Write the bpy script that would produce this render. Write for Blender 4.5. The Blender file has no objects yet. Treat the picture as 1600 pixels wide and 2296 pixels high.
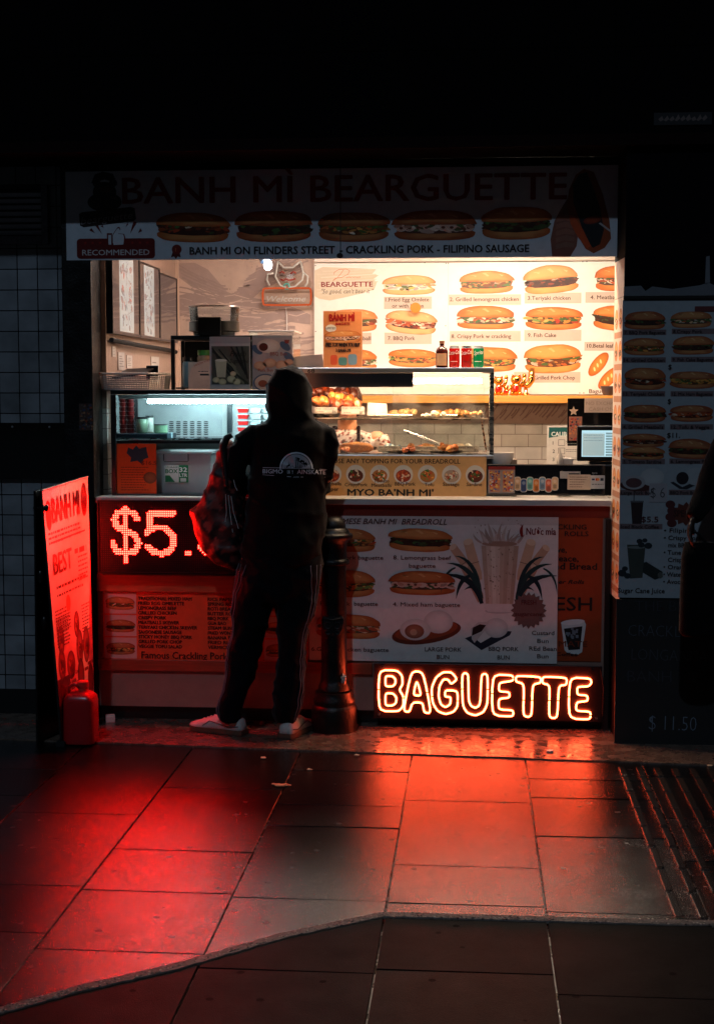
import bpy, math, random
from mathutils import Vector, Matrix, noise
from mathutils.bvhtree import BVHTree
random.seed(7)
SC = bpy.context.scene
COL = SC.collection
R = math.radians
# ------------------------------------------------------------------ camera
EYE = 1.62
FPX = 3250.0                      # focal length in pixels of the 1600 x 2296 photograph
PITCH = math.atan(276 / FPX)
YAW = math.atan(264 * math.cos(PITCH) / FPX)
FW = Vector((-math.sin(YAW) * math.cos(PITCH), math.cos(YAW) * math.cos(PITCH), -math.sin(PITCH)))
RT = Vector((math.cos(YAW), math.sin(YAW), 0))
UP = RT.cross(FW)
CAM = Vector((0, 0, EYE))
cd = bpy.data.cameras.new('camera')
cam = bpy.data.objects.new('camera', cd)
COL.objects.link(cam)
cam.location = CAM
cam.rotation_euler = FW.to_track_quat('-Z', 'Y').to_euler()
cd.sensor_fit = 'VERTICAL'
cd.sensor_height = 36
cd.lens = 36 * FPX / 2296
cd.clip_end = 500
SC.camera = cam
# ------------------------------------------------------------------ night sky, street light
SUN_EL, SUN_AZ = R(46.5), R(-9)     # the lit street behind the camera, high up
w = bpy.data.worlds.new('World')
SC.world = w
w.use_nodes = True
nt = w.node_tree
sky = nt.nodes.new('ShaderNodeTexSky')
sky.sky_type = 'NISHITA'
sky.sun_disc = False
sky.sun_elevation = SUN_EL
sky.sun_rotation = R(180) + SUN_AZ
nt.links.new(sky.outputs[0], nt.nodes['Background'].inputs[0])
nt.nodes['Background'].inputs[1].default_value = 0.0013
sl = bpy.data.lights.new('street_light', 'SUN')
sl.energy = 0.38
sl.angle = R(1.0)
sl.color = (0.55, 0.76, 1.0)
so = bpy.data.objects.new('street_light', sl)
COL.objects.link(so)
sd = Vector((math.sin(SUN_AZ) * math.cos(SUN_EL), -math.cos(SUN_AZ) * math.cos(SUN_EL), math.sin(SUN_EL)))
so.rotation_euler = sd.to_track_quat('Z', 'Y').to_euler()
so.location = (0, -2, 6)
SC.view_settings.view_transform = 'Standard'
SC.view_settings.look = 'None'
SC.view_settings.exposure = 0
SC.view_settings.gamma = 1
SC.cycles.max_bounces = 10
SC.cycles.transparent_max_bounces = 24
SC.cycles.use_denoising = True
SC.cycles.sample_clamp_indirect = 6

# ------------------------------------------------------------------ photogrammetry helpers
def ray(px, py):
    return FW + RT * ((px - 800) / FPX) - UP * ((py - 1148) / FPX)
def P(px, py, Y):
    d = ray(px, py)
    return CAM + d * (Y / d.y)
def G(px, py):
    d = ray(px, py)
    return CAM + d * (-EYE / d.z)
def X(px, Y, py=1100):
    return P(px, py, Y).x
def Z(py, Y, px=800):
    return P(px, py, Y).z
def lin(c):
    def f(u):
        u /= 255.0
        return u / 12.92 if u < .04045 else ((u + .055) / 1.055) ** 2.4
    return tuple(f(u) for u in c)
def mix(a, b, t):
    return tuple(a[i] + (b[i] - a[i]) * t for i in range(3))
def rnd(a, b):
    return a + (b - a) * random.random()

# ------------------------------------------------------------------ materials (base colour from the mesh's own colour attribute)
MATS = {}
def mat(name, rough=.5, metal=0., bump=0., bscale=60., var=0., vscale=8., spec=.5, coat=0., rvar=0., rscale=5., color=None,
        emit=None, estr=0., trans=0., sss=0., stretch=None):
    if name in MATS:
        return MATS[name]
    m = bpy.data.materials.new(name)
    m.use_nodes = True
    n, l = m.node_tree.nodes, m.node_tree.links
    b = n['Principled BSDF']
    b.inputs['Roughness'].default_value = rough
    b.inputs['Metallic'].default_value = metal
    b.inputs['Specular IOR Level'].default_value = spec
    b.inputs['Coat Weight'].default_value = coat
    b.inputs['Coat Roughness'].default_value = .08
    if trans: b.inputs['Transmission Weight'].default_value = trans
    if sss:
        b.inputs['Subsurface Weight'].default_value = sss
        b.inputs['Subsurface Radius'].default_value = (.01, .005, .003)
    geo = n.new('ShaderNodeNewGeometry')
    src = geo.outputs['Position']
    if stretch:
        mp = n.new('ShaderNodeMapping')
        mp.inputs['Scale'].default_value = stretch
        l.new(src, mp.inputs[0])
        src = mp.outputs[0]
    if color is None:
        at = n.new('ShaderNodeAttribute')
        at.attribute_name = 'col'
        csock = at.outputs['Color']
    else:
        rg = n.new('ShaderNodeRGB')
        rg.outputs[0].default_value = (*lin(color), 1)
        csock = rg.outputs[0]
    if var:
        tx = n.new('ShaderNodeTexNoise')
        tx.inputs['Scale'].default_value = vscale
        tx.inputs['Detail'].default_value = 6
        tx.inputs['Roughness'].default_value = .65
        l.new(src, tx.inputs['Vector'])
        mr = n.new('ShaderNodeMapRange')
        mr.inputs['From Min'].default_value = .3
        mr.inputs['From Max'].default_value = .7
        mr.inputs['To Min'].default_value = 1 - var
        mr.inputs['To Max'].default_value = 1 + var * .5
        l.new(tx.outputs['Fac'], mr.inputs['Value'])
        vm = n.new('ShaderNodeVectorMath')
        vm.operation = 'SCALE'
        l.new(csock, vm.inputs[0])
        l.new(mr.outputs[0], vm.inputs['Scale'])
        csock = vm.outputs[0]
    l.new(csock, b.inputs['Base Color'])
    if rvar:
        tx = n.new('ShaderNodeTexNoise')
        tx.inputs['Scale'].default_value = rscale
        tx.inputs['Detail'].default_value = 5
        l.new(src, tx.inputs['Vector'])
        mr = n.new('ShaderNodeMapRange')
        mr.inputs['From Min'].default_value = .35
        mr.inputs['From Max'].default_value = .65
        mr.inputs['To Min'].default_value = max(.02, rough - rvar)
        mr.inputs['To Max'].default_value = min(1, rough + rvar)
        l.new(tx.outputs['Fac'], mr.inputs['Value'])
        l.new(mr.outputs[0], b.inputs['Roughness'])
    if bump:
        tx = n.new('ShaderNodeTexNoise')
        tx.inputs['Scale'].default_value = bscale
        tx.inputs['Detail'].default_value = 4
        l.new(src, tx.inputs['Vector'])
        bp = n.new('ShaderNodeBump')
        bp.inputs['Strength'].default_value = bump
        bp.inputs['Distance'].default_value = .004
        l.new(tx.outputs['Fac'], bp.inputs['Height'])
        l.new(bp.outputs[0], b.inputs['Normal'])
    if emit:
        b.inputs['Emission Color'].default_value = (*emit, 1)
        b.inputs['Emission Strength'].default_value = estr
    MATS[name] = m
    return m
def emitter(name, col, strength):
    m = bpy.data.materials.new(name)
    m.use_nodes = True
    n, l = m.node_tree.nodes, m.node_tree.links
    n.remove(n['Principled BSDF'])
    e = n.new('ShaderNodeEmission')
    e.inputs[0].default_value = (*col, 1)
    e.inputs[1].default_value = strength
    l.new(e.outputs[0], n['Material Output'].inputs[0])
    MATS[name] = m
    return m
def glass_mat(name, tint=(1, 1, 1), ior=1.5, rough=.01, dirt=0.):
    m = bpy.data.materials.new(name)
    m.use_nodes = True
    n, l = m.node_tree.nodes, m.node_tree.links
    n.remove(n['Principled BSDF'])
    fr = n.new('ShaderNodeFresnel')
    fr.inputs[0].default_value = ior
    tr = n.new('ShaderNodeBsdfTransparent')
    tr.inputs[0].default_value = (*tint, 1)
    gl = n.new('ShaderNodeBsdfGlossy')
    gl.inputs['Roughness'].default_value = rough
    mx = n.new('ShaderNodeMixShader')
    l.new(fr.outputs[0], mx.inputs[0])
    l.new(tr.outputs[0], mx.inputs[1])
    l.new(gl.outputs[0], mx.inputs[2])
    out = mx.outputs[0]
    if dirt:
        df = n.new('ShaderNodeBsdfDiffuse')
        tx = n.new('ShaderNodeTexNoise')
        tx.inputs['Scale'].default_value = 9
        tx.inputs['Detail'].default_value = 8
        g = n.new('ShaderNodeNewGeometry')
        l.new(g.outputs['Position'], tx.inputs['Vector'])
        mr = n.new('ShaderNodeMapRange')
        mr.inputs['From Min'].default_value = .45
        mr.inputs['From Max'].default_value = .8
        mr.inputs['To Max'].default_value = dirt
        l.new(tx.outputs['Fac'], mr.inputs['Value'])
        m2 = n.new('ShaderNodeMixShader')
        l.new(mr.outputs[0], m2.inputs[0])
        l.new(out, m2.inputs[1])
        l.new(df.outputs[0], m2.inputs[2])
        out = m2.outputs[0]
    l.new(out, n['Material Output'].inputs[0])
    MATS[name] = m
    return m
mat('print', rough=.5, var=.08, vscale=30, spec=.35)
mat('vinyl', rough=.32, var=.10, vscale=25, bump=.05, bscale=12, spec=.5)
mat('paint', rough=.42, var=.12, vscale=14, bump=.06, bscale=90)
mat('plastic', rough=.28, var=.05, vscale=20, spec=.5)
mat('gloss', rough=.09, var=.05, vscale=20, spec=.6)
mat('steel', rough=.28, metal=1, var=.12, vscale=8, rvar=.1, rscale=14, stretch=(1, 1, 6))
mat('laminate', rough=.35, var=.06, vscale=10, spec=.6)
mat('gold', rough=.16, metal=1, bump=.3, bscale=55)
mat('cloth', rough=.95, spec=.12, var=.2, vscale=30, bump=.5, bscale=240)
mat('nylon', rough=.5, spec=.4, var=.2, vscale=30, bump=.5, bscale=70)
mat('skin', rough=.5, var=.08, vscale=30, bump=.1, bscale=140, sss=.15)
mat('food', rough=.4, var=.35, vscale=45, bump=.9, bscale=60, coat=.25)
mat('wood', rough=.45, var=.3, vscale=6, stretch=(1, 6, 14), bump=.15, bscale=20)
mat('wall', rough=.8, var=.18, vscale=5, bump=.3, bscale=120)
mat('iron', rough=.40, spec=.32, var=.35, vscale=12, bump=.6, bscale=90, coat=.08, rvar=.1, rscale=14)
mat('night_wall', rough=.9, spec=.08, var=.3, vscale=2.5, bump=.4, bscale=60)
mat('leather', rough=.55, var=.25, vscale=25, bump=.3, bscale=110)
mat('milky', rough=.4, spec=.5, var=.1, vscale=12, trans=.35)
mat('chalk', rough=.95, var=.6, vscale=140)
mat('rubber', rough=.8, var=.2, vscale=30)
glass_mat('glass', (.96, .985, .98), 1.5, .012, .20)
glass_mat('glass_clear', (.93, .96, .95), 1.35, .02, .04)
glass_mat('glass_smoke', (.30, .32, .34), 1.5, .02)
glass_mat('acrylic_thin', (.93, .93, .92), 1.18, .05)
MATS['cloth'].node_tree.nodes['Principled BSDF'].inputs['Sheen Weight'].default_value = .07
MATS['cloth'].node_tree.nodes['Principled BSDF'].inputs['Sheen Roughness'].default_value = .35
glass_mat('bag_plastic', (.85, .88, .9), 1.9, .1, .1)

def tiled(name, axis, bw, rh, off, col, mort, rough=.2, msize=.004, z0=0., x0=0., bright=.12):
    m = bpy.data.materials.new(name)
    m.use_nodes = True
    n, l = m.node_tree.nodes, m.node_tree.links
    b = n['Principled BSDF']
    g = n.new('ShaderNodeNewGeometry')
    sp = n.new('ShaderNodeSeparateXYZ')
    cb = n.new('ShaderNodeCombineXYZ')
    l.new(g.outputs['Position'], sp.inputs[0])
    l.new(sp.outputs[axis], cb.inputs[0])
    l.new(sp.outputs[2], cb.inputs[1])
    ad = n.new('ShaderNodeVectorMath')
    ad.inputs[1].default_value = (x0 + 50 * bw, z0 + 10 * rh, 0)
    l.new(cb.outputs[0], ad.inputs[0])
    br = n.new('ShaderNodeTexBrick')
    br.offset = off
    br.inputs['Scale'].default_value = 1
    br.inputs['Brick Width'].default_value = bw
    br.inputs['Row Height'].default_value = rh
    br.inputs['Mortar Size'].default_value = msize
    br.inputs['Mortar Smooth'].default_value = .15
    br.inputs['Bias'].default_value = 0
    br.inputs['Color1'].default_value = (*lin(col), 1)
    br.inputs['Color2'].default_value = (*[u * (1 - bright) for u in lin(col)], 1)
    br.inputs['Mortar'].default_value = (*lin(mort), 1)
    l.new(ad.outputs[0], br.inputs['Vector'])
    tx = n.new('ShaderNodeTexNoise')
    tx.inputs['Scale'].default_value = 7
    tx.inputs['Detail'].default_value = 6
    l.new(g.outputs['Position'], tx.inputs['Vector'])
    mr = n.new('ShaderNodeMapRange')
    mr.inputs['From Min'].default_value = .3
    mr.inputs['From Max'].default_value = .7
    mr.inputs['To Min'].default_value = .62 if name == 'tile_out' else .8
    mr.inputs['To Max'].default_value = 1.08
    l.new(tx.outputs['Fac'], mr.inputs['Value'])
    vm = n.new('ShaderNodeVectorMath')
    vm.operation = 'SCALE'
    l.new(br.outputs['Color'], vm.inputs[0])
    l.new(mr.outputs[0], vm.inputs['Scale'])
    l.new(vm.outputs[0], b.inputs['Base Color'])
    b.inputs['Roughness'].default_value = rough
    bp = n.new('ShaderNodeBump')
    bp.inputs['Distance'].default_value = .003
    bp.inputs['Strength'].default_value = .6
    iv = n.new('ShaderNodeMath')
    iv.operation = 'SUBTRACT'
    iv.inputs[0].default_value = 1
    l.new(br.outputs['Fac'], iv.inputs[1])
    ws = n.new('ShaderNodeMath')
    ws.operation = 'MULTIPLY_ADD'
    ws.inputs[1].default_value = .5
    l.new(tx.outputs['Fac'], ws.inputs[0])
    l.new(iv.outputs[0], ws.inputs[2])
    l.new(ws.outputs[0], bp.inputs['Height'])
    l.new(bp.outputs[0], b.inputs['Normal'])
    MATS[name] = m
    return m

# ------------------------------------------------------------------ mesh builder
ORI = {}
class M:
    def __init__(s):
        s.v, s.f, s.c = [], [], []
    def add(s, vs, fs, col):
        o = len(s.v)
        s.v.extend([tuple(p) for p in vs])
        per = isinstance(col, list)
        lc = None if per else lin(col)
        for f in fs:
            s.f.append([o + i for i in f])
            s.c.append([lin(col[i]) for i in f] if per else [lc] * len(f))
        return s
    def box(s, x0, x1, y0, y1, z0, z1, col):
        x0, x1 = min(x0, x1), max(x0, x1); y0, y1 = min(y0, y1), max(y0, y1); z0, z1 = min(z0, z1), max(z0, z1)
        vs = [(x, y, z) for z in (z0, z1) for y in (y0, y1) for x in (x0, x1)]
        return s.add(vs, [(0, 2, 3, 1), (4, 5, 7, 6), (0, 1, 5, 4), (2, 6, 7, 3), (0, 4, 6, 2), (1, 3, 7, 5)], col)
    def obox(s, c, hx, hy, hz, col, rz=0., rx=0., ry=0.):
        m = Matrix.Translation(c) @ Matrix.Rotation(rz, 4, 'Z') @ Matrix.Rotation(rx, 4, 'X') @ Matrix.Rotation(ry, 4, 'Y')
        vs = [m @ Vector((x, y, z)) for z in (-hz, hz) for y in (-hy, hy) for x in (-hx, hx)]
        return s.add(vs, [(0, 2, 3, 1), (4, 5, 7, 6), (0, 1, 5, 4), (2, 6, 7, 3), (0, 4, 6, 2), (1, 3, 7, 5)], col)
    def poly(s, pts, col):
        return s.add(pts, [tuple(range(len(pts)))], col)
    def slab(s, pts, d, col, back=None):
        """closed prism: front outline pts pushed by vector d"""
        n = len(pts)
        d = Vector(d)
        vs = [Vector(p) for p in pts] + [Vector(p) + d for p in pts]
        fs = [tuple(range(n)), tuple(range(2 * n - 1, n - 1, -1))] + [(i, i + n, (i + 1) % n + n, (i + 1) % n) for i in range(n)]
        return s.add(vs, fs, col)
    def rings(s, rs, col, cap=True):
        n = len(rs[0])
        o = []
        for r in rs: o.extend(r)
        fs = []
        for k in range(len(rs) - 1):
            for i in range(n):
                j = (i + 1) % n
                fs.append((k * n + i, k * n + j, (k + 1) * n + j, (k + 1) * n + i))
        if cap:
            fs.append(tuple(range(n - 1, -1, -1)))
            fs.append(tuple((len(rs) - 1) * n + i for i in range(n)))
        if isinstance(col, list) and len(col) == len(rs):
            col = [c for c in col for _ in range(n)]
        return s.add(o, fs, col)
    def tube(s, path, r, col, n=8, closed=False, cap=True):
        path = [Vector(p) for p in path]
        rr = r if isinstance(r, (list, tuple)) else [r] * len(path)
        rs = []
        prev = None
        L = len(path)
        for i, p in enumerate(path):
            a = path[(i - 1) % L] if (closed or i) else p
            b = path[(i + 1) % L] if (closed or i < L - 1) else p
            t = (b - a)
            t = t.normalized() if t.length > 1e-9 else Vector((0, 0, 1))
            if prev is None:
                u = t.orthogonal().normalized()
            else:
                u = (prev - t * prev.dot(t))
                u = u.normalized() if u.length > 1e-6 else t.orthogonal().normalized()
            prev = u
            v = t.cross(u)
            rs.append([p + (u * math.cos(k * 2 * math.pi / n) + v * math.sin(k * 2 * math.pi / n)) * rr[i] for k in range(n)])
        if closed:
            rs.append(rs[0])
            return s.rings(rs, col, False)
        return s.rings(rs, col, cap)
    def cyl(s, c, r, h, col, n=20, axis='z', r2=None):
        c = Vector(c)
        r2 = r if r2 is None else r2
        def ring(rad, t):
            o = []
            for k in range(n):
                a = 2 * math.pi * k / n
                u, v = rad * math.cos(a), rad * math.sin(a)
                o.append(c + (Vector((u, v, t)) if axis == 'z' else Vector((u, t, v)) if axis == 'y' else Vector((t, u, v))))
            return o
        return s.rings([ring(r, 0), ring(r2, h)], col)
    def lathe(s, cx, cy, prof, col, n=28):
        rs = [[(cx + r * math.cos(2 * math.pi * k / n), cy + r * math.sin(2 * math.pi * k / n), z) for k in range(n)] for r, z in prof]
        return s.rings(rs, col)
    def ell(s, c, rx, ry, rz, col, nu=14, nv=9, amp=0., fr=6., rot=None):
        c = Vector(c)
        rs = []
        sd = Vector((random.random() * 9, random.random() * 9, 3))
        for j in range(1, nv):
            t = math.pi * j / nv
            ring = []
            for k in range(nu):
                a = 2 * math.pi * k / nu
                d = Vector((math.sin(t) * math.cos(a), math.sin(t) * math.sin(a), math.cos(t)))
                q = 1 + (amp * noise.noise(d * fr * .5 + sd) if amp else 0)
                v = Vector((d.x * rx * q, d.y * ry * q, d.z * rz * q))
                ring.append(c + (rot @ v if rot else v))
            rs.append(ring)
        return s.rings(rs, col)
    def data(s, name='m'):
        me = bpy.data.meshes.new(name)
        me.from_pydata(s.v, [], s.f)
        at = me.attributes.new('col', 'FLOAT_COLOR', 'CORNER')
        flat = []
        for c in s.c:
            for q in c: flat.extend((q[0], q[1], q[2], 1.0))
        at.data.foreach_set('color', flat)
        me.update()
        return me
    def build(s, name, m, parent=None, smooth=False, bev=0., loc=None):
        return link(s.data(name), name, m, parent, smooth, bev, loc)
def link(me, name, m, parent=None, smooth=False, bev=0., loc=None):
    """loc: world origin for a top-level object; children take their thing's origin"""
    if parent is not None:
        org = ORI[parent.name]
    elif loc is not None:
        org = Vector(loc)
    else:
        co = [v.co for v in me.vertices]
        org = Vector(((min(v.x for v in co) + max(v.x for v in co)) / 2, (min(v.y for v in co) + max(v.y for v in co)) / 2, min(v.z for v in co)))
    me.transform(Matrix.Translation(-org))
    o = bpy.data.objects.new(name, me)
    COL.objects.link(o)
    if parent is not None:
        o.parent = parent
    else:
        o.location = org
    ORI[o.name] = org
    me.materials.append(MATS[m] if isinstance(m, str) else m)
    if smooth:
        for p in me.polygons: p.use_smooth = True
        if smooth != 'all':
            me.set_sharp_from_angle(angle=R(38))
    if bev:
        b = o.modifiers.new('bevel', 'BEVEL')
        b.width = bev
        b.segments = 2
        b.limit_method = 'ANGLE'
        b.angle_limit = R(50)
    return o
def thing(name, loc, label, cat, group=None):
    o = bpy.data.objects.new(name, None)
    COL.objects.link(o)
    o.location = loc
    o.empty_display_size = .1
    ORI[o.name] = Vector(loc)
    return tag(o, label, cat, group)
def tag(o, label, cat, group=None):
    o['label'] = label
    o['category'] = cat
    if group: o['group'] = group
    return o
def struct(o):
    o['kind'] = 'structure'
    return o
def dup(o, d, label, parent=None):
    """copy of a thing and of its parts, moved by d"""
    c = o.copy()
    COL.objects.link(c)
    ORI[c.name] = ORI[o.name] + Vector(d)
    if parent is None:
        c.location = o.location + Vector(d)
        c['label'] = label
    else:
        c.parent = parent
    for ch in [q for q in bpy.data.objects if q.parent == o]:
        dup(ch, d, None, c)
    return c

# ------------------------------------------------------------------ text
_tc = {}
def glyphs(s, bold=0., shear=0., sp=1.):
    k = (s, bold, shear, sp)
    if k not in _tc:
        c = bpy.data.curves.new('t', 'FONT')
        c.body = s; c.size = 1; c.resolution_u = 2; c.offset = bold; c.shear = shear; c.space_character = sp
        o = bpy.data.objects.new('t', c)
        COL.objects.link(o)
        dg = bpy.context.evaluated_depsgraph_get()
        e = o.evaluated_get(dg)
        me = e.to_mesh()
        vs = [(v.co.x, v.co.y) for v in me.vertices]
        fs = [tuple(p.vertices) for p in me.polygons]
        e.to_mesh_clear()
        bpy.data.objects.remove(o)
        bpy.data.curves.remove(c)
        x0 = min(v[0] for v in vs); x1 = max(v[0] for v in vs)
        _tc[k] = ([(v[0] - x0, v[1]) for v in vs], fs, x1 - x0)
    return _tc[k]

# ------------------------------------------------------------------ printed sheet
class Sheet(M):
    """flat print; f(a,b) -> world point, n = outward normal, layers stacked a tenth of a millimetre apart"""
    def __init__(s, f, n):
        super().__init__()
        s.fn, s.n = f, Vector(n).normalized()
        s.k = 0
    def pt(s, a, b, l):
        return s.fn(a, b) + s.n * (l * .00035)
    def p(s, pts, col, l=1.):
        s.k = (s.k + 1) % 40
        l += s.k * .01
        s.add([s.pt(a, b, l) for a, b in pts], [tuple(range(len(pts)))], col)
        return s
    def rect(s, a0, b0, a1, b1, col, l=1.):
        return s.p([(a0, b0), (a1, b0), (a1, b1), (a0, b1)], col, l)
    def rrect(s, a0, b0, a1, b1, r, col, l=1.):
        pts = []
        for cx, cy, q in ((a1 - r, b0 + r, -90), (a1 - r, b1 - r, 0), (a0 + r, b1 - r, 90), (a0 + r, b0 + r, 180)):
            for k in range(5):
                t = R(q + k * 22.5)
                pts.append((cx + r * math.cos(t), cy + r * math.sin(t)))
        return s.p(pts, col, l)
    def oval(s, cx, cy, rx, ry, col, l=1., n=24, rot=0., c2=None):
        ca, sa = math.cos(rot), math.sin(rot)
        pts = []
        for k in range(n):
            x, y = rx * math.cos(2 * math.pi * k / n), ry * math.sin(2 * math.pi * k / n)
            pts.append((cx + x * ca - y * sa, cy + x * sa + y * ca))
        if c2 is None:
            return s.p(pts, col, l)
        vs = [s.pt(a, b, l) for a, b in pts] + [s.pt(cx + (a - cx) * .6, cy + (b - cy) * .6, l) for a, b in pts] + [s.pt(cx, cy, l)]
        fs = [(i, (i + 1) % n, n + (i + 1) % n, n + i) for i in range(n)] + [(n + i, n + (i + 1) % n, 2 * n) for i in range(n)]
        return s.add(vs, fs, [col] * n + [mix(col, c2, .7)] * n + [c2])
    def line(s, pts, wd, col, l=2.):
        for i in range(len(pts) - 1):
            (a, b), (c, d) = pts[i], pts[i + 1]
            L = math.hypot(c - a, d - b) or 1
            u, v = -(d - b) / L * wd / 2, (c - a) / L * wd / 2
            ex, ey = (c - a) / L * wd * .3, (d - b) / L * wd * .3
            s.p([(a + u - ex, b + v - ey), (c + u + ex, d + v + ey), (c - u + ex, d - v + ey), (a - u - ex, b - v - ey)], col, l)
        return s
    def text(s, t, a, b, h, col, w=None, bold=0., shear=0., al='L', l=6., sp=1., rot=0.):
        vs, fs, W = glyphs(t, min(bold, 0), shear, sp)
        k = h / .72
        kx = ((w - 2 * max(bold, 0) * k * .9) / W) if w else k
        if al == 'C': a -= W * kx / 2
        if al == 'R': a -= W * kx
        ca, sa = math.cos(rot), math.sin(rot)
        e = bold * k * .9
        for i, (du, dv) in enumerate(((0, 0), (e, 0), (-e, 0), (0, e * .7), (0, -e * .7)) if bold > 0 else ((0, 0),)):
            out = []
            for x, y in vs:
                u, v = x * kx + du, -y * k + dv
                out.append(s.pt(a + u * ca - v * sa, b + u * sa + v * ca, l + i * .03))
            s.add(out, fs, col)
        return s
    def scribble(s, a, b, w, h, col, l=6., n=None):
        """small print too fine to read: a row of word-like dashes"""
        x = a
        while x < a + w:
            q = min(rnd(.8, 3.2) * h, a + w - x)
            s.rect(x, b, x + q, b + h * rnd(.75, 1), col, l)
            x += q + h * .6
        return s
STY = {'egg': [(250, 244, 232), (250, 240, 222), (240, 190, 90), (255, 250, 244), (90, 120, 60), (226, 160, 90)],
       'chicken': [(232, 150, 70), (120, 60, 24), (70, 112, 50), (205, 92, 40), (248, 230, 205), (196, 60, 30)],
       'dark': [(86, 34, 16), (60, 24, 12), (150, 60, 24), (64, 104, 48), (230, 205, 175), (200, 70, 34)],
       'pork': [(176, 62, 26), (214, 104, 50), (244, 214, 184), (150, 40, 20), (236, 196, 158)],
       'crisp': [(246, 226, 196), (200, 84, 40), (64, 104, 48), (168, 62, 28), (240, 190, 140), (250, 240, 224)],
       'fish': [(224, 146, 60), (240, 178, 90), (60, 96, 44), (190, 56, 30), (120, 150, 74)],
       'beef': [(70, 36, 20), (52, 26, 16), (66, 98, 48), (50, 66, 60), (124, 60, 28)],
       'ham': [(226, 164, 140), (240, 208, 190), (72, 96, 52), (110, 50, 34), (236, 220, 196), (60, 70, 60)]}
def bun(S, cx, cy, w, h, st='chicken', rot=0., l=2., crust=(216, 142, 70), tilt=0.):
    """photograph of a filled bread roll printed on a sheet"""
    ca, sa = math.cos(rot), math.sin(rot)
    def T(x, y):
        y += tilt * x * x
        u, v = x * w, -y * h
        return (cx + u * ca - v * sa, cy + u * sa + v * ca)
    N = 30
    sd = rnd(0, 50)
    rot += rnd(-.035, .035); hk = rnd(.37, .46); xk = rnd(.72, .92); crust = mix(crust, random.choice([(240, 180, 100), (180, 84, 30), (206, 130, 60)]), rnd(0, .35)); tilt += rnd(-.12, .12); ca, sa = math.cos(rot), math.sin(rot)
    def shape(fn, c0, lay, cols, jit=.02):
        pts = []
        for k in range(N):
            t = 2 * math.pi * k / N
            x, y = fn(t)
            q = 1 + jit * noise.noise(Vector((math.cos(t) * 2.2 + sd, math.sin(t) * 2.2, lay))) * 2
            pts.append((c0[0] + (x - c0[0]) * q, c0[1] + (y - c0[1]) * q))
        vs, cc = [], []
        for q, sk in enumerate((1, .9, .72, .48, .22)):
            for x, y in pts:
                X_, Y_ = c0[0] + (x - c0[0]) * sk, c0[1] + (y - c0[1]) * sk
                vs.append(S.pt(*T(X_, Y_), lay))
                t = .5 + .9 * noise.noise(Vector((X_ * 7 + sd, Y_ * 5, lay)))
                cc.append(mix(cols[min(q, 3)], cols[min(q + 1, 3)], max(0, min(1, t))))
        fs = [(q * N + i, q * N + (i + 1) % N, (q + 1) * N + (i + 1) % N, (q + 1) * N + i) for q in range(4) for i in range(N)]
        fs.append(tuple(4 * N + i for i in range(N)))
        S.add(vs, fs, cc)
    pw = lambda v, e: math.copysign(abs(v) ** e, v)
    dk, lt = mix(crust, (110, 40, 10), .65), mix(crust, (244, 186, 112), .38)
    md = mix(crust, (190, 96, 34), .45)
    bot = lambda t: (.485 * pw(math.cos(t), .75), -.22 + (.10 * math.sin(t) if math.sin(t) > 0 else .27 * pw(math.sin(t), .7)))
    shape(bot, (0, -.27), l, [dk, md, crust, lt])
    pal = STY[st]
    dark = mix(pal[0], (50, 20, 12), .8)
    fill = [(-.47, .0), (-.45, -.17), (-.3, -.25), (0, -.28), (.3, -.25), (.45, -.17), (.48, .02), (.3, .14), (0, .18), (-.3, .12)]
    S.p([T(x, y) for x, y in fill], dark if st != 'egg' else (226, 200, 170), l + 1)
    if st == 'ham':
        for i in range(9):
            x = -.40 + i * .1
            for q, c in ((.088, pal[1]), (.07, pal[0]), (.052, mix(pal[0], pal[1], .5)), (.034, pal[3])):
                S.p([T(x + q * math.cos(a) * .75, -.08 + 1.3 * q * math.sin(a)) for a in [k * .6 for k in range(10)]], mix(c, dark, .15), l + 1.7 + (0.088 - q) * 6 + i * .02)
    gr = [(58, 92, 44), (74, 108, 52), (44, 74, 40)]
    for i in range(60 if st != 'ham' else 22):
        x = rnd(-.46, .46)
        y = -.08 + rnd(-.16, .16) * (1 - abs(x) * 1.1)
        r = rnd(.014, .042)
        an = rnd(-.5, .5)
        c = mix(random.choice(pal[:3] if random.random() < .65 else pal), dark, rnd(.05, .55))
        e1 = rnd(1.2, 2.6)
        S.p([T(x + r * e1 * math.cos(k * .9 + .3) * math.cos(an) , y + (r * rnd(.7, 1.1) * math.sin(k * .9 + .3) + r * e1 * math.cos(k * .9 + .3) * math.sin(an)) * min(2, w / h * .75)) for k in range(7)], c, l + 2 + i * .01)
    if st in ('chicken', 'crisp', 'fish', 'dark', 'beef'):
        for i in range(9):
            x = -.43 + i * .105 + rnd(-.03, .03)
            y = .04 + rnd(-.05, .03)
            S.p([T(x + rnd(.02, .05) * math.cos(k), y + rnd(.02, .07) * math.sin(k)) for k in range(6)], mix(random.choice(gr), dark, rnd(0, .4)), l + 2.7 + i * .01)
    top = lambda t: (.5 * pw(math.cos(t), xk), .05 + (hk * pw(math.sin(t), .9) if math.sin(t) > 0 else .05 * math.sin(t) * (1 - .6 * abs(math.cos(t)))))
    shape(top, (-.05, .25), l + 3.3, [dk, md, crust, lt], .035)
    for i in range(3):
        x = -.28 + i * .25 + rnd(-.03, .03)
        S.p([T(x - .05, .36 - abs(x) * .3), T(x + .01, .39 - abs(x) * .35), T(x + .08, .26), T(x + .05, .22), T(x, .30)], mix(lt, (244, 214, 160), .35), l + 3.7)
def flat(Y, xr=800):
    """pixels of the photograph (read on column xr) -> upright plane at depth Y"""
    return lambda a, b: Vector((X(a, Y, 1000), Y, Z(b, Y, xr)))
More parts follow.
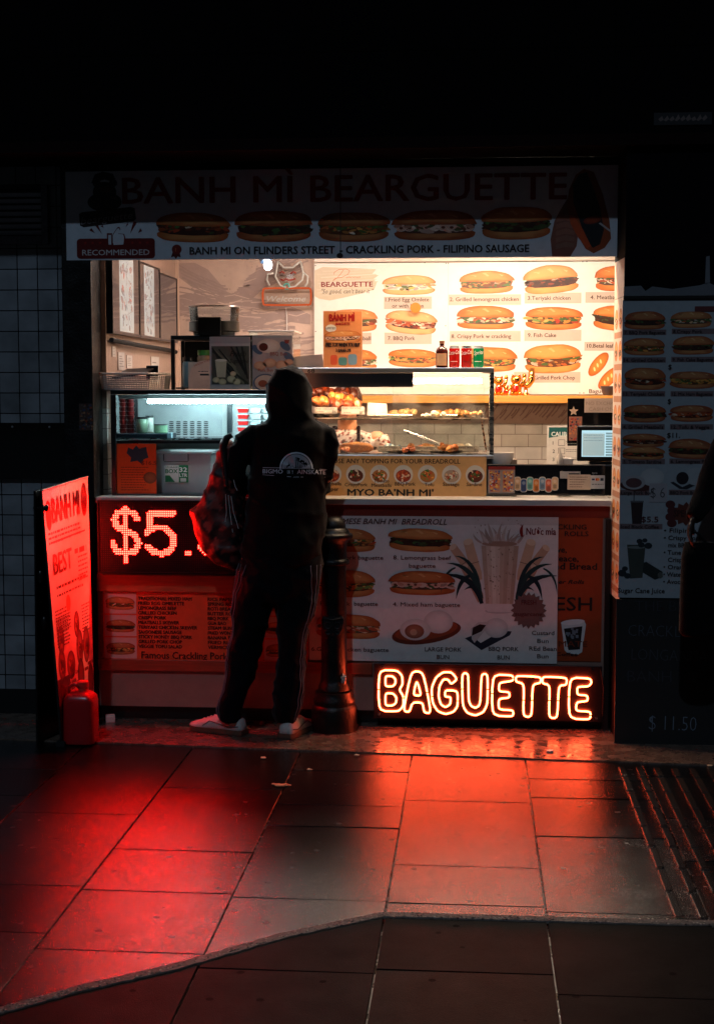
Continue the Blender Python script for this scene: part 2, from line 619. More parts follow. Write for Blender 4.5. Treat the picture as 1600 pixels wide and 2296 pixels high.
def board(S, a0, b0, a1, b1, th, col=(60, 56, 54)):
    """solid backing for a sheet: a thin board behind the print"""
    c = [S.fn(a0, b0), S.fn(a1, b0), S.fn(a1, b1), S.fn(a0, b1)]
    S.slab([p - S.n * .0002 for p in c], -S.n * th, col)
# ================================================================== SETTING
mat('paver', rough=.195, spec=.62, var=.3, vscale=11, bump=.35, bscale=260, rvar=.02, rscale=6)
def split_paver():
    m = MATS['paver']
    n, l = m.node_tree.nodes, m.node_tree.links
    b = n['Principled BSDF']
    g = n.new('ShaderNodeNewGeometry'); sp = n.new('ShaderNodeSeparateXYZ'); l.new(g.outputs['Position'], sp.inputs[0])
    def mth(op, a, b_):
        q = n.new('ShaderNodeMath'); q.operation = op
        for i, v in enumerate((a, b_)):
            if isinstance(v, (int, float)): q.inputs[i].default_value = v
            else: l.new(v, q.inputs[i])
        return q.outputs[0]
    fc = n.new('ShaderNodeFloatCurve')
    cv = fc.mapping.curves[0]
    kp = [((G(a_, b_).x + 2) / 4, (G(a_, b_).y - 3) / 2) for a_, b_ in ((-260, 2330), (0, 2268), (180, 2218), (390, 2170), (640, 2098), (860, 2052), (1040, 2057), (1250, 2063), (1500, 2070), (1900, 2074))]
    kp = [q for q in kp if 0 < q[0] < 1]
    cv.points[0].location = (0, kp[0][1] - .1)
    cv.points[1].location = (1, kp[-1][1])
    for q in kp: cv.points.new(*q)
    for q in cv.points: q.handle_type = 'VECTOR'
    fc.mapping.update()
    l.new(mth('MULTIPLY', mth('ADD', sp.outputs[0], 2), .25), fc.inputs['Value'])
    line = mth('ADD', mth('MULTIPLY', fc.outputs[0], 2), 3)
    near = mth('GREATER_THAN', line, sp.outputs[1])
    r0 = b.inputs['Roughness'].links[0].from_socket
    tx = n.new('ShaderNodeTexNoise'); tx.inputs['Scale'].default_value = 260; tx.inputs['Detail'].default_value = 3; l.new(g.outputs['Position'], tx.inputs['Vector'])
    vo = n.new('ShaderNodeTexVoronoi'); vo.inputs['Scale'].default_value = 9; l.new(g.outputs['Position'], vo.inputs['Vector'])
    spot = mth('LESS_THAN', vo.outputs['Distance'], .10)
    tm = n.new('ShaderNodeTexNoise'); tm.inputs['Scale'].default_value = 7; tm.inputs['Detail'].default_value = 9; tm.inputs['Roughness'].default_value = .7; l.new(g.outputs['Position'], tm.inputs['Vector'])
    at = [q for q in n if q.type == 'ATTRIBUTE'][0]
    slab = mth('MULTIPLY', mth('SUBTRACT', at.outputs['Fac'], .0065), 22)
    grain = mth('MULTIPLY', mth('SUBTRACT', tx.outputs['Fac'], .5), .35)
    l.new(mth('ADD', mth('ADD', mth('ADD', r0, mth('MULTIPLY', near, .31)), grain), mth('ADD', mth('MULTIPLY', spot, .12), slab)), b.inputs['Roughness'])
    l.new(mth('MULTIPLY', mth('SUBTRACT', .56, mth('MULTIPLY', near, .535)), mth('SUBTRACT', mth('ADD', mth('MULTIPLY', tm.outputs['Fac'], 1.5), .25), mth('MULTIPLY', spot, .6))), b.inputs['Specular IOR Level'])
split_paver()
mat('paver_near', rough=.55, spec=.4, var=.5, vscale=7, bump=.5, bscale=130, rvar=.1, rscale=5)
mat('asphalt', rough=.27, spec=.9, var=.5, vscale=14, bump=.45, bscale=38, rvar=.2, rscale=16)
mat('aggregate', rough=.6, var=.6, vscale=70, bump=1., bscale=70)
g = M()
g.box(-60, 60, -40, 6.3, -.30, -.012, (16, 15, 16))
struct(g.build('ground', 'asphalt', loc=(0, 0, -.3)))
known = {-2: [5.33, 4.53, 4.12], -1: [5.72, 4.92, 4.5, 4.0], 0: [6.03, 5.52, 5.24, 4.47, 3.9], 1: [5.61, 4.83, 4.46, 3.93], 2: [5.97, 5.69, 5.19, 4.42, 3.8]}
pv = M()
gap = .006
for ci in range(-12, 13):
    xa = -.764 + .4975 * ci
    js = [6.45] + known.get(ci - 0, [])
    # column -1 spans -1.257..-.761 and so on
    while js[-1] > -3: js.append(js[-1] - random.choice([.4, .5, .6, .8]))
    for k in range(len(js) - 1):
        ya, yb = js[k + 1], js[k]
        t = rnd(.74, 1.24)
        c = tuple(u * t for u in (19, 17, 17))
        e = .0012
        dz = [rnd(-.0012, .0008) for _ in range(4)]
        x0, x1, y0, y1 = xa + gap / 2, xa + .4975 - gap / 2, ya + gap / 2, yb - gap / 2
        rs = []
        for ins, z in ((0, -.03), (0, -e), (e, 0)):
            q = [(x0 + ins, y0 + ins), (x1 - ins, y0 + ins), (x1 - ins, y1 - ins), (x0 + ins, y1 - ins)]
            rs.append([(a, b, z + dz[i] * (1 if z > -.02 else 0)) for i, (a, b) in enumerate(q)])
        pv.rings(rs, c)
struct(pv.build('pavement', 'paver', loc=(0, 0, 0)))
# strip of worn bitumen between the pavers and the shop
st = M()
n = 60
edge = []
for i in range(n + 1):
    x = -4.5 + 7.5 * i / n
    edge.append((x, 6.30 - .065 * x + .012 * noise.noise(Vector((x * 4, 1, 0)))))
rs = []
for i, (x, y) in enumerate(edge):
    rs.append([(x, y, -.03), (x, y + .004, .006), (x, 6.6, .007), (x, 7.3, .008), (x, 7.3, -.03)])
for i in range(n):
    a, b = rs[i], rs[i + 1]
    for k in range(4):
        st.add([a[k], b[k], b[k + 1], a[k + 1]], [(0, 1, 2, 3)], (92, 76, 66))
struct(st.build('path_strip', 'asphalt', smooth='all', loc=(0, 6.6, 0)))
# band of exposed aggregate laid diagonally through the pavers
lnpts = [G(-260, 2330), G(0, 2268), G(180, 2218), G(390, 2170), G(640, 2098), G(860, 2052), G(1040, 2057), G(1250, 2063), G(1500, 2070), G(1900, 2074)]
ag = M()
P2 = []
for i in range(len(lnpts) - 1):
    for k in range(14):
        P2.append(lnpts[i].lerp(lnpts[i + 1], k / 14))
for i in range(len(P2) - 1):
    def cs(p, q, j):
        d = (q - p).normalized()
        u = Vector((-d.y, d.x, 0))
        wv = .019 + .006 * noise.noise(Vector((j * .7, 0, 0)))
        return [p - u * (wv + .004) + Vector((0, 0, -.004)), p - u * wv + Vector((0, 0, .004)), p + Vector((0, 0, .0055 + .003 * noise.noise(Vector((j * 1.7, 3, 0))))), p + u * wv + Vector((0, 0, .004)), p + u * (wv + .004) + Vector((0, 0, -.004))]
    a = cs(P2[i], P2[i + 1], i)
    b = cs(P2[i + 1], P2[min(i + 2, len(P2) - 1)] if i + 2 < len(P2) else P2[i + 1] * 2 - P2[i], i + 1)
    for k in range(4):
        ag.add([a[k], b[k], b[k + 1], a[k + 1]], [(0, 1, 2, 3)], (96, 88, 82))
for i in range(1500):
    j = random.randrange(len(P2) - 1)
    p = P2[j].lerp(P2[j + 1], random.random()) + Vector((rnd(-.004, .004), rnd(-.019, .019), .004))
    r = rnd(.0018, .0045)
    ag.ell(p, r, r * rnd(.7, 1), r * .8, random.choice([(130, 120, 110), (90, 80, 76), (60, 54, 52), (170, 160, 150)]), 5, 4)
struct(ag.build('gravel_strip', 'aggregate', smooth='all', loc=(0, 4.5, 0)))
# tactile bars
tb = M()
brk = [6.19, 6.03, 5.81, 5.57, 5.33, 5.09, 4.85, 4.62, 4.385]
for r_ in range(8):
    x = .637 + .0745 * r_
    for k in range(len(brk) - 1):
        if r_ > 3 and k > 6: pass
        y1, y0 = brk[k] - .014, brk[k + 1] + .014
        h = .0045
        rs = [[(x + sx * (.0140 - i), y0 + i if sy < 0 else y1 - i, z) for sx, sy in ((-1, -1), (1, -1), (1, 1), (-1, 1))] for i, z in ((0, -.002), (.0012, h - .001), (.004, h))]
        tb.rings(rs, (44, 36, 32))
tp = tb.build('tactile_paving', mat('tactile', rough=.22, spec=.6, var=.3, vscale=30, bump=.3, bscale=200), loc=(.9, 5.2, 0))
struct(tp)

# ---- the building
B = thing('shop_building', (0, 6.6, 0), 'dark building front around the lit takeaway shop window', 'building')
YF, YB, YK, YT = 6.60, 6.84, 6.87, 6.97
m = M()
zl = 2.69
m.box(-4.2, 3.2, YF, 7.0, zl, 4.6, (6, 4, 6))
m.box(-4.2, 3.2, YF - .03, YF, zl - .0, zl + .05, (26, 12, 12))
m.build('facade_wall', 'night_wall', B)
m = M()
m.box(-1.92, .66, 6.864, 6.90, 2.36, zl - .003, (22, 18, 18))
m.build('bulkhead', 'night_wall', B)
m = M()
xp = .662
m.slab([(xp, YF, 0), (2.6, YF, 0), (2.6, 7.3, 0), (.70, 7.3, 0), (.645, 6.9, 0)], (0, 0, zl - .002), (12, 8, 12))
m.build('pillar', 'night_wall', B)
m = M()
m = M()
for x_ in (-3.0, -1.8, -.6, .6, 1.8): m.box(x_, x_ + .008, YF - .0015, YF + .001, 2.745, 4.6, (2, 2, 3))
for z_ in (3.12, 3.5): m.box(-4.2, 3.2, YF - .0012, YF + .001, z_, z_ + .008, (2, 2, 3))
m.build('cladding_joint', 'night_wall', B)
m = M()
xc0, xc1 = X(148, 6.85), X(213, 6.85)
m.box(xc0, xc1, 6.84, 7.02, 0, zl - .002, (18, 17, 19))
m.build('pillar', 'iron', B, bev=.004)
tiled('tile_out', 0, .1, .1, 0, (142, 146, 152), (14, 14, 17), .16, .0026, 0, X(67, YT) + 5 * .1, .30)
m = M()
m.box(-4.2, xc0 - .002, YT, 7.12, .10, zl, (200, 200, 200))
m.build('tiled_wall', 'tile_out', B)
m = M()
m.box(-4.2, xc0 - .004, YT - .012, YT - .001, 0, .13, (14, 13, 14))
m.build('plinth', 'paint', B)
tiled('tile_in', 1, .16, .075, .5, (214, 210, 204), (120, 112, 108), .18, .0018)
tiled('tile_back', 0, .16, .075, .5, (214, 208, 200), (130, 118, 110), .2, .0018)
# inner walls
XL, YW = -1.80, 8.72
zt = Z(915, 7.2, 300)
m = M()
m.box(XL - .08, XL, 7.022, YW, zt, 2.75, (176, 150, 136))
m.build('side_wall', mat('ribbed', rough=.45, var=.12, vscale=3, stretch=(1, 60, 1), bump=.9, bscale=6), B)
m = M()
m.box(XL - .08, XL, 7.022, YW, 0, zt - .001, (255, 255, 255))
m.build('tiled_side_wall', 'tile_in', B)
zm = Z(950, YW, 1180)
m = M()
m.box(XL - .08, 1.72, YW, YW + .1, zm, 2.75, (196, 170, 156))
m.build('back_wall', 'wall', B)
m = M()
m.box(XL - .08, 1.72, YW, YW + .1, 0, zm - .001, (255, 255, 255))
m.build('tiled_back_wall', 'tile_back', B)
m = M()
m.box(1.62, 1.72, 7.302, YW, 0, 2.75, (190, 170, 156))
m.build('side_wall', 'wall', B)
m = M()
m.box(XL - .08, 1.72, 7.0, YW + .1, 2.75, 2.85, (205, 195, 186))
m.build('ceiling', 'wall', B)
fl = M()
fl.box(XL - .08, 1.72, 6.9, YW, -.1, .012, (60, 56, 54))
struct(fl.build('shop_floor', 'paint', loc=(0, 7.8, -.1)))
# mural on back wall: pale plaster with dusky brush strokes
S = Sheet(flat(YW - .0015, 560), (0, -1, 0))
mc = (158, 136, 130)
def strokes_fan(n_, a, b, da, db, L, dip, bend, w0, c):
    for k in range(n_):
        a0, b0 = a + da * k + rnd(-4, 4), b + db * k
        LL = L * rnd(.55, 1.05)
        pts = [(a0 + t * LL, b0 + dip * t * LL + bend * math.sin(t * 2.4 + k * .2) + rnd(-1.3, 1.3)) for t in [i / 18 for i in range(19)]]
        S.line(pts, w0 * rnd(.6, 1.3), c, rnd(.6, 1.4))
S.p([(394, 590), (440, 588), (470, 604), (500, 640), (520, 664), (506, 668), (470, 650), (430, 640), (394, 612)], mix(mc, (196, 170, 156), .25), .3)
strokes_fan(9, 400, 592, 6, 8.5, 135, .42, 6, 4.2, mc)
strokes_fan(8, 396, 640, 3, 10, 150, .12, 7, 3.6, mc)
strokes_fan(12, 520, 664, 5, -6, 150, -.36, 9, 4.2, mc)
strokes_fan(9, 470, 700, 10, 4, 170, -.06, 9, 4.6, mc)
S.p([(394, 664), (430, 656), (480, 672), (530, 660), (580, 622), (606, 588), (640, 584), (610, 632), (570, 668), (610, 676), (664, 690), (696, 706), (696, 728), (650, 722), (600, 706), (548, 694), (500, 704), (440, 700), (394, 712)], mc, .9)
pale = (196, 170, 156)
for k in range(26):
    a0, b0 = rnd(396, 660), rnd(664, 706)
    S.line([(a0, b0), (a0 + rnd(12, 34), b0 + rnd(-4, 6)), (a0 + rnd(36, 56), b0 + rnd(-8, 8))], rnd(1, 2.8), pale, 1.7)
strokes_fan(9, 560, 724, 6, 8, 130, .05, 8, 5, mc)
for k in range(90):
    S.oval(rnd(400, 700), rnd(590, 780), rnd(.8, 3.4), rnd(.6, 1.8), mix(mc, (196, 170, 156), rnd(0, .6)), 1.6, 7, rnd(0, 3))
S.build('mural', 'print', B)
S = Sheet(flat(YW - .0015, 1180), (0, -1, 0))
S.rect(1000, 905, 1400, 949, (176, 152, 140), .5)
for k in range(46):
    a = 1010 + k * 8.2 + rnd(-3, 3)
    L = rnd(14, 38)
    b = rnd(906, 920)
    S.line([(a, b), (a - L * .28, b + L * .45), (a - L * .7, b + L * .9)], rnd(1.5, 4), (140, 112, 106), 1)
S.build('mural', 'print', B)

# louvre vent upper left
V = thing('louvre_vent', (-2.3, YT - .03, 2.3), 'dark louvred vent with dusty metal frame above the tiles at far left', 'vent')
x0, x1 = -3.2, X(106, 6.95)
za, zb = Z(428, 6.95, 60), Z(526, 6.95, 60)
m = M()
for k in range(7):
    z = zb + (za - zb) * (k + .3) / 6.9
    m.obox(((x0 + x1) / 2, YT - .018, z), (x1 - x0) / 2, .012, .0022, (196, 200, 208), rx=R(-38))
m.build('slats', 'paint', V)
m = M()
fw = X(120, 6.95) - x1
m.box(x1, x1 + fw, YT - .035, YT - .001, zb - .045, za + .03, (120, 122, 130))
m.box(x0, x1 - .001, YT - .035, YT - .001, zb - .045, zb - .008, (120, 122, 130))
m.box(x0, x1 - .001, YT - .0345, YT - .001, za + .008, za + .03, (50, 51, 56))
m.build('frame', mat('dusty', rough=.7, metal=0, var=.6, vscale=90), V, bev=.002)
m = M()
m.box(x0, x1 - .001, YT - .0045, YT - .0012, zb - .007, za + .007, (6, 6, 7))
m.build('backing', 'paint', V)
# glossy black band on tiles
m = M()
zz1, zz0 = Z(948, 6.95, 70), Z(1074, 6.95, 70)
m.box(-4.2, xc0 - .006, YT - .022, YT - .0015, zz0, zz1, (12, 11, 12))
for a in (30, 113):
    m.cyl((X(a, 6.94), YT - .025, zz1 - .02), .006, .005, (120, 120, 120), 10, 'y')
tag(m.build('splashback', 'gloss', bev=.002), 'glossy black horizontal panel screwed across the white tiles on the left', 'panel')
# sticker on left pillar
S = Sheet(flat(6.838, 195), (0, -1, 0))
S.rect(179, 905, 210, 965, (70, 52, 46), .5)
for k in range(60):
    S.oval(rnd(181, 208), rnd(907, 963), rnd(1, 4), rnd(1, 3), random.choice([(130, 60, 34), (90, 84, 80), (50, 60, 84), (150, 110, 80), (30, 24, 24)]), 1, 7)
tag(S.build('sticker', 'print'), 'small faded colourful sticker on the dark left pillar', 'sticker')

# ================================================================== LIGHTS THE PLACE HAS
emitter('lamp_warm', (1.0, .85, .68), 128)
emitter('lamp_soft', (1.0, .79, .70), 175)
emitter('lamp_cold', (.66, .93, 1.0), 95)
emitter('lamp_heat', (1.0, .62, .36), 100)
emitter('spot_glow', (.85, .95, 1.0), 14)
emitter('led_on', (1.0, .0024, .0014), 310)
emitter('neon_on', (1.0, .0780, .0240), 40)
emitter('neon_dim', (1.0, .16, .05), .55)
emitter('screen_on', (.55, .85, .95), .95)
def ceil_lamp(x, y, hx, hy, em, label, z=2.6):
    L = thing('ceiling_light', (x, y, z), label, 'ceiling light', 'ceiling lights inside the shop')
    a = M(); a.box(x - hx, x + hx, y - hy, y + hy, z - .02, z + .02, (230, 228, 224)); a.cyl((x, y, z + .02), .01, 2.749 - z - .02, (200, 200, 200)); a.build('housing', 'paint', L)
    b = M(); b.box(x - hx + .01, x + hx - .01, y - hy + .01, y + hy - .01, z - .032, z - .021, (255, 255, 255)); b.build('diffuser', em, L)
emitter('lamp_front', (1.0, .72, .46), 235)
ceil_lamp(.25, 7.85, .50, .05, 'lamp_warm', 'warm ceiling batten behind the sign over the menu board')
ceil_lamp(-.05, 6.945, .50, .026, 'lamp_front', 'warm batten hidden just behind the sign over the display case', 2.43)
ceil_lamp(-.95, 7.55, .30, .04, 'lamp_soft', 'soft ceiling batten behind the sign over the left shelves')
# spotlight in front of the mural
c = P(600, 590, 8.2)
L = thing('spotlight', (c.x, 8.2, c.z), 'small blue-tinted spotlight hanging in front of the cat neon on the mural', 'spotlight')
m = M()
m.tube([c + Vector((-.03, 0, .085)), c + Vector((-.02, 0, .05)), c + Vector((-.006, -.01, .012))], [.016, .034, .036], (60, 84, 110), 18)
m.tube([c + Vector((-.03, 0, .085)), c + Vector((-.03, 0, .5))], .006, (40, 40, 44), 8)
m.build('lamp_body', 'plastic', L, smooth=True)
m = M()
m.ell(c + Vector((.004, -.02, -.012)), .024, .024, .03, (255, 255, 255), 16, 10)
m.build('bulb', 'spot_glow', L, smooth=True)

# ================================================================== SIGNS ON THE FRONT
ink = (34, 26, 26)
# --- big banner
S = Sheet(flat(YB, 800), (0, -1, 0))
board(S, 157, 377, 1381, 579, .02, (120, 118, 116))
S.rect(157, 377, 763, 579, (188, 194, 202), 0)
S.rect(763.8, 377, 1381, 579, (190, 193, 200), 0)
S.text('BANH MÌ BEARGUETTE', 283, 451, 61, (128, 28, 26), w=982, bold=.016)
for k, (a, b, w_, h_, s_) in enumerate([(437, 505, 164, 72, 'dark'), (616, 506, 170, 72, 'beef'), (792, 508, 160, 70, 'chicken'), (972, 506, 186, 70, 'ham'), (1152, 503, 156, 76, 'beef')]):
    bun(S, a, b, w_, h_, s_, crust=(128, 58, 32))
S.text('BANH MI ON FLINDERS STREET', 430, 568, 17.5, ink, w=322, bold=.028)
S.text('- CRACKLING PORK - FILIPINO SAUSAGE', 762, 568, 17.5, ink, w=420, bold=.028)
# bear mascot silhouette of the shop, name plate and thumb badge
bk = (30, 20, 22)
S.oval(243, 425, 26, 24, bk, 1); S.oval(226, 404, 9, 9, bk, 1.2); S.oval(262, 404, 9, 9, bk, 1.2)
S.oval(243, 447, 38, 22, bk, 1.3); S.oval(246, 419, 12, 8, (70, 40, 24), 2)
S.p([(214, 404), (222, 384), (240, 378), (262, 383), (270, 402), (243, 396)], bk, 1.5)
S.oval(264, 438, 10, 3, (70, 50, 50), 2, rot=.3)
S.p([(186, 474), (192, 470), (300, 459), (309, 462), (312, 486), (306, 491), (196, 504), (188, 500)], bk, 2.5)
S.text('bearguette', 190, 498, 17, (120, 112, 116), w=116, shear=.25, rot=-.11, l=4)
dr = (96, 20, 22)
S.rrect(180, 530, 353, 576, 8, dr, 1)
for pts in ([(221, 500), (228, 500), (236, 520)], [(233, 502), (238, 499), (240, 506)], [(292, 496), (288, 506), (295, 497)], [(306, 492), (314, 494), (298, 520)], [(208, 511), (213, 506), (221, 518)], [(316, 518), (321, 507), (325, 514)]):
    S.p(pts, dr, 1.2)
th = [(262, 520), (266, 514), (270, 508), (274, 507), (276, 512), (272, 520), (283, 521), (285, 528), (283, 544), (262, 545), (260, 540), (260, 524)]
S.p([(x + (x - 268) * .16, y + (y - 528) * .16) for x, y in th], dr, 1.6); S.p(th, (190, 196, 204), 2.2)
S.rect(247, 518, 258.5, 547, dr, 1.6); S.rect(250, 522, 256.5, 544, (190, 196, 204), 2.2)
for a in (199, 215, 232, 303, 320, 336):
    S.p([(a + 4 * (1 if q % 2 == 0 else .42) * math.cos(R(-90 + 36 * q)), 540 + 4 * (1 if q % 2 == 0 else .42) * math.sin(R(-90 + 36 * q))) for q in range(10)], (140, 30, 28), 2)
S.text('RECOMMENDED', 192, 568, 13, (196, 190, 190), w=149, bold=.014, l=4)
S.oval(401, 556, 11, 11, (110, 30, 26), 1); S.p([(392, 562), (388, 574), (395, 572), (399, 578), (403, 572), (410, 574), (407, 562)], (80, 22, 22), .8); S.text('1', 398, 561, 9, (190, 110, 70), l=3)
# hand holding a long roll, right end
S.p([(1232, 578), (1228, 540), (1236, 500), (1252, 470), (1266, 448), (1284, 470), (1290, 520), (1286, 556), (1272, 579)], (120, 74, 62), 1)
S.p([(1262, 470), (1268, 430), (1282, 398), (1300, 385), (1322, 392), (1342, 440), (1358, 500), (1362, 540), (1348, 560), (1324, 572), (1306, 562), (1290, 536), (1276, 510)], (132, 62, 34), 1.6)
S.p([(1276, 420), (1290, 396), (1306, 392), (1318, 420), (1336, 470), (1346, 520), (1338, 552), (1322, 560), (1306, 540), (1292, 500), (1278, 460)], (30, 30, 34), 2.4)
S.oval(1320, 498, 20, 9, (96, 34, 20), 3, rot=-.2, c2=(130, 54, 30)); S.p([(1334, 506), (1338, 504), (1362, 522), (1361, 526)], (170, 160, 158), 3.3)
S.p([(1268, 486), (1280, 490), (1300, 520), (1318, 556), (1310, 560), (1290, 538), (1272, 506)], (168, 70, 36), 2.8)
for k in range(5): S.p([(1240, 492 + k * 15), (1262, 486 + k * 15), (1282, 494 + k * 14), (1280, 503 + k * 14), (1258, 498 + k * 15), (1240, 503 + k * 15)], (140 - k * 4, 88, 74), 2.6)
S.rect(762.7, 377, 764.4, 579, (58, 54, 54), 7)
S.oval(762, 573, 7, 6, (44, 38, 38), 7.4)
tag(S.build('banner_sign', 'vinyl'), 'wide pale shop banner with five filled rolls printed under dark red lettering', 'banner')

# --- white breadroll poster and the orange one behind it
ORG = (158, 62, 28)
S = Sheet(flat(YK - .004, 1300), (0, -1, 0))
board(S, 1180, 1160, 1353, 1483, .0032, ORG)
S.rect(1180, 1160, 1353, 1483, ORG, 0)
S.text('CRACKLING', 1316, 1187, 11.5, ink, w=102, bold=.02, al='R'); S.text('ROLLS', 1321, 1202, 11, ink, w=54, bold=.02, al='R')
S.text('Love,', 1272, 1239, 14, ink, w=42, bold=.03, al='R'); S.text('Peace,', 1299, 1259, 14, ink, w=56, bold=.03, al='R'); S.text('and Bread', 1341, 1277, 15, ink, w=110, bold=.03, al='R')
S.text('Paper Rolls', 1313, 1309, 9, ink, w=86, bold=.03, shear=.3, al='R')
S.text('FRESH', 1331, 1369, 31, ink, w=140, bold=.012, al='R')
S.text('MATE', 1322, 1450, 13, (110, 46, 24), w=66, bold=.02, al='R'); S.text('Coffee', 1300, 1471, 8, ink, w=50, bold=.03, al='R')
S.p([(1262, 1398), (1314, 1392), (1318, 1400), (1310, 1462), (1300, 1468), (1276, 1464), (1270, 1458)], (205, 205, 206), 3)
S.p([(1268, 1410), (1310, 1404), (1305, 1456), (1279, 1458)], (26, 22, 26), 4)
S.oval(1288, 1395, 27, 6, (222, 220, 220), 4.5, rot=-.1)
for k in range(12): S.rrect(*(lambda a, b: (a, b, a + rnd(4, 8), b + rnd(4, 8)))(rnd(1272, 1298), rnd(1406, 1428)), 1, (110, 120, 130), 5)
tag(S.build('poster', 'print'), 'orange poster with dark words and an iced coffee cup at right end of the counter', 'poster')

WH = (222, 212, 208)
br = (66, 26, 22)
S = Sheet(flat(YK - .010, 960), (0, -1, 0))
board(S, 692, 1158, 1253, 1484, .0055, WH)
S.rect(692, 1158, 1253, 1484, WH, 0)
S.rect(692, 1158, 1253, 1176, (206, 194, 190), .3)
S.text('VIETNAMESE BANH MI  BREADROLL', 1002, 1176, 13, br, w=298, bold=.012, shear=.28, al='R')
for a, b, w_, h_, s_ in [(775, 1211, 136, 56, 'chicken'), (943, 1210, 146, 56, 'beef'), (775, 1311, 132, 62, 'fish'), (947, 1307, 152, 56, 'ham'), (780, 1405, 148, 60, 'crisp')]:
    bun(S, a, b, w_, h_, s_, crust=(158, 70, 34), tilt=-.0)
def T_(t, a, b, w_, h=9.5, al='L', c=br, bo=.012): S.text(t, a, b, h, c, w=w_, bold=bo, al=al)
T_('5. Grilled pork baguette', 859, 1256, 160, al='R'); T_('8. Lemongrass beef', 882, 1255, 130); T_('baguette', 947, 1273, 60, al='C')
T_('3. Pork steak  baguette', 847, 1360, 146, al='R'); T_('4. Mixed ham baguette', 881, 1360, 152)
T_('6.Grilled chicken baguette', 697, 1463, 175); T_('LARGE PORK', 995, 1460, 83, al='C'); T_('BUN', 995, 1477, 28, al='C')
T_('BBQ PORK', 1132, 1457, 68, al='C'); T_('BUN', 1132, 1476, 28, al='C')
for t, b, w_ in (('Custard', 1420, 51), ('Bun', 1438, 26), ('REd Bean', 1455, 62), ('Bun', 1472, 26)): T_(t, 1221, b, w_, al='C')
# steamed buns
S.oval(957, 1418, 79, 25, (112, 44, 26), 2, rot=-.16, n=36); S.oval(957, 1414, 72, 20, (150, 64, 36), 2.5, rot=-.16, n=36)
S.oval(984, 1394, 33, 26, (196, 186, 182), 3, c2=(226, 218, 214)); S.oval(932, 1412, 35, 24, (200, 190, 186), 3.5, c2=(224, 214, 208)); S.oval(930, 1416, 22, 16, (136, 74, 56), 4, c2=(168, 106, 80)); S.oval(928, 1418, 8, 7, (200, 150, 120), 4.5)
S.p([(1044, 1430), (1060, 1424), (1080, 1440), (1128, 1412), (1150, 1413), (1146, 1422), (1082, 1456)], (34, 36, 50), 2)
S.oval(1115, 1406, 27, 22, (196, 188, 186), 3, c2=(220, 212, 210)); S.p([(1060, 1432), (1058, 1408), (1074, 1394), (1098, 1392), (1090, 1412), (1066, 1440)], (196, 188, 184), 3.6); S.p([(1060, 1424), (1062, 1406), (1078, 1398), (1092, 1400), (1082, 1414)], (44, 18, 18), 4)
# sugar cane and glass
def leaf(p0, p1, p2, wd, c, l_):
    L_, R_ = [], []
    for i in range(9):
        t = i / 8
        x = (1 - t) ** 2 * p0[0] + 2 * t * (1 - t) * p1[0] + t * t * p2[0]; y = (1 - t) ** 2 * p0[1] + 2 * t * (1 - t) * p1[1] + t * t * p2[1]
        dx = 2 * (1 - t) * (p1[0] - p0[0]) + 2 * t * (p2[0] - p1[0]); dy = 2 * (1 - t) * (p1[1] - p0[1]) + 2 * t * (p2[1] - p1[1])
        q_ = math.hypot(dx, dy) or 1; h_ = wd * (math.sin(math.pi * min(1, t * .8 + .2)) * .5 + .02)
        L_.append((x - dy / q_ * h_, y + dx / q_ * h_)); R_.append((x + dy / q_ * h_, y - dx / q_ * h_))
    S.p(L_ + R_[::-1], c, l_)
for sx in (1, -1):
    q = lambda x, y: (1121 + sx * (x - 1121), y)
    for x0, y0, x1, y1, w_, c in ((1168, 1300, 1192, 1214, 24, (208, 170, 140)), (1178, 1290, 1226, 1226, 20, (198, 156, 128)), (1160, 1345, 1200, 1270, 20, (186, 140, 116))):
        dx, dy = x1 - x0, y1 - y0; L = math.hypot(dx, dy); nx, ny = -dy / L * w_ / 2, dx / L * w_ / 2
        S.p([q(x0 + nx, y0 + ny), q(x1 + nx * .9, y1 + ny * .9), q(x1 + dx / L * 5, y1 + dy / L * 5), q(x1 - nx * .9, y1 - ny * .9), q(x0 - nx, y0 - ny)], c, 2)
        S.oval(*q(x1, y1), w_ * .46, w_ * .3, mix(c, (250, 230, 200), .5), 2.5, 14, sx * (math.atan2(dy, dx) + 1.57)); S.line([q(x0 + dx * .45 + nx, y0 + dy * .45 + ny), q(x0 + dx * .45 - nx, y0 + dy * .45 - ny)], 1.4, (120, 84, 70), 2.6)
    for p0, p1, p2, w_ in (((1160, 1352), (1176, 1284), (1252, 1288), 13), ((1160, 1340), (1180, 1262), (1240, 1262), 11), ((1162, 1330), (1176, 1248), (1222, 1246), 9), ((1186, 1290), (1212, 1296), (1218, 1342), 9), ((1220, 1272), (1250, 1284), (1252, 1330), 5), ((1164, 1345), (1172, 1300), (1200, 1322), 8)):
        leaf(q(*p0), q(*p1), q(*p2), w_, random.choice([(24, 44, 50), (30, 56, 56), (20, 36, 44)]), 3.2)
S.p([(1076, 1210), (1167, 1210), (1156, 1362), (1146, 1370), (1096, 1370), (1087, 1362)], (214, 206, 202), 4)
for k in range(8):
    t0, t1 = k / 8, (k + 1) / 8
    tone = (.15, .5, .8, .62, .3, .12, .35, .05)[k]
    c = mix((176, 146, 126), (232, 220, 206), tone)
    S.p([(1080 + 84 * t0, 1222), (1080 + 84 * t1, 1222), (1091 + 62 * t1, 1352), (1091 + 62 * t0, 1352)], c, 4.4)
for k in range(70):
    y = rnd(1228, 1346); S.oval(rnd(1088, 1154), y, rnd(.8, 2.2), rnd(.8, 2.6), mix((190, 164, 146), (120, 92, 78), rnd(0, 1)), 4.9, 6)
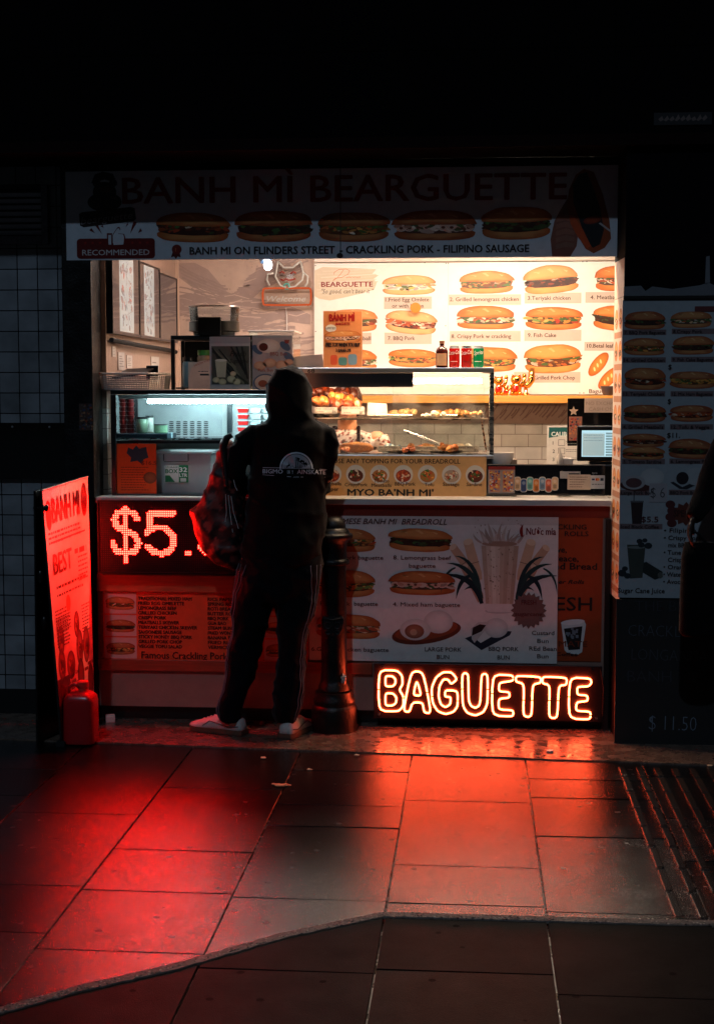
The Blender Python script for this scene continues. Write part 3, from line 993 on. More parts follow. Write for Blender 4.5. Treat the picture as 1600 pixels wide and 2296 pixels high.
S.oval(1121, 1216, 44, 8, (206, 192, 186), 5); S.oval(1121, 1218, 40, 6, (164, 128, 110), 5.2); S.oval(1121, 1368, 32, 6, (190, 182, 180), 3.8)
for k in range(16):
    a = 1084 + k * 5 + rnd(-4, 4); h_ = rnd(14, 46) * (1 - abs(k - 7.5) / 14)
    leaf((a, 1216), (a + rnd(-16, 10), 1216 - h_ * .6), (a + (a - 1121) * .5 + rnd(-8, 8), 1216 - h_ - 8), rnd(3, 8), mix((206, 188, 178), (140, 112, 100), rnd(0, .8)), 5.4)
for k in range(16): S.oval(rnd(1062, 1172), rnd(1163, 1200), rnd(1, 2.6), rnd(1, 2.4), (176, 156, 148), 5.8, 7)
leaf((1172, 1202), (1166, 1186), (1174, 1174), 7, (128, 24, 24), 5.9)
S.text('Nước mía', 1181, 1197, 16, (116, 22, 24), w=67, bold=.02)
S.p([(1188 + (41 if k % 2 == 0 else 34) * math.cos(R(k * 9)), 1366 + (41 if k % 2 == 0 else 34) * math.sin(R(k * 9))) for k in range(40)], (112, 84, 80), 6)
S.text('FRESH', 1188, 1353, 11, (96, 24, 24), w=34, bold=.02, al='C', l=8); S.text('sugarcane', 1188, 1378, 9, (96, 24, 24), w=62, bold=.02, al='C', l=8)
tag(S.build('poster', 'print'), 'white poster of filled rolls, steamed buns and a sugarcane drink behind the bollard', 'poster')

# --- red menu poster left of it
RD = (222, 84, 46)
S = Sheet(flat(YK - .006, 460), (0, -1, 0))
board(S, 226, 1328, 690, 1483, .005, RD)
S.rect(226, 1328, 690, 1483, RD, 0)
for a in (229, 590):
    for k, s_ in enumerate(('chicken', 'beef', 'fish')):
        b = 1331 + k * 50.5
        S.rect(a, b, a + 72, b + 47, (214, 170, 160), .6)
        bun(S, a + 36, b + 24, 66, 30, s_, crust=(150, 70, 40))
L1 = ['TRADITIONAL MIXED HAM', 'FRIED EGG OMELETTE', 'LEMONGRASS BEEF', 'GRILLED CHICKEN', 'CRISPY PORK', 'MEATBALLS SKEWER', 'TERIYAKI CHICKEN SKEWER', 'SAIGONESE SAUSAGE', 'STICKY HONEY BBQ PORK', 'GRILLED PORK CHOP', 'VEGGIE TOFU SALAD']
L2 = ['RICE PAPER ROLLS', 'SPRING ROLLS', 'ROTI BREAD', 'BUTTER ROLL', 'BBQ PORK', 'GUA BAO', 'STEAM BUNS', 'FRIED WONTON', 'BANANA FRITTER', 'FRIED RICE', 'VERMICELLI']
for k in range(11):
    b = 1347 + k * 10.75
    S.text(L1[k], 306, b, 7.6, (70, 20, 14), w=5.8 * len(L1[k]), bold=.045)
    S.text(L2[k], 463, b, 7.6, (70, 20, 14), w=6.0 * len(L2[k]), bold=.045)
S.text('Famous Crackling Pork', 312, 1478, 16, (66, 18, 14), w=196, bold=.02)
tag(S.build('poster', 'print'), 'red menu poster with two columns of black words and small roll pictures', 'poster')

# --- right pillar poster
GY = (150, 156, 162)
YP = YF - .006
S = Sheet(flat(YP, 1500), (0, -1, 0))
board(S, 1390, 672, 1700, 1341, .005, GY)
S.rect(1390, 672, 1700, 1341, GY, 0)
cr = (124, 62, 44)
rows = [(1440, 718, 92, 42, 'beef'), (1543, 716, 92, 40, 'crisp'), (1440, 777, 92, 40, 'chicken'), (1548, 774, 93, 43, 'beef'), (1443, 850, 94, 50, 'dark'), (1549, 851, 106, 42, 'fish'), (1443, 926, 96, 44, 'beef'), (1548, 926, 98, 40, 'pork'), (1441, 987, 96, 32, 'dark'), (1441, 1016, 96, 30, 'dark'), (1547, 1006, 100, 46, 'beef'), (1655, 716, 90, 40, 'beef'), (1655, 850, 90, 44, 'fish')]
for a, b, w_, h_, s_ in rows: bun(S, a, b, w_, h_, s_, crust=cr)
lab = [('7. BBQ Pork Baguette', 1392, 744), ('8.Crispy Pork', 1500, 742), ('14. Grilled Chicken', 1392, 806), ('9. Fish Cake Baguette', 1500, 805), ('13. Teriyaki Chicken', 1392, 882), ('12. Mix Ham Baguette', 1500, 882), ('4. Grilled Meatballs', 1392, 956), ('12. Tofu & Veggie', 1500, 956), ('5. Tomato Sardine', 1394, 1034), ('6. Lemongrass Beef', 1500, 1033), ('Large Pork Bun', 1390, 1104), ('BBQ Pork Bun', 1500, 1103), ('Iced Black Coffee', 1391, 1180)]
for t, a, b in lab:
    S.rect(a, b - 5, a + 96, b + 7, (112, 92, 94), 1); S.text(t, a + 3, b + 5, 7.5, (28, 20, 24), w=min(90, 5 * len(t)), bold=.02)
S.text('$', 1494, 828, 11, ink, bold=.03); S.text('$', 1494, 905, 11, ink, bold=.03); S.text('$11.', 1494, 981, 11, ink, w=29, bold=.03)
S.oval(1432, 1088, 42, 14, (70, 38, 36), 2, n=30); S.oval(1462, 1070, 27, 20, (166, 166, 168), 3, c2=(176, 176, 178)); S.oval(1421, 1082, 26, 16, (160, 156, 158), 3.4); S.oval(1421, 1083, 18, 11, (90, 60, 62), 4)
S.p([(1503, 1082), (1510, 1080), (1530, 1092), (1580, 1070), (1584, 1076), (1540, 1097), (1524, 1096)], (40, 40, 48), 2); S.oval(1560, 1068, 24, 20, (160, 162, 166), 3); S.oval(1530, 1072, 14, 14, (34, 26, 34), 3.4)
S.rect(1456, 1084, 1496, 1126, (158, 152, 156), 5); S.text('$ 6', 1459, 1116, 24, (46, 42, 48), w=32, bold=-.012, l=6.5)
S.p([(1415, 1126), (1443, 1126), (1440, 1175), (1419, 1175)], (44, 30, 34), 2); S.rect(1414, 1123, 1444, 1127, (90, 90, 96), 3); S.rect(1421, 1108, 1423, 1124, (36, 32, 40), 3)
S.text('$5.5', 1439, 1171, 13, (66, 22, 26), w=39, bold=.02)
S.p([(1540 + (36 if k % 2 == 0 else 27) * math.cos(R(k * 15)), 1152 + (27 if k % 2 == 0 else 20) * math.sin(R(k * 15))) for k in range(24)], (92, 44, 34), 2)
for k in range(4): S.oval(1504 + (k % 2) * 4, 1131 + k * 14, 11, 9, (78, 34, 36), 3)
S.text('SPECIAL', 1512, 1158, 15, (52, 24, 24), w=60, bold=.03)
for k, t in enumerate(['• Filipinos', '• Crispy Pork', '   mix BBQ', '• Tune Mix', '  Crispy Pork', '• Orange Juice', '• Watermelon', '• Avocado']):
    S.text(t.strip(), 1491 + (10 if t[0] == ' ' else 0), 1194 + k * 16.4, 10, ink, w=6.6 * len(t.strip()), bold=.025)
S.p([(1408, 1222), (1450, 1222), (1444, 1296), (1416, 1298)], (58, 62, 58), 2); S.oval(1429, 1228, 20, 3, (110, 114, 112), 3)
for a, b, rr in ((1436, 1214, 7), (1448, 1212, 6), (1456, 1224, 9), (1440, 1222, 8), (1404, 1276, 7), (1398, 1286, 10), (1410, 1292, 8)): S.oval(a, b, rr, rr * .8, (30, 40, 46), 3.4, 9)
S.p([(1446, 1262), (1452, 1260), (1489, 1282), (1490, 1294), (1472, 1300), (1444, 1284)], (34, 40, 40), 2.5); S.oval(1484, 1290, 6, 7, (84, 84, 80), 3)
S.text('Sugar Cane Juice', 1389, 1330, 11, ink, w=106, bold=.02)
S.rrect(1550, 687, 1594, 699, 2, (96, 44, 44), 6)
tag(S.build('poster', 'print'), 'tall grey-lit menu poster of filled rolls on the pillar right of the shop', 'poster')
# clear tape and torn film above it
m = M()
pts = [(1392, 642), (1430, 640), (1440, 652), (1455, 642), (1500, 648), (1560, 640), (1580, 634), (1605, 646), (1640, 645), (1640, 661), (1392, 663)]
f_ = flat(YP, 1500)
m.slab([f_(a, b) for a, b in pts], (0, .003, 0), (104, 106, 112))
m.slab([f_(a, b) for a, b in [(1573, 576), (1581, 574), (1583, 634), (1572, 638)]], (0, .003, 0), (104, 106, 112))
tag(m.build('plastic_film', 'vinyl'), 'torn grey plastic film stuck to the pillar above the menu poster', 'plastic film')
m = M(); m.box(X(1390, YP), X(1700, YP), YP - .008, YF - .001, Z(671, YP, 1500), Z(662, YP, 1500), (14, 14, 16)); tag(m.build('rail', 'paint', bev=.002), 'thin black rail along the top edge of the pillar poster', 'rail')
# little faded plaque high on the pillar
S = Sheet(flat(YP, 1520), (0, -1, 0)); board(S, 1452, 252, 1580, 280, .005, (30, 28, 30))
for k in range(9): S.p([(1462 + k * 12, 268 + rnd(-3, 3)), (1470 + k * 12, 258 + rnd(-2, 4)), (1474 + k * 12, 266 + rnd(-3, 3)), (1466 + k * 12, 272)], (100, 84, 80), 1)
tag(S.build('plaque', 'print'), 'small dark plaque with worn pale marks high on the right pillar', 'plaque')

# --- chalk board under it
S = Sheet(flat(YP - .012, 1490), (0, -1, 0))
board(S, 1386, 1345, 1700, 1690, .016, (14, 13, 14))
S.rect(1386, 1345, 1700, 1690, (15, 14, 15), 0)
ck = (62, 70, 80)
S.text('THE BEST', 1428, 1371, 25, (40, 42, 50), w=150, bold=-.022); S.text('CRACKLING', 1414, 1427, 27, ck, w=172, bold=-.022, rot=.01); S.text('LONGANISA', 1422, 1480, 27, (52, 58, 66), w=172, bold=-.022, rot=.02)
S.text('BÁNH MÌ', 1414, 1530, 27, (44, 48, 56), w=150, bold=-.022); S.text('$ 11.50', 1464, 1636, 34, (96, 108, 122), w=108, bold=-.02, rot=.02)
for k in range(50): S.oval(rnd(1400, 1590), rnd(1380, 1640), rnd(2, 12), rnd(1, 5), (19, 19, 21), .4, 9)
tag(S.build('chalkboard', mat('slate', rough=.7, var=.2, vscale=12)), 'black chalkboard with handwritten price leaning below the pillar poster', 'chalkboard')

# --- poster strip wrapped on the pillar's inner side
za, zb = Z(582, 6.7, 1385), Z(1342, 6.7, 1385)
def side(u, v):
    return Vector((xp - .0032 - .0165 * u * 1.0, YF - .002 + .27 * u, za + (zb - za) * v))
nn = Vector((-1, -.06, 0))
S = Sheet(side, nn)
S.rect(0, 0, 1, .11, (206, 178, 166), 0)
S.rect(0, .112, 1, 1, (214, 196, 184), 0)
S.rect(0, .112, .07, 1, (150, 120, 110), .6)
for k in range(9):
    v = .16 + k * .094
    S.rect(.1, v + .05, .92, v + .068, (176, 120, 90), 1)
    for u in (.3, .72):
        S.oval(u, v + .012, .17, .03, (196, 104, 52), 1.5, 16, c2=(226, 160, 90)); S.oval(u, v + .018, .12, .01, (84, 40, 24), 3, 12)
        for j in range(8): S.oval(u + rnd(-.1, .1), v + .018 + rnd(-.008, .008), .03, .004, random.choice([(200, 80, 40), (60, 90, 50), (240, 210, 180)]), 3.4, 7)
S.slab([side(0, 0), side(1, 0), side(1, 1), side(0, 1)], (.0028, 0, 0), (120, 100, 90))
tag(S.build('poster', 'print'), 'narrow poster strip with small roll pictures wrapped round the pillar inner edge', 'poster')
# ================================================================== COUNTER
CT = thing('counter', (-.58, YK, 0), 'long red-lit shop counter with steel ledge and wooden trims', 'counter')
xl, xr_ = xc1 + .002, .640
zt_ = Z(1118, 6.87, 1000)
m = M(); m.box(xl, xr_, YK, 7.54, .075, zt_ - .03, (150, 116, 104)); m.build('body', 'paint', CT)
m = M(); m.box(xl, xr_, YK + .03, 7.52, 0.009, .074, (12, 11, 11)); m.build('kickboard', 'paint', CT)
m = M(); m.box(xl, xr_, YK - .03, 7.58, zt_ - .0295, zt_ - .001, (196, 190, 186)); m.build('ledge', 'laminate', CT, bev=.002)
za, zb = Z(1289, YK, 460), Z(1327, YK, 460)
m = M()
m.box(xl, X(699, YK), YK - .022, YK - .001, zb, za, (172, 84, 50)); m.box(xl, X(835, YK), YK - .018, YK - .001, Z(1510, YK), Z(1485, YK), (150, 62, 38))
m.box(xl, X(228, YK) - .001, YK - .012, YK - .001, Z(1484, YK), zb - .001, (140, 60, 36))
m.build('trim', 'wood', CT, bev=.002)
m = M(); m.box(X(722, YK), xr_ - .006, YK - .006, YK - .001, Z(1157, YK), Z(1124, YK), (126, 40, 26)); m.build('red_band', 'print', CT)
m = M(); m.box(X(1357, YK), xr_, YK - .03, YK - .0065, .0, Z(1158, YK), (26, 18, 18)); m.build('end_post', 'paint', CT, bev=.002)

# --- LED price sign
YL = 6.80
LS = thing('led_sign', ((X(370, YL)), YL, Z(1285, YL)), 'black dot-matrix price sign with glowing red $5.5 digits', 'LED sign')
f_ = flat(YL, 370)
x0, x1 = X(219, YL), X(560, YL)
z0, z1 = Z(1287, YL, 370), Z(1122, YL, 370)
m = M(); m.box(x0, x1, YL, YK - .0235, z0, z1, (9, 8, 8)); m.build('housing', 'plastic', LS, bev=.003)
m = M(); t = .008
m.box(x0, x1, YL - .012, YL - .0005, z1 - t, z1, (12, 10, 10)); m.box(x0, x1, YL - .012, YL - .0005, z0, z0 + t, (12, 10, 10))
m.box(x0, x0 + t * .6, YL - .012, YL - .0005, z0 + t, z1 - t, (12, 10, 10)); m.box(x1 - t, x1, YL - .012, YL - .0005, z0 + t, z1 - t, (12, 10, 10)); m.build('bezel', 'plastic', LS)
zp = lambda x, y: (x / 2.857, 1040 + y / 2.857)
five = lambda dx: [[(1108 + dx, 315), (957 + dx, 315), (948 + dx, 432)], [(935 + dx, 440), (990 + dx, 406), (1055 + dx, 410), (1100 + dx, 452), (1108 + dx, 510), (1080 + dx, 560), (1030 + dx, 576), (970 + dx, 565), (938 + dx, 530)]]
strokes = [[(875, 352), (848, 318), (800, 304), (748, 316), (726, 358), (742, 404), (800, 432), (856, 456), (884, 508), (862, 558), (800, 577), (740, 560), (716, 512)], [(798, 285), (798, 622)]] + five(0) + five(345)
strokes = [[zp(*q) for q in s_] for s_ in strokes]
pit = 4.76
def dseg(p, a, b):
    vx, vy = b[0] - a[0], b[1] - a[1]
    t = max(0, min(1, ((p[0] - a[0]) * vx + (p[1] - a[1]) * vy) / (vx * vx + vy * vy + 1e-9)))
    return math.hypot(p[0] - a[0] - t * vx, p[1] - a[1] - t * vy)
on, off = M(), M()
ox, oy = 224.5, 1128
for r_ in range(33):
    for c_ in range(70):
        a, b = ox + c_ * pit, oy + r_ * pit
        d = min(dseg((a, b), s_[i], s_[i + 1]) for s_ in strokes for i in range(len(s_) - 1))
        lit = d < pit * (1.38 if True else 1) or (abs(a - 418.5) < pit * 1.45 and abs(b - 1240) < pit * 1.45)
        p = f_(a, b)
        if lit:
            q = on; rr, dd = .0040, .0045
        else:
            q = off; rr, dd = .0026, .0025
        n_ = 8 if lit else 5
        q.rings([[p + Vector((rr * s2 * math.cos(k * 2 * math.pi / n_), -dd * (1 - s2) * 1.6 - .0006, rr * s2 * math.sin(k * 2 * math.pi / n_))) for k in range(n_)] for s2 in (1, .72)], (70, 18, 16) if not lit else (255, 0, 0))
on.build('lit_leds', 'led_on', LS); off.build('unlit_leds', 'plastic', LS)

# --- neon sign
YN = 6.80
NS = thing('neon_sign', (X(1090, YN), YN, Z(1613, YN)), 'BAGUETTE neon sign of orange tube letters on a black board', 'neon sign')
f_ = flat(YN - .014, 1090)
m = M(); m.box(X(838, YN), X(1357, YN) - .004, YN, YN + .012, Z(1614, YN, 1090), Z(1490, YN, 1090), (15, 7, 6)); m.build('backboard', mat('acrylic_black', rough=.38, spec=.5), NS, bev=.002)
m = M()
for a, b in ((860, 1497), (1334, 1497), (850, 1606), (1345, 1606)):
    m = M(); m.cyl(flat(YN - .012, 1090)(a, b), .006, .012, (150, 150, 150), 12, 'y'); m.build('fixing', 'steel', NS)
for a in (880, 1300):
    m = M(); m.box(X(a, YN), X(a + 4, YN), YN + .0125, YK - .001, Z(1600, YN), Z(1500, YN), (20, 20, 20)); m.build('bracket', 'plastic', NS)
nl = [('B', [[(376, 903), (468, 903), (494, 928), (497, 972), (480, 1000), (500, 1030), (502, 1078), (478, 1108), (376, 1108)], [(410, 932), (446, 932), (461, 948), (460, 970), (446, 984), (410, 984)], [(410, 1018), (448, 1018), (466, 1038), (464, 1066), (446, 1080), (410, 1080)]]),
      ('A', [[(540, 906), (600, 908), (642, 1114), (606, 1112), (598, 1062), (546, 1062), (532, 1110), (500, 1106)], [(568, 948), (592, 1028), (550, 1026)]]),
      ('G', [[(772, 942), (744, 908), (700, 908), (664, 936), (642, 990), (648, 1062), (674, 1104), (714, 1118), (754, 1106), (775, 1078), (775, 1000), (712, 998), (710, 1030), (740, 1032), (738, 1068), (714, 1084), (690, 1070), (678, 1030), (682, 978), (702, 944), (726, 944), (742, 968)]]),
      ('U', [[(796, 912), (828, 912), (830, 1048), (844, 1076), (866, 1084), (884, 1072), (890, 1046), (894, 914), (926, 914), (926, 1062), (906, 1104), (866, 1122), (824, 1110), (800, 1074)]]),
      ('E', [[(950, 916), (1053, 918), (1055, 946), (984, 956), (982, 1000), (1036, 1002), (1037, 1030), (982, 1036), (982, 1090), (1056, 1092), (1056, 1124), (948, 1120)]]),
      ('T', [[(1068, 920), (1194, 924), (1193, 954), (1152, 962), (1150, 1124), (1106, 1122), (1110, 960), (1068, 950)]]),
      ('T', [[(1202, 922), (1326, 926), (1323, 962), (1284, 966), (1280, 1128), (1236, 1126), (1240, 964), (1202, 956)]]),
      ('E', [[(1338, 924), (1444, 928), (1450, 950), (1434, 968), (1378, 970), (1378, 1010), (1430, 1012), (1432, 1040), (1376, 1046), (1372, 1090), (1448, 1092), (1446, 1132), (1336, 1128)]])]
def chaikin(p, n=2, q=.16):
    for _ in range(n):
        o = []
        for i in range(len(p)):
            a, b = p[i], p[(i + 1) % len(p)]
            o += [(a[0] + (b[0] - a[0]) * q, a[1] + (b[1] - a[1]) * q), (a[0] + (b[0] - a[0]) * (1 - q), a[1] + (b[1] - a[1]) * (1 - q))]
        p = o
        q = .25
    return p
for ch, loops in nl:
    m = M()
    for lp in loops:
        m.tube([f_(680 + x / 2.2222, 1100 + y / 2.2222) for x, y in chaikin(lp)], .0040, (255, 200, 160), 8, True)
    m.build('letter', 'neon_on', NS, smooth='all')
m = M()
for x, y in ((376, 1000), (502, 1040), (540, 1064), (620, 1010), (650, 1030), (775, 1050), (797, 990), (925, 990), (950, 1010), (1054, 932), (1108, 1040), (1150, 1040), (1238, 1040), (1282, 1040), (1338, 1020), (1448, 1110)):
    q = f_(680 + x / 2.2222, 1100 + y / 2.2222)
    m = M(); m.box(q.x - .007, q.x + .007, q.y - .0046, YN - .0005, q.z - .0025, q.z + .0025, (20, 16, 16)); m.build('clip', 'plastic', NS)
# cable
m = M(); m.tube([P(1345, 1500, YN + .0), P(1352, 1540, YN - .005), P(1350, 1600, YN - .004), G(1348, 1640)], .003, (20, 16, 16), 6); m.build('cable', 'rubber', NS, smooth=True)

# ================================================================== GLASS DISPLAY CASE, RIGHT
YC, YCb = 7.05, 7.50
DC = thing('display_case', (X(900, YC), YC, zt_), 'glass food display case full of lit snacks on the counter', 'display case')
x0, x1 = X(655, YC), X(1105, YC)
zb0 = Z(1020, YC, 900)
zt0 = Z(825, YC, 900)
zf = Z(868, YC, 900)
m = M()
m.box(x0, x1, YC - .005, YCb, zt0 - .022, zt0, (200, 196, 192))
m.box(x0, x1, YC - .012, YC - .0055, zt0 - .024, zt0 + .001, (210, 206, 202))
m.build('top_deck', mat('steel_clean', rough=.3, metal=.9, var=.04, vscale=4), DC, bev=.002)
m = M()
m.slab([(x0, YC - .004, zt0 - .0245), (X(925, YC), YC - .004, zt0 - .0245), (X(925, YC), YC - .004, zf), (x0, YC - .004, zf)], (0, .010, 0), (130, 120, 118))
m.build('fascia', 'steel_clean', DC)
m = M()
m.box(x0, x1, YC - .01, YCb, zb0 - .016, zb0, (206, 202, 198)); m.box(x0, x1, YC + .01, YCb - .01, zt_, zb0 - .0165, (150, 140, 132))
m.build('base', 'steel_clean', DC, bev=.002)
m = M()
for q in ((x1 - .020, x1, YC - .006, YC + .014), (x1 - .02, x1, YCb - .02, YCb), (x0, x0 + .02, YCb - .02, YCb)):
    m = M(); m.box(*q, zb0 + .001, zt0 - .0245, (222, 216, 208)); m.build('post', 'steel', DC)
m = M()
m.slab([(x0, YC, zb0 + .001), (x1 - .021, YC, zb0 + .001), (x1 - .021, YC, zf - .0005), (x0, YC, zf - .0005)], (0, .004, 0), (255, 255, 255))
m.build('front_pane', 'glass', DC)
m = M()
m.slab([(X(928, YC), YC, zf), (x1 - .021, YC, zf), (x1 - .021, YC, zt0 - .026), (X(928, YC), YC, zt0 - .026)], (0, .004, 0), (255, 255, 255))
m.build('upper_pane', 'glass_clear', DC)
m = M()
m.slab([(X(880, YCb), YCb - .03, zb0 + .01), (X(1085, YCb), YCb - .03, zb0 + .01), (X(1085, YCb), YCb - .03, zf + .02), (X(880, YCb), YCb - .03, zf + .02)], (0, .004, 0), (255, 255, 255))
m.build('sliding_pane', 'glass', DC)
zs = Z(938, 7.1, 900)
m = M()
m.box(x0 + .01, x1 - .03, YC + .05, YCb - .04, zs - .006, zs, (220, 220, 220))
m.build('shelf', 'glass_clear', DC)
m = M()
m.tube([(x0 + .01, YC + .05, zs - .003), (x1 - .03, YC + .05, zs - .003)], .0055, (214, 196, 180), 8); m.tube([(x0 + .01, YCb - .05, zs - .003), (x1 - .03, YCb - .05, zs - .003)], .0045, (214, 196, 180), 8)
m.tube([(x1 - .06, YC + .05, zs), (x1 - .035, YC + .02, zb0 + .02)], .004, (214, 170, 140), 8)
m.build('shelf_rail', 'steel', DC, smooth=True)
m = M(); m.tube([(x0 + .05, YC + .032, zf + .03), (x1 - .06, YC + .032, zf + .03)], .012, (255, 255, 255), 10); m.build('heat_lamp', 'lamp_heat', DC, smooth='all')
m = M(); m.box(x0 + .01, x1 - .03, YC + .02, YCb - .05, zb0 + .0005, zb0 + .006, (205, 198, 190)); m.build('tray', 'steel', DC)
S = Sheet(flat(YC - .0125, 700), (0, -1, 0)); S.text('68', 690, 836, 9, (20, 18, 18), w=16, bold=.02, l=1); S.build('number', 'print', DC)

def food(name, label, cat, fn, grp=None, mt='food'):
    m_ = M(); fn(m_)
    o = m_.build(name, mt, smooth='all')
    return tag(o, label, cat, grp)
# crackling pork pieces on upper shelf
def roast(a0, b0, a1, b1, Y, th, cols, seed):
    def fn(m_):
        random.seed(seed)
        p0, p1 = P(a0, b0, Y), P(a1, b1, Y)
        for k in range(13):
            t = k / 12
            c_ = p0.lerp(p1, t)
            m_.ell(c_ + Vector((rnd(-.01, .01), rnd(-.03, .03), rnd(-.004, .006))), rnd(.018, .034), rnd(.03, .05), th * rnd(.7, 1.2), random.choice(cols), 12, 8, .5, 5)
    return fn
pk = [(150, 62, 20), (190, 92, 34), (110, 40, 14), (206, 120, 50)]
food('roast_pork', 'long crackling pork belly slab lying on the upper glass shelf', 'roast pork', roast(700, 900, 782, 912, 7.22, .026, pk, 3))
food('roast_pork', 'golden curled pork crackling piece behind the two price tags', 'roast pork', roast(748, 888, 800, 905, 7.32, .024, [(214, 128, 52), (230, 160, 80), (190, 92, 34)], 4))
food('roast_pork', 'dark hanging slab of roast pork at the top left inside the case', 'roast pork', roast(700, 880, 790, 884, 7.40, .030, [(96, 34, 14), (130, 50, 18), (70, 26, 12)], 5))
m = M(); m.ell(P(801, 906, 7.22), .013, .02, .018, (236, 206, 160), 14, 9, .2); tag(m.build('boiled_egg', 'food', smooth='all'), 'pale boiled egg at the end of the roast pork', 'egg')
m = M()
p = P(728, 938, 7.15); m.lathe(p.x, 7.19, [(.01, zs + .001), (.062, zs + .001), (.075, zs + .022), (.078, zs + .023), (.07, zs + .018), (.0, zs + .006)], (120, 112, 108)); tag(m.build('serving_tray', 'steel', smooth=True), 'round steel tray under the crackling pork on the glass shelf', 'tray')
random.seed(11)
def pasties(px, n_, z_, Y, cols, spread=.03, r=.018):
    def fn(m_):
        p = P(px, 900, Y)
        for k in range(n_):
            m_.ell((p.x + rnd(-spread, spread), Y + rnd(-.03, .03), z_ + r * .8 + rnd(0, .012)), r * rnd(.8, 1.25), r * rnd(.8, 1.2), r * rnd(.7, 1.), random.choice(cols), 12, 8, .35, 5)
    return fn
gold_ = [(206, 130, 62), (226, 160, 90), (180, 96, 40)]
food('pastry', 'pale pastry puffs lying near the middle of the upper glass shelf', 'pastry', pasties(975, 6, zs, 7.20, [(240, 222, 196), (246, 232, 208), (226, 196, 150)], .045, .015))
food('pastry', 'shallow pie with crumbly top at the right end of the glass shelf', 'pastry', pasties(1060, 9, zs + .008, 7.20, [(226, 170, 110), (240, 196, 140)], .04, .012))
m = M(); p = P(1060, 935, 7.20); m.lathe(p.x, 7.20, [(.02, zs + .001), (.040, zs + .001), (.052, zs + .018), (.046, zs + .018), (.01, zs + .012)], (214, 196, 180)); tag(m.build('pie_dish', 'steel', smooth=True), 'small foil dish holding the shallow pie on the glass shelf', 'dish')
zq = zb0 + .006
def baguette(m_):
    p = P(800, 1010, 7.12)
    m_.tube([(p.x - .09, 7.13, zq + .02), (p.x - .07, 7.13, zq + .024), (p.x, 7.14, zq + .028), (p.x + .06, 7.14, zq + .024), (p.x + .08, 7.14, zq + .02)], [.006, .022, .027, .022, .006], [(190, 104, 40), (214, 132, 56), (226, 150, 74), (214, 132, 56), (190, 104, 40)], 14)
food('baguette', 'golden filled baguette lying at the left end of the lower tray', 'baguette', baguette)
food('meatballs', 'pile of brown glazed meatballs in the middle of the lower tray', 'meatballs', pasties(916, 7, zq, 7.12, [(150, 70, 30), (176, 90, 42)], .022, .014))
food('meatballs', 'two small piled meatballs beside the arm behind the glass', 'meatballs', pasties(938, 3, zq + .012, 7.16, [(160, 78, 34), (190, 100, 50)], .01, .014))
food('fried_chicken', 'big golden fried chicken pieces at the right of the lower tray', 'fried chicken', pasties(1010, 6, zq + .004, 7.12, gold_, .028, .02))
food('spring_rolls', 'heap of small fried bites beside the baguette on the lower tray', 'fried snacks', pasties(770, 9, zq, 7.10, gold_, .022, .012))
m = M()
for k in range(7):
    p = P(860 + k * 5, 1000, 7.26)
    m.tube([(p.x, 7.23, zq + .004), (p.x + .01, 7.26, zq + .03 + .006 * math.sin(k)), (p.x + .02, 7.30, zq + .004)], .008, (206, 222, 230) if k % 2 else (120, 150, 176), 8)
tag(m.build('tea_towel', 'cloth', smooth='all'), 'folded blue striped tea towel behind the snacks', 'tea towel')
# more goods filling the case
food('pastry', 'row of pale bread rolls along the back of the upper shelf', 'pastry', pasties(905, 9, zs, 7.36, [(232, 196, 140), (240, 214, 170), (214, 166, 106)], .075, .020))
food('pastry', 'browned rolls at the back right of the upper shelf', 'pastry', pasties(1010, 7, zs, 7.38, [(206, 136, 70), (224, 166, 100)], .07, .020))
food('sausage_rolls', 'golden sausage rolls at the back of the lower tray near the tongs', 'sausage rolls', pasties(955, 10, zq, 7.34, gold_, .085, .019))
food('dumplings', 'pale dumplings at the back right of the lower tray', 'dumplings', pasties(1045, 8, zq, 7.32, [(236, 222, 200), (226, 204, 176)], .05, .018))
for a_, lb_ in ((885, 'wire-lined tray of paper under the rolls at the upper shelf left'), (985, 'paper-lined tray at the upper shelf right')):
    p = P(a_, 940, 7.3); m = M(); m.rings([[(p.x + sx * w_, 7.3 + sy * w_ * .8, z_) for sx, sy in ((-1, -1), (1, -1), (1, 1), (-1, 1))] for w_, z_ in ((.07, zs + .001), (.085, zs + .014), (.09, zs + .014), (.088, zs + .017), (.078, zs + .017), (.07, zs + .004))], (226, 220, 212)); tag(m.build('food_tray', 'steel'), lb_, 'tray')
for a_, lb_ in ((905, 'steel tray under the meatballs on the lower level'), (1000, 'steel tray under the fried chicken on the lower level')):
    p = P(a_, 1008, 7.16); m = M(); m.rings([[(p.x + sx * w_, 7.16 + sy * w_ * .7, z_) for sx, sy in ((-1, -1), (1, -1), (1, 1), (-1, 1))] for w_, z_ in ((.06, zq + .0005), (.078, zq + .012), (.084, zq + .012), (.078, zq + .014), (.06, zq + .003))], (216, 208, 200)); tag(m.build('food_tray', 'steel'), lb_, 'tray')
# tongs
m = M()
a_, b_ = P(905, 965, 7.28), P(985, 995, 7.20)
m.tube([a_, a_.lerp(b_, .5) + Vector((0, 0, .004)), b_], .006, (190, 190, 196), 8); m.tube([a_ + Vector((0, .03, 0)), b_ + Vector((.0, .02, -.01))], .006, (190, 190, 196), 8)
tag(m.build('tongs', 'steel', smooth=True), 'steel tongs lying slanted across the lower level of the case', 'tongs')
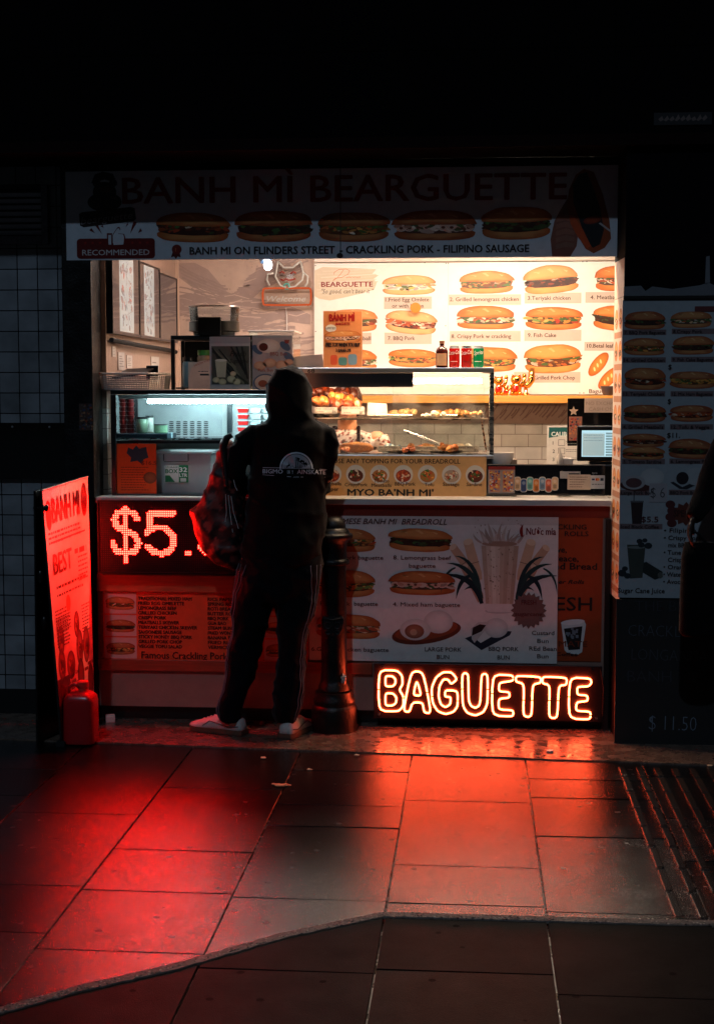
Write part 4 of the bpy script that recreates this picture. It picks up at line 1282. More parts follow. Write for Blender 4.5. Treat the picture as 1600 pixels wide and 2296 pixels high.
# price tags
def ptag(a0, b0, a1, b1, Y, t, pr, label):
    S_ = Sheet(flat(Y, (a0 + a1) / 2), (0, -1, 0))
    board(S_, a0, b0, a1, b1, .003, (220, 214, 206))
    S_.rect(a0, b0, a1, b1, (222, 216, 208), 0)
    S_.line([(a0 + 1.5, b0 + 1.5), (a1 - 1.5, b0 + 1.5), (a1 - 1.5, b1 - 1.5), (a0 + 1.5, b1 - 1.5), (a0 + 1.5, b0 + 1.5)], .5, (120, 116, 112), .5)
    S_.text(t, a0 + 3, b0 + 5.6, 3.6, (70, 60, 58), w=(a1 - a0) * .8, l=1); S_.text(pr, a1 - 4, b1 - 2, 5.5, (50, 44, 44), al='R', l=1)
    S_.scribble(a0 + 5, b1 - 5, 16, 1.6, (120, 110, 106), 1)
    tag(S_.build('price_tag', 'print'), label, 'price tag', 'white price tags in the display case')
ptag(706, 913, 756, 927, 7.14, 'PORK CRACKLING', '$8', 'white tag priced $8 in front of the pork slab')
ptag(765, 912, 817, 929, 7.14, 'PORK CRACKLING', '$5', 'white tag priced $5 beside the tag priced $8')
ptag(847, 1000, 897, 1013, 7.13, 'BEEF LEMON PEPPER', '$5.5', 'white tag priced $5.5 in front of the towel')
ptag(929, 1001, 980, 1015, 7.13, 'FRIED CHICKEN', '$7.5', 'white tag priced $7.5 in front of the meatballs')
ptag(1016, 1000, 1073, 1014, 7.13, 'SPRING ROLL', '$3', 'white tag priced $3 at the right end of the lower tray')

# topping sign under the case
S = Sheet(flat(YC - .022, 910), (0, -1, 0))
board(S, 700, 1023, 1090, 1112, .006, (60, 54, 50))
S.rect(700, 1023, 1090, 1112, (222, 168, 108), 0)
S.text('CHOOSE ANY TOPPING FOR YOUR BREADROLL', 1031, 1039, 10.5, (48, 24, 18), w=318, bold=.02, al='R')
tp_ = [(744, 'pork'), (797, 'dark'), (851, 'chicken'), (904, 'pork'), (958, 'fish'), (1012, 'crisp'), (1065, 'dark')]
for a, s_ in tp_:
    S.oval(a, 1064, 21.5, 21.5, (226, 214, 200), 1, 28); S.oval(a, 1067, 17, 14, mix(STY[s_][0], (90, 40, 24), .4), 1.6, 20)
    for k in range(26):
        an, rr = rnd(0, 6.3), rnd(0, 15)
        S.oval(a + rr * math.cos(an), 1066 + rr * .8 * math.sin(an), rnd(1.5, 5), rnd(1.2, 3), random.choice(STY[s_]), 2.2, 7, rnd(0, 3))
for t, a, b, w_ in (('Meatballs', 742, 1089, 46), ('CrispyPork', 798, 1091, 51), ('Tomato', 855, 1082, 34), ('Meatballs', 855, 1092, 45), ('BBQ Pork', 908, 1089, 46), ('Tofu', 962, 1090, 21), ('Sausage', 1011, 1089, 37), ('Sardine', 1063, 1089, 35), ('super', 745, 1101, 28)):
    S.text(t, a, b, 8, (60, 28, 20), w=w_, bold=.02, al='C')
S.text("MYO BA'NH MI'", 779, 1111.6, 15, (26, 16, 14), w=194, bold=.05)
tag(S.build('topping_sign', 'print'), 'tan topping menu sign with round food pictures under the display case', 'sign')
# lit white corner scoop right of case
m = M(); p = P(1122, 1020, 7.05)
m.lathe(p.x, 7.1, [(.03, zt_ + .145), (.05, zt_ + .15), (.062, zt_ + .17), (.064, zt_ + .21), (.06, zt_ + .21), (.055, zt_ + .17), (.0, zt_ + .16)], (236, 232, 226), 20)
tag(m.build('white_bowl', 'plastic', smooth=True), 'white plastic bowl glowing beside the right end of the case', 'bowl')
m = M(); m.box(X(1106, 7.07), X(1158, 7.07), 7.07, 7.2, zt_ + .0, Z(1032, 7.0, 1130), (128, 108, 92)); tag(m.build('wooden_box', 'wood', bev=.003), 'small wooden box on the counter right of the display case', 'box')

# ---- till area
YR = 7.03
S = Sheet(flat(YR, 1220), (0, -1, 0))
za, zb = 1041, 1111
board(S, 1092, za, 1356, zb, .02, (14, 14, 18))
S.rect(1092, za, 1356, zb, (14, 15, 20), 0)
S.line([(1092, za + 1), (1356, za + 1)], 1.6, (150, 140, 134), .5)
tag(S.build('front_screen', 'gloss'), 'dark glossy panel in front of the till with cards and stickers on it', 'panel')
def packet(a, label):
    S_ = Sheet(flat(YR - .002, a + 12), (0, -1, 0)); board(S_, a, 1046, a + 30, 1106, .0014, (150, 140, 140))
    S_.rect(a, 1046, a + 30, 1106, (140, 130, 130), 0); S_.rect(a, 1046, a + 30, 1053, (130, 34, 30), .6); S_.rect(a + 3, 1055, a + 27, 1103, (180, 120, 90), .7)
    for k in range(70): S_.oval(a + rnd(5, 25), rnd(1057, 1101), rnd(1, 3.6), rnd(1, 3), random.choice([(190, 60, 36), (220, 130, 60), (70, 90, 140), (210, 200, 190), (120, 40, 30), (220, 180, 90)]), 1.2, 7)
    tag(S_.build('card_packet', 'print'), label, 'card packet', 'card packets hung on the till panel')
packet(1094, 'red-topped picture card packet at the left end of the dark panel')
packet(1124, 'red-topped picture card packet next to the one at the panel end')
for a, b, w_, h_, c_, lb in ((1272, 1064, 52, 34, (206, 180, 158), 'cream handwritten paper note on the dark till panel'), (1324, 1066, 32, 30, (196, 190, 190), 'white payment card notice at the right end of the till panel'), (1255, 1057, 46, 16, (176, 168, 164), 'grey paper slip with a slot above the handwritten note')):
    S_ = Sheet(flat(YR - (.004 if a != 1255 else .002), a + w_ / 2), (0, -1, 0)); board(S_, a, b, a + w_, b + h_, .001, c_); S_.rect(a, b, a + w_, b + h_, c_, 0)
    if a == 1272:
        for k in range(5): S_.scribble(a + 5, b + 5 + k * 5.5, 40 - k * 3, 1.5, (110, 70, 60), 1)
    if a == 1324:
        S_.oval(a + 14, b + 9, 3.2, 3.2, (190, 50, 40), 1, 12); S_.oval(a + 17, b + 9, 3.2, 3.2, (220, 130, 60), 1.2, 12); S_.rect(a + 3, b + 7, a + 9, b + 11, (40, 50, 90), 1); S_.rect(a + 22, b + 6, a + 29, b + 12, (50, 50, 60), 1); S_.scribble(a + 3, b + 19, 26, 2, (90, 90, 96), 1); S_.text('tyro', a + 3, b - 3.2, 5, (170, 166, 166), l=1)
    if a == 1255: S_.rect(a + 20, b + 4, a + 44, b + 7, (30, 28, 30), 1)
    tag(S_.build('paper_note', 'print'), lb, 'paper note')
# simple plain cut-out stickers
cols_ = [(196, 158, 120), (34, 60, 110), (96, 160, 150), (214, 120, 50), (110, 136, 160), (196, 90, 60), (210, 170, 130)]
for k in range(7):
    a = 1160 + k * 14; b = 1083 + (k % 2) * 4; c_ = cols_[k]
    S_ = Sheet(flat(YR - .0015 - .0004 * k, a), (0, -1, 0))
    S_.rrect(a - 8, b - 14, a + 8, b + 17, 6, (196, 186, 178), 0); S_.rrect(a - 6.4, b - 12.4, a + 6.4, b + 15.4, 5, c_, .5); S_.oval(a, b - 4, 4, 4, mix(c_, (240, 230, 220), .4), 1.2, 12); S_.rrect(a - 4, b + 3, a + 4, b + 12, 2, mix(c_, (20, 20, 30), .3), 1.2)
    tag(S_.build('sticker', 'print'), ['tan', 'navy blue', 'teal', 'orange', 'grey-blue', 'brick red', 'beige'][k] + ' rounded sticker with pale edge on the dark till panel', 'sticker', 'plain stickers on the till panel')
# POS screen
TM = thing('till_terminal', (X(1330, 7.15), 7.15, zt_), 'black till terminal with lit pale screen at right end', 'till')
f_ = flat(7.12, 1330)
def pbox(m_, a0, b0, a1, b1, Y0, Y1, c_, xr=1330):
    m_.box(X(a0, Y0, (b0 + b1) / 2), X(a1, Y0, (b0 + b1) / 2), Y0, Y1, Z(b1, Y0, xr), Z(b0, Y0, xr), c_)
m = M(); pbox(m, 1293, 955, 1385, 1034, 7.12, 7.15, (12, 12, 14)); pbox(m, 1320, 1034.5, 1372, 1041, 7.13, 7.2, (12, 12, 14)); m.box(X(1318, 7.2), X(1380, 7.2), 7.12, 7.26, zt_ + .0, Z(1041.5, 7.13, 1330), (16, 16, 18)); m.build('body', 'plastic', TM, bev=.006)
S = Sheet(f_, (0, -1, 0)); S.rect(1303, 965, 1376, 1024, (150, 190, 196), 1.5); S.build('screen', 'screen_on', TM)
S = Sheet(flat(7.118, 1330), (0, -1, 0)); S.rect(1305, 972, 1354, 1022, (200, 226, 228), .5)
for k in range(3): S.scribble(1308, 975 + k * 6, 42, 1.4, (90, 110, 116), 1.2)
for k in range(9): S.rect(1357, 970 + k * 6, 1374, 974 + k * 6, (60, 110, 130), 1.2)
S.build('screen_print', mat('screen_layer', rough=.3, emit=(.55, .8, .85), estr=.35), TM)
HS = thing('tall_monitor', (X(1310, 7.3), 7.3, zt_), 'tall black customer display behind the till with notes taped on', 'display')
m = M(); pbox(m, 1271, 893, 1400, 995, 7.30, 7.33, (14, 13, 15), 1320); pbox(m, 1320, 995.5, 1350, 1040, 7.31, 7.325, (14, 13, 15), 1320); m.box(X(1300, 7.3), X(1370, 7.3), 7.27, 7.37, zt_, zt_ + .012, (14, 13, 15)); pbox(m, 1271, 995.5, 1303, 1000, 7.30, 7.33, (14, 13, 15), 1320); m.build('body', 'gloss', HS, bev=.004)
S = Sheet(flat(7.2985, 1320), (0, -1, 0)); S.rect(1308, 893, 1400, 925, (190, 164, 150), .5); S.text('NO EXCHANGE', 1312, 908, 8, (150, 124, 114), w=86, bold=-.01, l=1.2); S.text('CASH ONLY', 1318, 921, 8, (150, 124, 114), w=70, bold=-.01, l=1.2); S.build('taped_note', 'print', HS)
S = Sheet(flat(7.2985, 1285), (0, -1, 0)); S.rect(1274, 934, 1303, 988, (150, 100, 84), .5)
for k in range(50): S.oval(rnd(1277, 1300), rnd(938, 985), rnd(1, 3.4), rnd(1, 3), random.choice([(170, 50, 34), (200, 120, 70), (90, 80, 100), (60, 40, 50)]), 1, 7)
S.p([(1284 + (11 if k % 2 == 0 else 5) * math.cos(R(k * 36 - 90)), 922 + (11 if k % 2 == 0 else 5) * math.sin(R(k * 36 - 90))) for k in range(10)], (190, 160, 140), 1)
S.build('card', 'print', HS)
S = Sheet(flat(8.0, 1260), (0, -1, 0)); board(S, 1225, 954, 1330, 1075, .004, (180, 176, 170)); S.rect(1225, 954, 1330, 1075, (206, 200, 194), 0); S.p([(1229, 958), (1328, 958), (1328, 966), (1229, 982)], (20, 84, 84), .6)
S.text('CALIBRATION', 1235, 978, 10, (220, 226, 224), w=82, bold=.03, l=1.5)
for k in range(3): S.text(str(k + 1), 1238, 997 + k * 18.5, 8, (40, 44, 48), bold=.02, l=1.5); S.line([(1251, 986 + k * 18.5), (1265, 986 + k * 18.5), (1265, 999 + k * 18.5), (1251, 999 + k * 18.5), (1251, 986 + k * 18.5)], 1, (50, 54, 58), 1); S.scribble(1268, 989 + k * 18.5, 30, 1.4, (80, 80, 84), 1); S.scribble(1268, 993 + k * 18.5, 30, 1.4, (80, 80, 84), 1)
# stand for the poster
S.slab([flat(8.004, 1260)(a, b) for a, b in ((1255, 1075), (1262, 1075), (1262, 1090), (1255, 1090))], (0, .004, 0), (150, 150, 150))
tag(S.build('instruction_poster', 'print'), 'numbered green-headed calibration instruction poster behind the till', 'poster')
m = M(); p = P(1268, 1035, 7.08); m.box(p.x - .035, p.x + .035, 7.09, 7.115, zt_ + .15, zt_ + .185, (190, 184, 178)); m.box(p.x - .03, p.x + .03, 7.09, 7.115, zt_ + .0, zt_ + .149, (60, 56, 54)); tag(m.build('receipt_printer', 'plastic', bev=.006), 'small grey receipt printer left of the till screen', 'printer')
m = M(); p = P(1255, 1025, 7.05); m.lathe(p.x, 7.08, [(.016, zt_ + .0), (.017, zt_ + .16), (.016, zt_ + .19), (.006, zt_ + .21), (.005, zt_ + .23), (.0, zt_ + .232)], (214, 206, 198), 16); tag(m.build('sauce_bottle', 'milky', smooth=True), 'small clear squeeze bottle beside the receipt printer', 'bottle')
# ================================================================== BACK WALL MENU BOARD
YM = YW - .03
S = Sheet(flat(YM, 1100), (0, -1, 0))
CW = (232, 224, 214)
board(S, 705, 588, 1446, 884, .02, (200, 190, 180))
S.rect(705, 588, 1002, 884, CW, 0); S.rect(1002.8, 588, 1446, 884, CW, 0)
br = (70, 36, 26)
# brushed cream patch and shop name
S.p([(706, 604), (724, 596), (790, 599), (842, 602), (834, 612), (848, 616), (836, 624), (844, 632), (838, 648), (812, 656), (778, 664), (740, 672), (716, 668), (706, 662)], (206, 188, 160), .8)
for k in range(9): S.line([(706 + rnd(0, 20), 606 + k * 7), (838 + rnd(-8, 10), 602 + k * 5.6)], rnd(1, 2.6), mix((206, 188, 160), CW, rnd(.1, .5)), 1.2)
S.line([(770, 603), (764, 612), (756, 621), (747, 627), (752, 622), (766, 620), (780, 613), (784, 605), (776, 601), (760, 602), (750, 608), (749, 613)], .9, (196, 90, 44), 3)
S.text('elicious', 776, 622, 6, (196, 90, 44), w=32, shear=.4, l=3, bold=-.01)
S.text('BEARGUETTE', 721, 641, 11.5, (132, 20, 18), w=115, bold=.03); S.text('"So good, can\'t bear it "', 721, 656, 10, (64, 40, 34), w=116, shear=.28)
roll = (198, 98, 32)
bs = [(915, 637, 120, 48, 'egg', 0, (216, 160, 104)), (1087, 632, 122, 54, 'chicken', 0, roll), (1230, 627, 122, 64, 'dark', .09, (204, 118, 52)), (1384, 625, 114, 60, 'crisp', .0, roll),
      (790, 716, 112, 56, 'chicken', 0, (208, 132, 70)), (921, 721, 116, 56, 'pork', -.12, (214, 156, 110)), (1086, 712, 130, 54, 'crisp', 0, roll), (1237, 713, 128, 56, 'fish', 0, roll), (1384, 714, 120, 60, 'beef', -.06, roll),
      (790, 806, 112, 54, 'crisp', 0, roll), (925, 802, 112, 44, 'fish', 0, roll), (1098, 806, 116, 56, 'fish', 0, roll), (1236, 805, 128, 66, 'chicken', .02, (204, 112, 44))]
for a, b, w_, h_, s_, r_, c_ in bs: bun(S, a, b, w_, h_, s_, rot=-r_, crust=c_)
lb = [(860, 664, 966, 692), (1003, 660, 1164, 684), (1172, 657, 1298, 681), (1307, 656, 1420, 680), (745, 745, 832, 771), (861, 745, 966, 771), (1006, 742, 1164, 766), (1172, 740, 1299, 765), (1306, 767, 1420, 787), (1150, 834, 1298, 858)]
for q in lb: S.rect(*q, (204, 178, 160), .7)
for t, a, b, w_ in (('1.Fried Egg Omlete', 863, 675, 97), ('or with bacon', 878, 689, 70), ('2. Grilled lemongrass chicken', 1006, 675, 153), ('3.Teriyaki chicken', 1179, 673, 95), ('4. Meatballs', 1318, 672, 66), ('6. Meatball', 771, 762, 60), ('7. BBQ Pork', 869, 762, 60), ('8. Crispy Pork w crackling', 1010, 758, 133), ('9. Fish Cake', 1180, 756, 63), ('10.Betal leaf beef', 1312, 780, 84), ('11.Grilled Pork Chop', 1182, 851, 104), ('Baguette', 1318, 881, 50)):
    S.text(t, a, b, 9, br, w=w_, bold=.014, l=5)
for a, b, r_ in ((1338, 817, -.9), (1362, 848, -.8)):
    for q in range(1):
        ca, sa = math.cos(r_), math.sin(r_)
        S.oval(a, b, 32, 14, (176, 84, 28), 2, 24, r_, c2=(226, 146, 64))
        for k in (-14, -3, 8): S.oval(a + k * ca, b + k * sa, 5, 2.2, (250, 214, 150), 3, 9, r_ - .9)
for a, b in ((708, 593), (708, 742), (997, 590), (1002, 590), (997, 730), (1300, 583 + 5), (1309, 588), (1297, 881), (1306, 881), (950, 588)):
    S.oval(a, b, 1.3, 1.3, (60, 50, 46), 3, 8)
tag(S.build('menu_board', mat('board_print', rough=.38, var=.05, vscale=20, spec=.5)), 'big bright white menu board of numbered rolls on the back wall', 'menu board')
m = M(); pts = P(931, 690, YM - .04); m.cyl(pts, .031, .004, (236, 120, 20), 28, 'y'); m.tube([pts + Vector((0, .004, 0)), pts + Vector((0, .036, 0))], .004, (200, 200, 200), 6)
tag(m.build('round_marker', 'plastic', smooth=True), 'round orange marker stuck over the word bacon on the menu board', 'marker')
# narrow pale strip over the board
m = M(); m.box(X(705, YM), X(1446, YM), YM - .01, YW - .002, Z(586, YM, 1100), Z(575, YM, 1100), (214, 196, 180)); tag(m.build('cover_strip', 'plastic', bev=.003), 'pale plastic trunking running along the top of the menu board', 'trunking')

# wooden shelf with gold figures
YS = 8.48
m = M(); m.box(X(700, YS), 1.615, YS, YW - .032, Z(904, YS, 1200), Z(887, YS, 1200), (224, 150, 66)); tag(m.build('wooden_shelf', 'wood', bev=.003), 'honey coloured wooden shelf along the wall under the menu board', 'shelf')
zsf = Z(887, YS, 1200)
def gold_cat(px, h, label, fat=1.):
    p = P(px, 860, 8.56)
    C = thing('cat_figurine', (p.x, 8.56, zsf), label, 'cat figurine')
    x, y, z = p.x, 8.56, zsf
    m_ = M()
    m_.ell((x, y, z + .32 * h), .27 * h * fat, .24 * h, .33 * h, (255, 190, 96), 16, 10)
    m_.ell((x - .17 * h, y - .12 * h, z + .1 * h), .12 * h, .16 * h, .1 * h, (255, 190, 96)); m_.ell((x + .17 * h, y - .12 * h, z + .1 * h), .12 * h, .16 * h, .1 * h, (255, 190, 96))
    m_.build('body', 'gold', C, smooth='all')
    m_ = M(); m_.ell((x, y - .03 * h, z + .74 * h), .26 * h, .2 * h, .22 * h, (255, 190, 96), 16, 10)
    for s_ in (-1, 1): m_.rings([[(x + s_ * .16 * h + .08 * h * q * math.cos(k * 1.26), y - .02 * h + .05 * h * q * math.sin(k * 1.26), z + (.86 + .17 * (1 - q)) * h) for k in range(5)] for q in (1, .1)], (255, 190, 96))
    m_.build('head', 'gold', C, smooth=True)
    m_ = M()
    for s_ in (-1, 1): m_.ell((x + s_ * .1 * h, y - .22 * h, z + .77 * h), .035 * h, .02 * h, .03 * h, (30, 16, 12), 8, 6)
    m_.ell((x, y - .235 * h, z + .7 * h), .03 * h, .02 * h, .02 * h, (200, 40, 30), 8, 6)
    for s_ in (-1, 1): m_.ell((x + s_ * .16 * h, y - .045 * h, z + .93 * h), .04 * h, .03 * h, .05 * h, (190, 30, 24), 8, 6)
    m_.build('face', 'gloss', C, smooth='all')
    m_ = M(); m_.tube([(x + .2 * h, y - .06 * h, z + .45 * h), (x + .34 * h, y - .1 * h, z + .62 * h), (x + .38 * h, y - .12 * h, z + .86 * h)], [.08 * h, .085 * h, .1 * h], (255, 190, 96), 10); m_.ell((x + .38 * h, y - .12 * h, z + .93 * h), .1 * h, .09 * h, .11 * h, (255, 190, 96)); m_.build('raised_paw', 'gold', C, smooth='all')
    m_ = M(); m_.ell((x - .02 * h, y - .22 * h, z + .33 * h), .15 * h, .07 * h, .17 * h, (196, 30, 22), 14, 9); m_.build('coin', 'gloss', C, smooth='all')
gold_cat(1156, .125, 'gold beckoning cat figurine with red belly coin, largest on the wooden shelf')
gold_cat(1117, .115, 'gold beckoning cat figurine at the left end, beside the display case', .8)
gold_cat(1134, .062, 'tiny gold cat figurine squeezed between the two bigger gold cats')
# fan-like gold paw and fan ornament at right
m = M(); p = P(1186, 850, 8.56)
m.tube([(p.x - .045, 8.56, zsf + .065), (p.x - .01, 8.555, zsf + .062), (p.x + .012, 8.55, zsf + .09), (p.x + .012, 8.55, zsf + .16)], [.016, .022, .022, .017], (255, 186, 110), 12); m.lathe(p.x - .02, 8.56, [(.022, zsf), (.024, zsf + .008), (.01, zsf + .02), (.012, zsf + .05)], (255, 186, 110), 16)
tag(m.build('paw_ornament', 'gold', smooth='all'), 'gold upright arm ornament right of the gold cats', 'ornament')
m = M(); p = P(1362, 880, 8.56); m.lathe(p.x, 8.56, [(.025, zsf), (.03, zsf + .005), (.045, zsf + .05), (.046, zsf + .055), (.04, zsf + .05), (0, zsf + .02)], (70, 60, 64), 20); tag(m.build('dark_bowl', 'plastic', smooth=True), 'dark bowl at the right end of the wooden shelf', 'bowl')

# ================================================================== ON TOP OF THE DISPLAY CASE
ztop = zt0 + .0005
YQ = 7.13
Sg = flat(YQ, 768)
S = Sheet(Sg, (0, -1, 0)); board(S, 725, 697, 812, 823.5, .004, (120, 70, 40)); S.rect(725, 697, 812, 823.5, (206, 128, 78), 0)
S.line([(725.6, 697.6), (811.4, 697.6), (811.4, 823), (725.6, 823), (725.6, 697.6)], 1, (230, 170, 130), .5)
S.text('BÁNH MÌ', 739, 720, 16, (150, 24, 20), w=57, bold=.05, l=4); S.text('BEARGUETTE', 753, 728.5, 5.5, (150, 24, 20), w=32, bold=.05, l=4)
S.oval(742, 736, 12, 8.5, (226, 216, 206), 1, 20); S.text('LIMITED', 731, 738, 4.8, (40, 30, 30), w=22, bold=.01, l=4)
bun(S, 768, 755, 82, 30, 'ham', crust=(186, 104, 60))
S.text('FREE TOY WHEN YOU BUY', 731, 777.5, 9, (34, 18, 16), w=77, bold=.05); S.text('3 BANH MI', 753, 789, 7.5, (34, 18, 16), w=34, bold=.05)
# plain toy blocks in place of the pictured toys
S.rrect(741, 796, 756, 818, 4, (196, 74, 44), 1); S.rrect(759, 801, 778, 819, 5, (74, 120, 120), 1); S.rrect(780, 794, 800, 818, 6, (110, 140, 160), 1.4)
tag(S.build('poster', 'print'), 'small tan upright poster on the case top offering a free toy', 'poster')
def can(px, c1, word, c2, label, wd):
    p = P(px, 800, 7.13); x, y = p.x, 7.13
    C = thing('drink_can', (x, y, ztop), label, 'can', 'drinks standing on the case top')
    r, h = .0262, .107
    m_ = M(); m_.lathe(x, y, [(.018, ztop), (.022, ztop + .002), (r, ztop + .010), (r, ztop + h - .012)], c1, 26); m_.build('body', 'gloss', C, smooth=True)
    m_ = M(); m_.lathe(x, y, [(r, ztop + h - .0119), (.0225, ztop + h - .002), (.0225, ztop + h), (.0205, ztop + h), (.0205, ztop + h - .004), (0.001, ztop + h - .004)], (214, 214, 216), 26); m_.build('lid', 'steel', C, smooth=True)
    f2 = lambda a, b: Vector((x - (r + .0006) * math.sin((-a) / r), y - (r + .0006) * math.cos(a / r), ztop + b))
    m_ = M()
    vs, fs, W = glyphs(word, 0, .25)
    k = wd / W
    hh = .03
    fin = [f2(-wd / 2 + vx * k, .062 + vy * .028 + vx * k * .12) for vx, vy in vs]
    m_.add(fin, fs, (240, 236, 230))
    for q in range(6):
        a0 = -.02 + q * .006
        m_.add([f2(a0, .03), f2(a0 + .004, .03), f2(a0 + .004, .0325), f2(a0, .0325)], [(0, 1, 2, 3)], c2)
    for f in m_.f: pass
    m_.build('lettering', 'print', C)
can(1018, (190, 24, 20), 'Coca-Cola', (240, 220, 210), 'red cola can with white script nearest the brown bottle', .066)
can(1045, (176, 22, 18), 'Coca-Cola', (30, 14, 14), 'red cola can standing between the other red can and the green can', .066)
can(1072, (16, 140, 84), 'Sprite', (230, 240, 230), 'green lemonade can at the right end of the drinks', .050)
p = P(990, 800, 7.13)
C = thing('sauce_bottle', (p.x, 7.13, ztop), 'dark brown glass sauce bottle with cream label left of the cans', 'bottle', 'drinks standing on the case top')
m = M(); m.lathe(p.x, 7.13, [(.02, ztop), (.029, ztop + .003), (.030, ztop + .08), (.025, ztop + .095), (.012, ztop + .108), (.011, ztop + .118)], (56, 18, 12), 24); m.build('body', 'gloss', C, smooth=True)
m = M(); m.lathe(p.x, 7.13, [(.0125, ztop + .1185), (.013, ztop + .132), (.0, ztop + .133)], (130, 84, 60), 18); m.build('cap', 'plastic', C, smooth=True)
m = M(); m.rings([[(p.x + .0306 * math.sin(a), 7.13 - .0306 * math.cos(a), z) for z in (ztop + .012, ztop + .07)] for a in [(-.9 + .18 * i) for i in range(11)]], (226, 180, 140), False); m.build('label', 'print', C, smooth='all')
# pale plastic corner guard left of poster
m = M(); m.slab([P(a, b, 7.2) for a, b in ((660, 800), (722, 794), (726, 823), (650, 824))], (0, .15, 0), (170, 150, 142)); tag(m.build('paper_bag', 'print'), 'pale flat paper bag lying on the case top left of the tan poster', 'paper bag')

# ================================================================== LEFT COOLER CABINET
Y0, Y1 = 6.95, 7.45
cx0, cx1 = X(251, Y0), X(648, Y0)
zc1 = Z(874, Y0, 430); zc0 = zt_
CC = thing('drinks_cooler', ((cx0 + cx1) / 2, Y0, zc0), 'open counter cooler cabinet lit by a cold white tube at left', 'cooler')
m = M()
m.box(cx0, cx1, Y0, Y1, zc1 - .022, zc1, (14, 18, 22)); m.box(cx0, cx0 + .022, Y0, Y0 + .022, zc0, zc1 - .0225, (20, 24, 28)); m.box(cx0, cx0 + .022, Y1 - .022, Y1, zc0, zc1 - .0225, (20, 24, 28)); m.box(cx1 - .022, cx1, Y0, Y1, zc0, zc1 - .0225, (20, 24, 28)); m.box(cx0 + .0225, cx1 - .0225, Y0, Y1, zc0, zc0 + .008, (16, 18, 20))
m.build('frame', 'plastic', CC, bev=.002)
m = M(); m.box(cx0 + .0225, cx1 - .0225, Y1 - .012, Y1, zc0 + .0085, zc1 - .0225, (176, 186, 188)); m.build('back_panel', mat('coldsteel', rough=.45, metal=.35, var=.2, vscale=5), CC)
m = M()
zv = lambda b: Z(b, Y1 - .013, 430)
for c_ in range(6):
    for r_ in range(8):
        a = 379 + c_ * 15.5; b = 944.5 + r_ * 4.1
        m.slab([P(a + dx, b + dy, Y1 - .0135) for dx, dy in ((0, 1.6), (2.5, 0), (8.5, 0), (11, 1.6), (11, 2.6), (0, 2.6))], (0, .001, 0), (14, 20, 24))
m.build('louvres', 'paint', CC)
m = M(); m.box(X(502, Y1), X(512, Y1), Y1 - .03, Y1 - .0125, zc0 + .01, zc1 - .024, (190, 200, 200)); m.box(X(512, Y1) + .001, X(522, Y1), Y1 - .03, Y1 - .0125, zc0 + .01, zc1 - .024, (24, 40, 50)); m.build('divider', 'plastic', CC)
zs_ = Z(984, 7.0, 430)
m = M(); m.box(cx0 + .0225, cx1 - .0225, Y0 + .03, Y1 - .035, zs_ - .006, zs_, (20, 34, 40)); m.build('shelf', 'glass_clear', CC)
m = M(); m.box(cx0 + .0225, cx1 - .0225, Y0 + .03, Y0 + .05, zs_ - .022, zs_ - .0065, (16, 26, 32)); m.build('shelf_bar', 'plastic', CC)
m = M(); m.slab([(cx0 + .004, Y0 + .023, zc0 + .009), (cx0 + .004, Y1 - .023, zc0 + .009), (cx0 + .004, Y1 - .023, zc1 - .024), (cx0 + .004, Y0 + .023, zc1 - .024)], (.004, 0, 0), (255, 255, 255)); m.build('side_pane', 'glass_clear', CC)
m = M(); m.box(cx0 + .0225, cx1 - .0225, Y0 + .022, Y0 + .0295, zs_ - .004, zs_ + .004, (160, 190, 194)); m.build('shelf_edge', 'steel', CC)
m = M(); m.box(cx0 + .03, cx1 - .03, Y0 + .03, Y0 + .07, zc1 - .045, zc1 - .0235, (190, 200, 202)); m.build('lamp_housing', 'plastic', CC, bev=.003)
zl_ = Z(900, 6.99, 430)
m = M(); m.tube([(X(334, 6.99), 6.995, zl_ - .0), (X(632, 6.99), 6.995, zl_ + .001)], .0105, (255, 255, 255), 12); m.build('tube_lamp', 'lamp_cold', CC, smooth='all')
m = M(); m.slab([(cx0 + .023, Y0 + .004, zs_ + .02), (cx1 - .023, Y0 + .004, zs_ + .02), (cx1 - .023, Y0 + .004, zc1 - .024), (cx0 + .023, Y0 + .004, zc1 - .024)], (0, .004, 0), (255, 255, 255)); m.build('pane', 'glass_clear', CC)
# contents
S = Sheet(flat(6.965, 306), (0, -1, 0)); board(S, 261, 995, 350, 1121, .003, (190, 60, 20)); S.rect(261, 995, 350, 1121, (222, 74, 22), 0)
S.p([(284, 1016), (288, 1003), (298, 1008), (306, 999), (312, 1006), (328, 1002), (330, 1014), (333, 1026), (322, 1030), (318, 1041), (308, 1033), (292, 1036), (294, 1026)], (30, 54, 66), 1)
S.text('$16.5', 317, 1042, 9, (120, 30, 12), w=34, bold=.02)
for k in range(10): S.scribble(271, 1047 + k * 5.6, 62 - (k % 3) * 6, 2, (130, 36, 14), 1)
S.oval(336, 1071, 15, 13, (96, 50, 30), 2, c2=(140, 90, 60)); S.oval(276, 1114, 4, 4, (90, 24, 14), 1); S.oval(292, 1114, 9, 5, (100, 30, 16), 1)
tag(S.build('poster', 'print'), 'orange poster with dark splash and $16.5 price in the cooler cabinet', 'poster')
bx = thing('storage_box', (X(410, 7.05), 7.03, zc0), 'clear plastic storage box with green and white label in the cooler', 'storage box')
za, zb = Z(1011, 7.03, 410), Z(1119, 7.03, 410)
xa, xb = X(346, 7.03), X(474, 7.03)
m = M()
def tub(m_, xa, xb, ya, yb, za, zb, t, c_):
    q = lambda i, z, k: [(xa + i + k, ya + i + k, z), (xb - i - k, ya + i + k, z), (xb - i - k, yb - i - k, z), (xa + i + k, yb - i - k, z)]
    m_.rings([q(0, zb + .001, .008), q(0, za, 0), q(t, za, 0), q(t, zb + .004, .008)], c_)
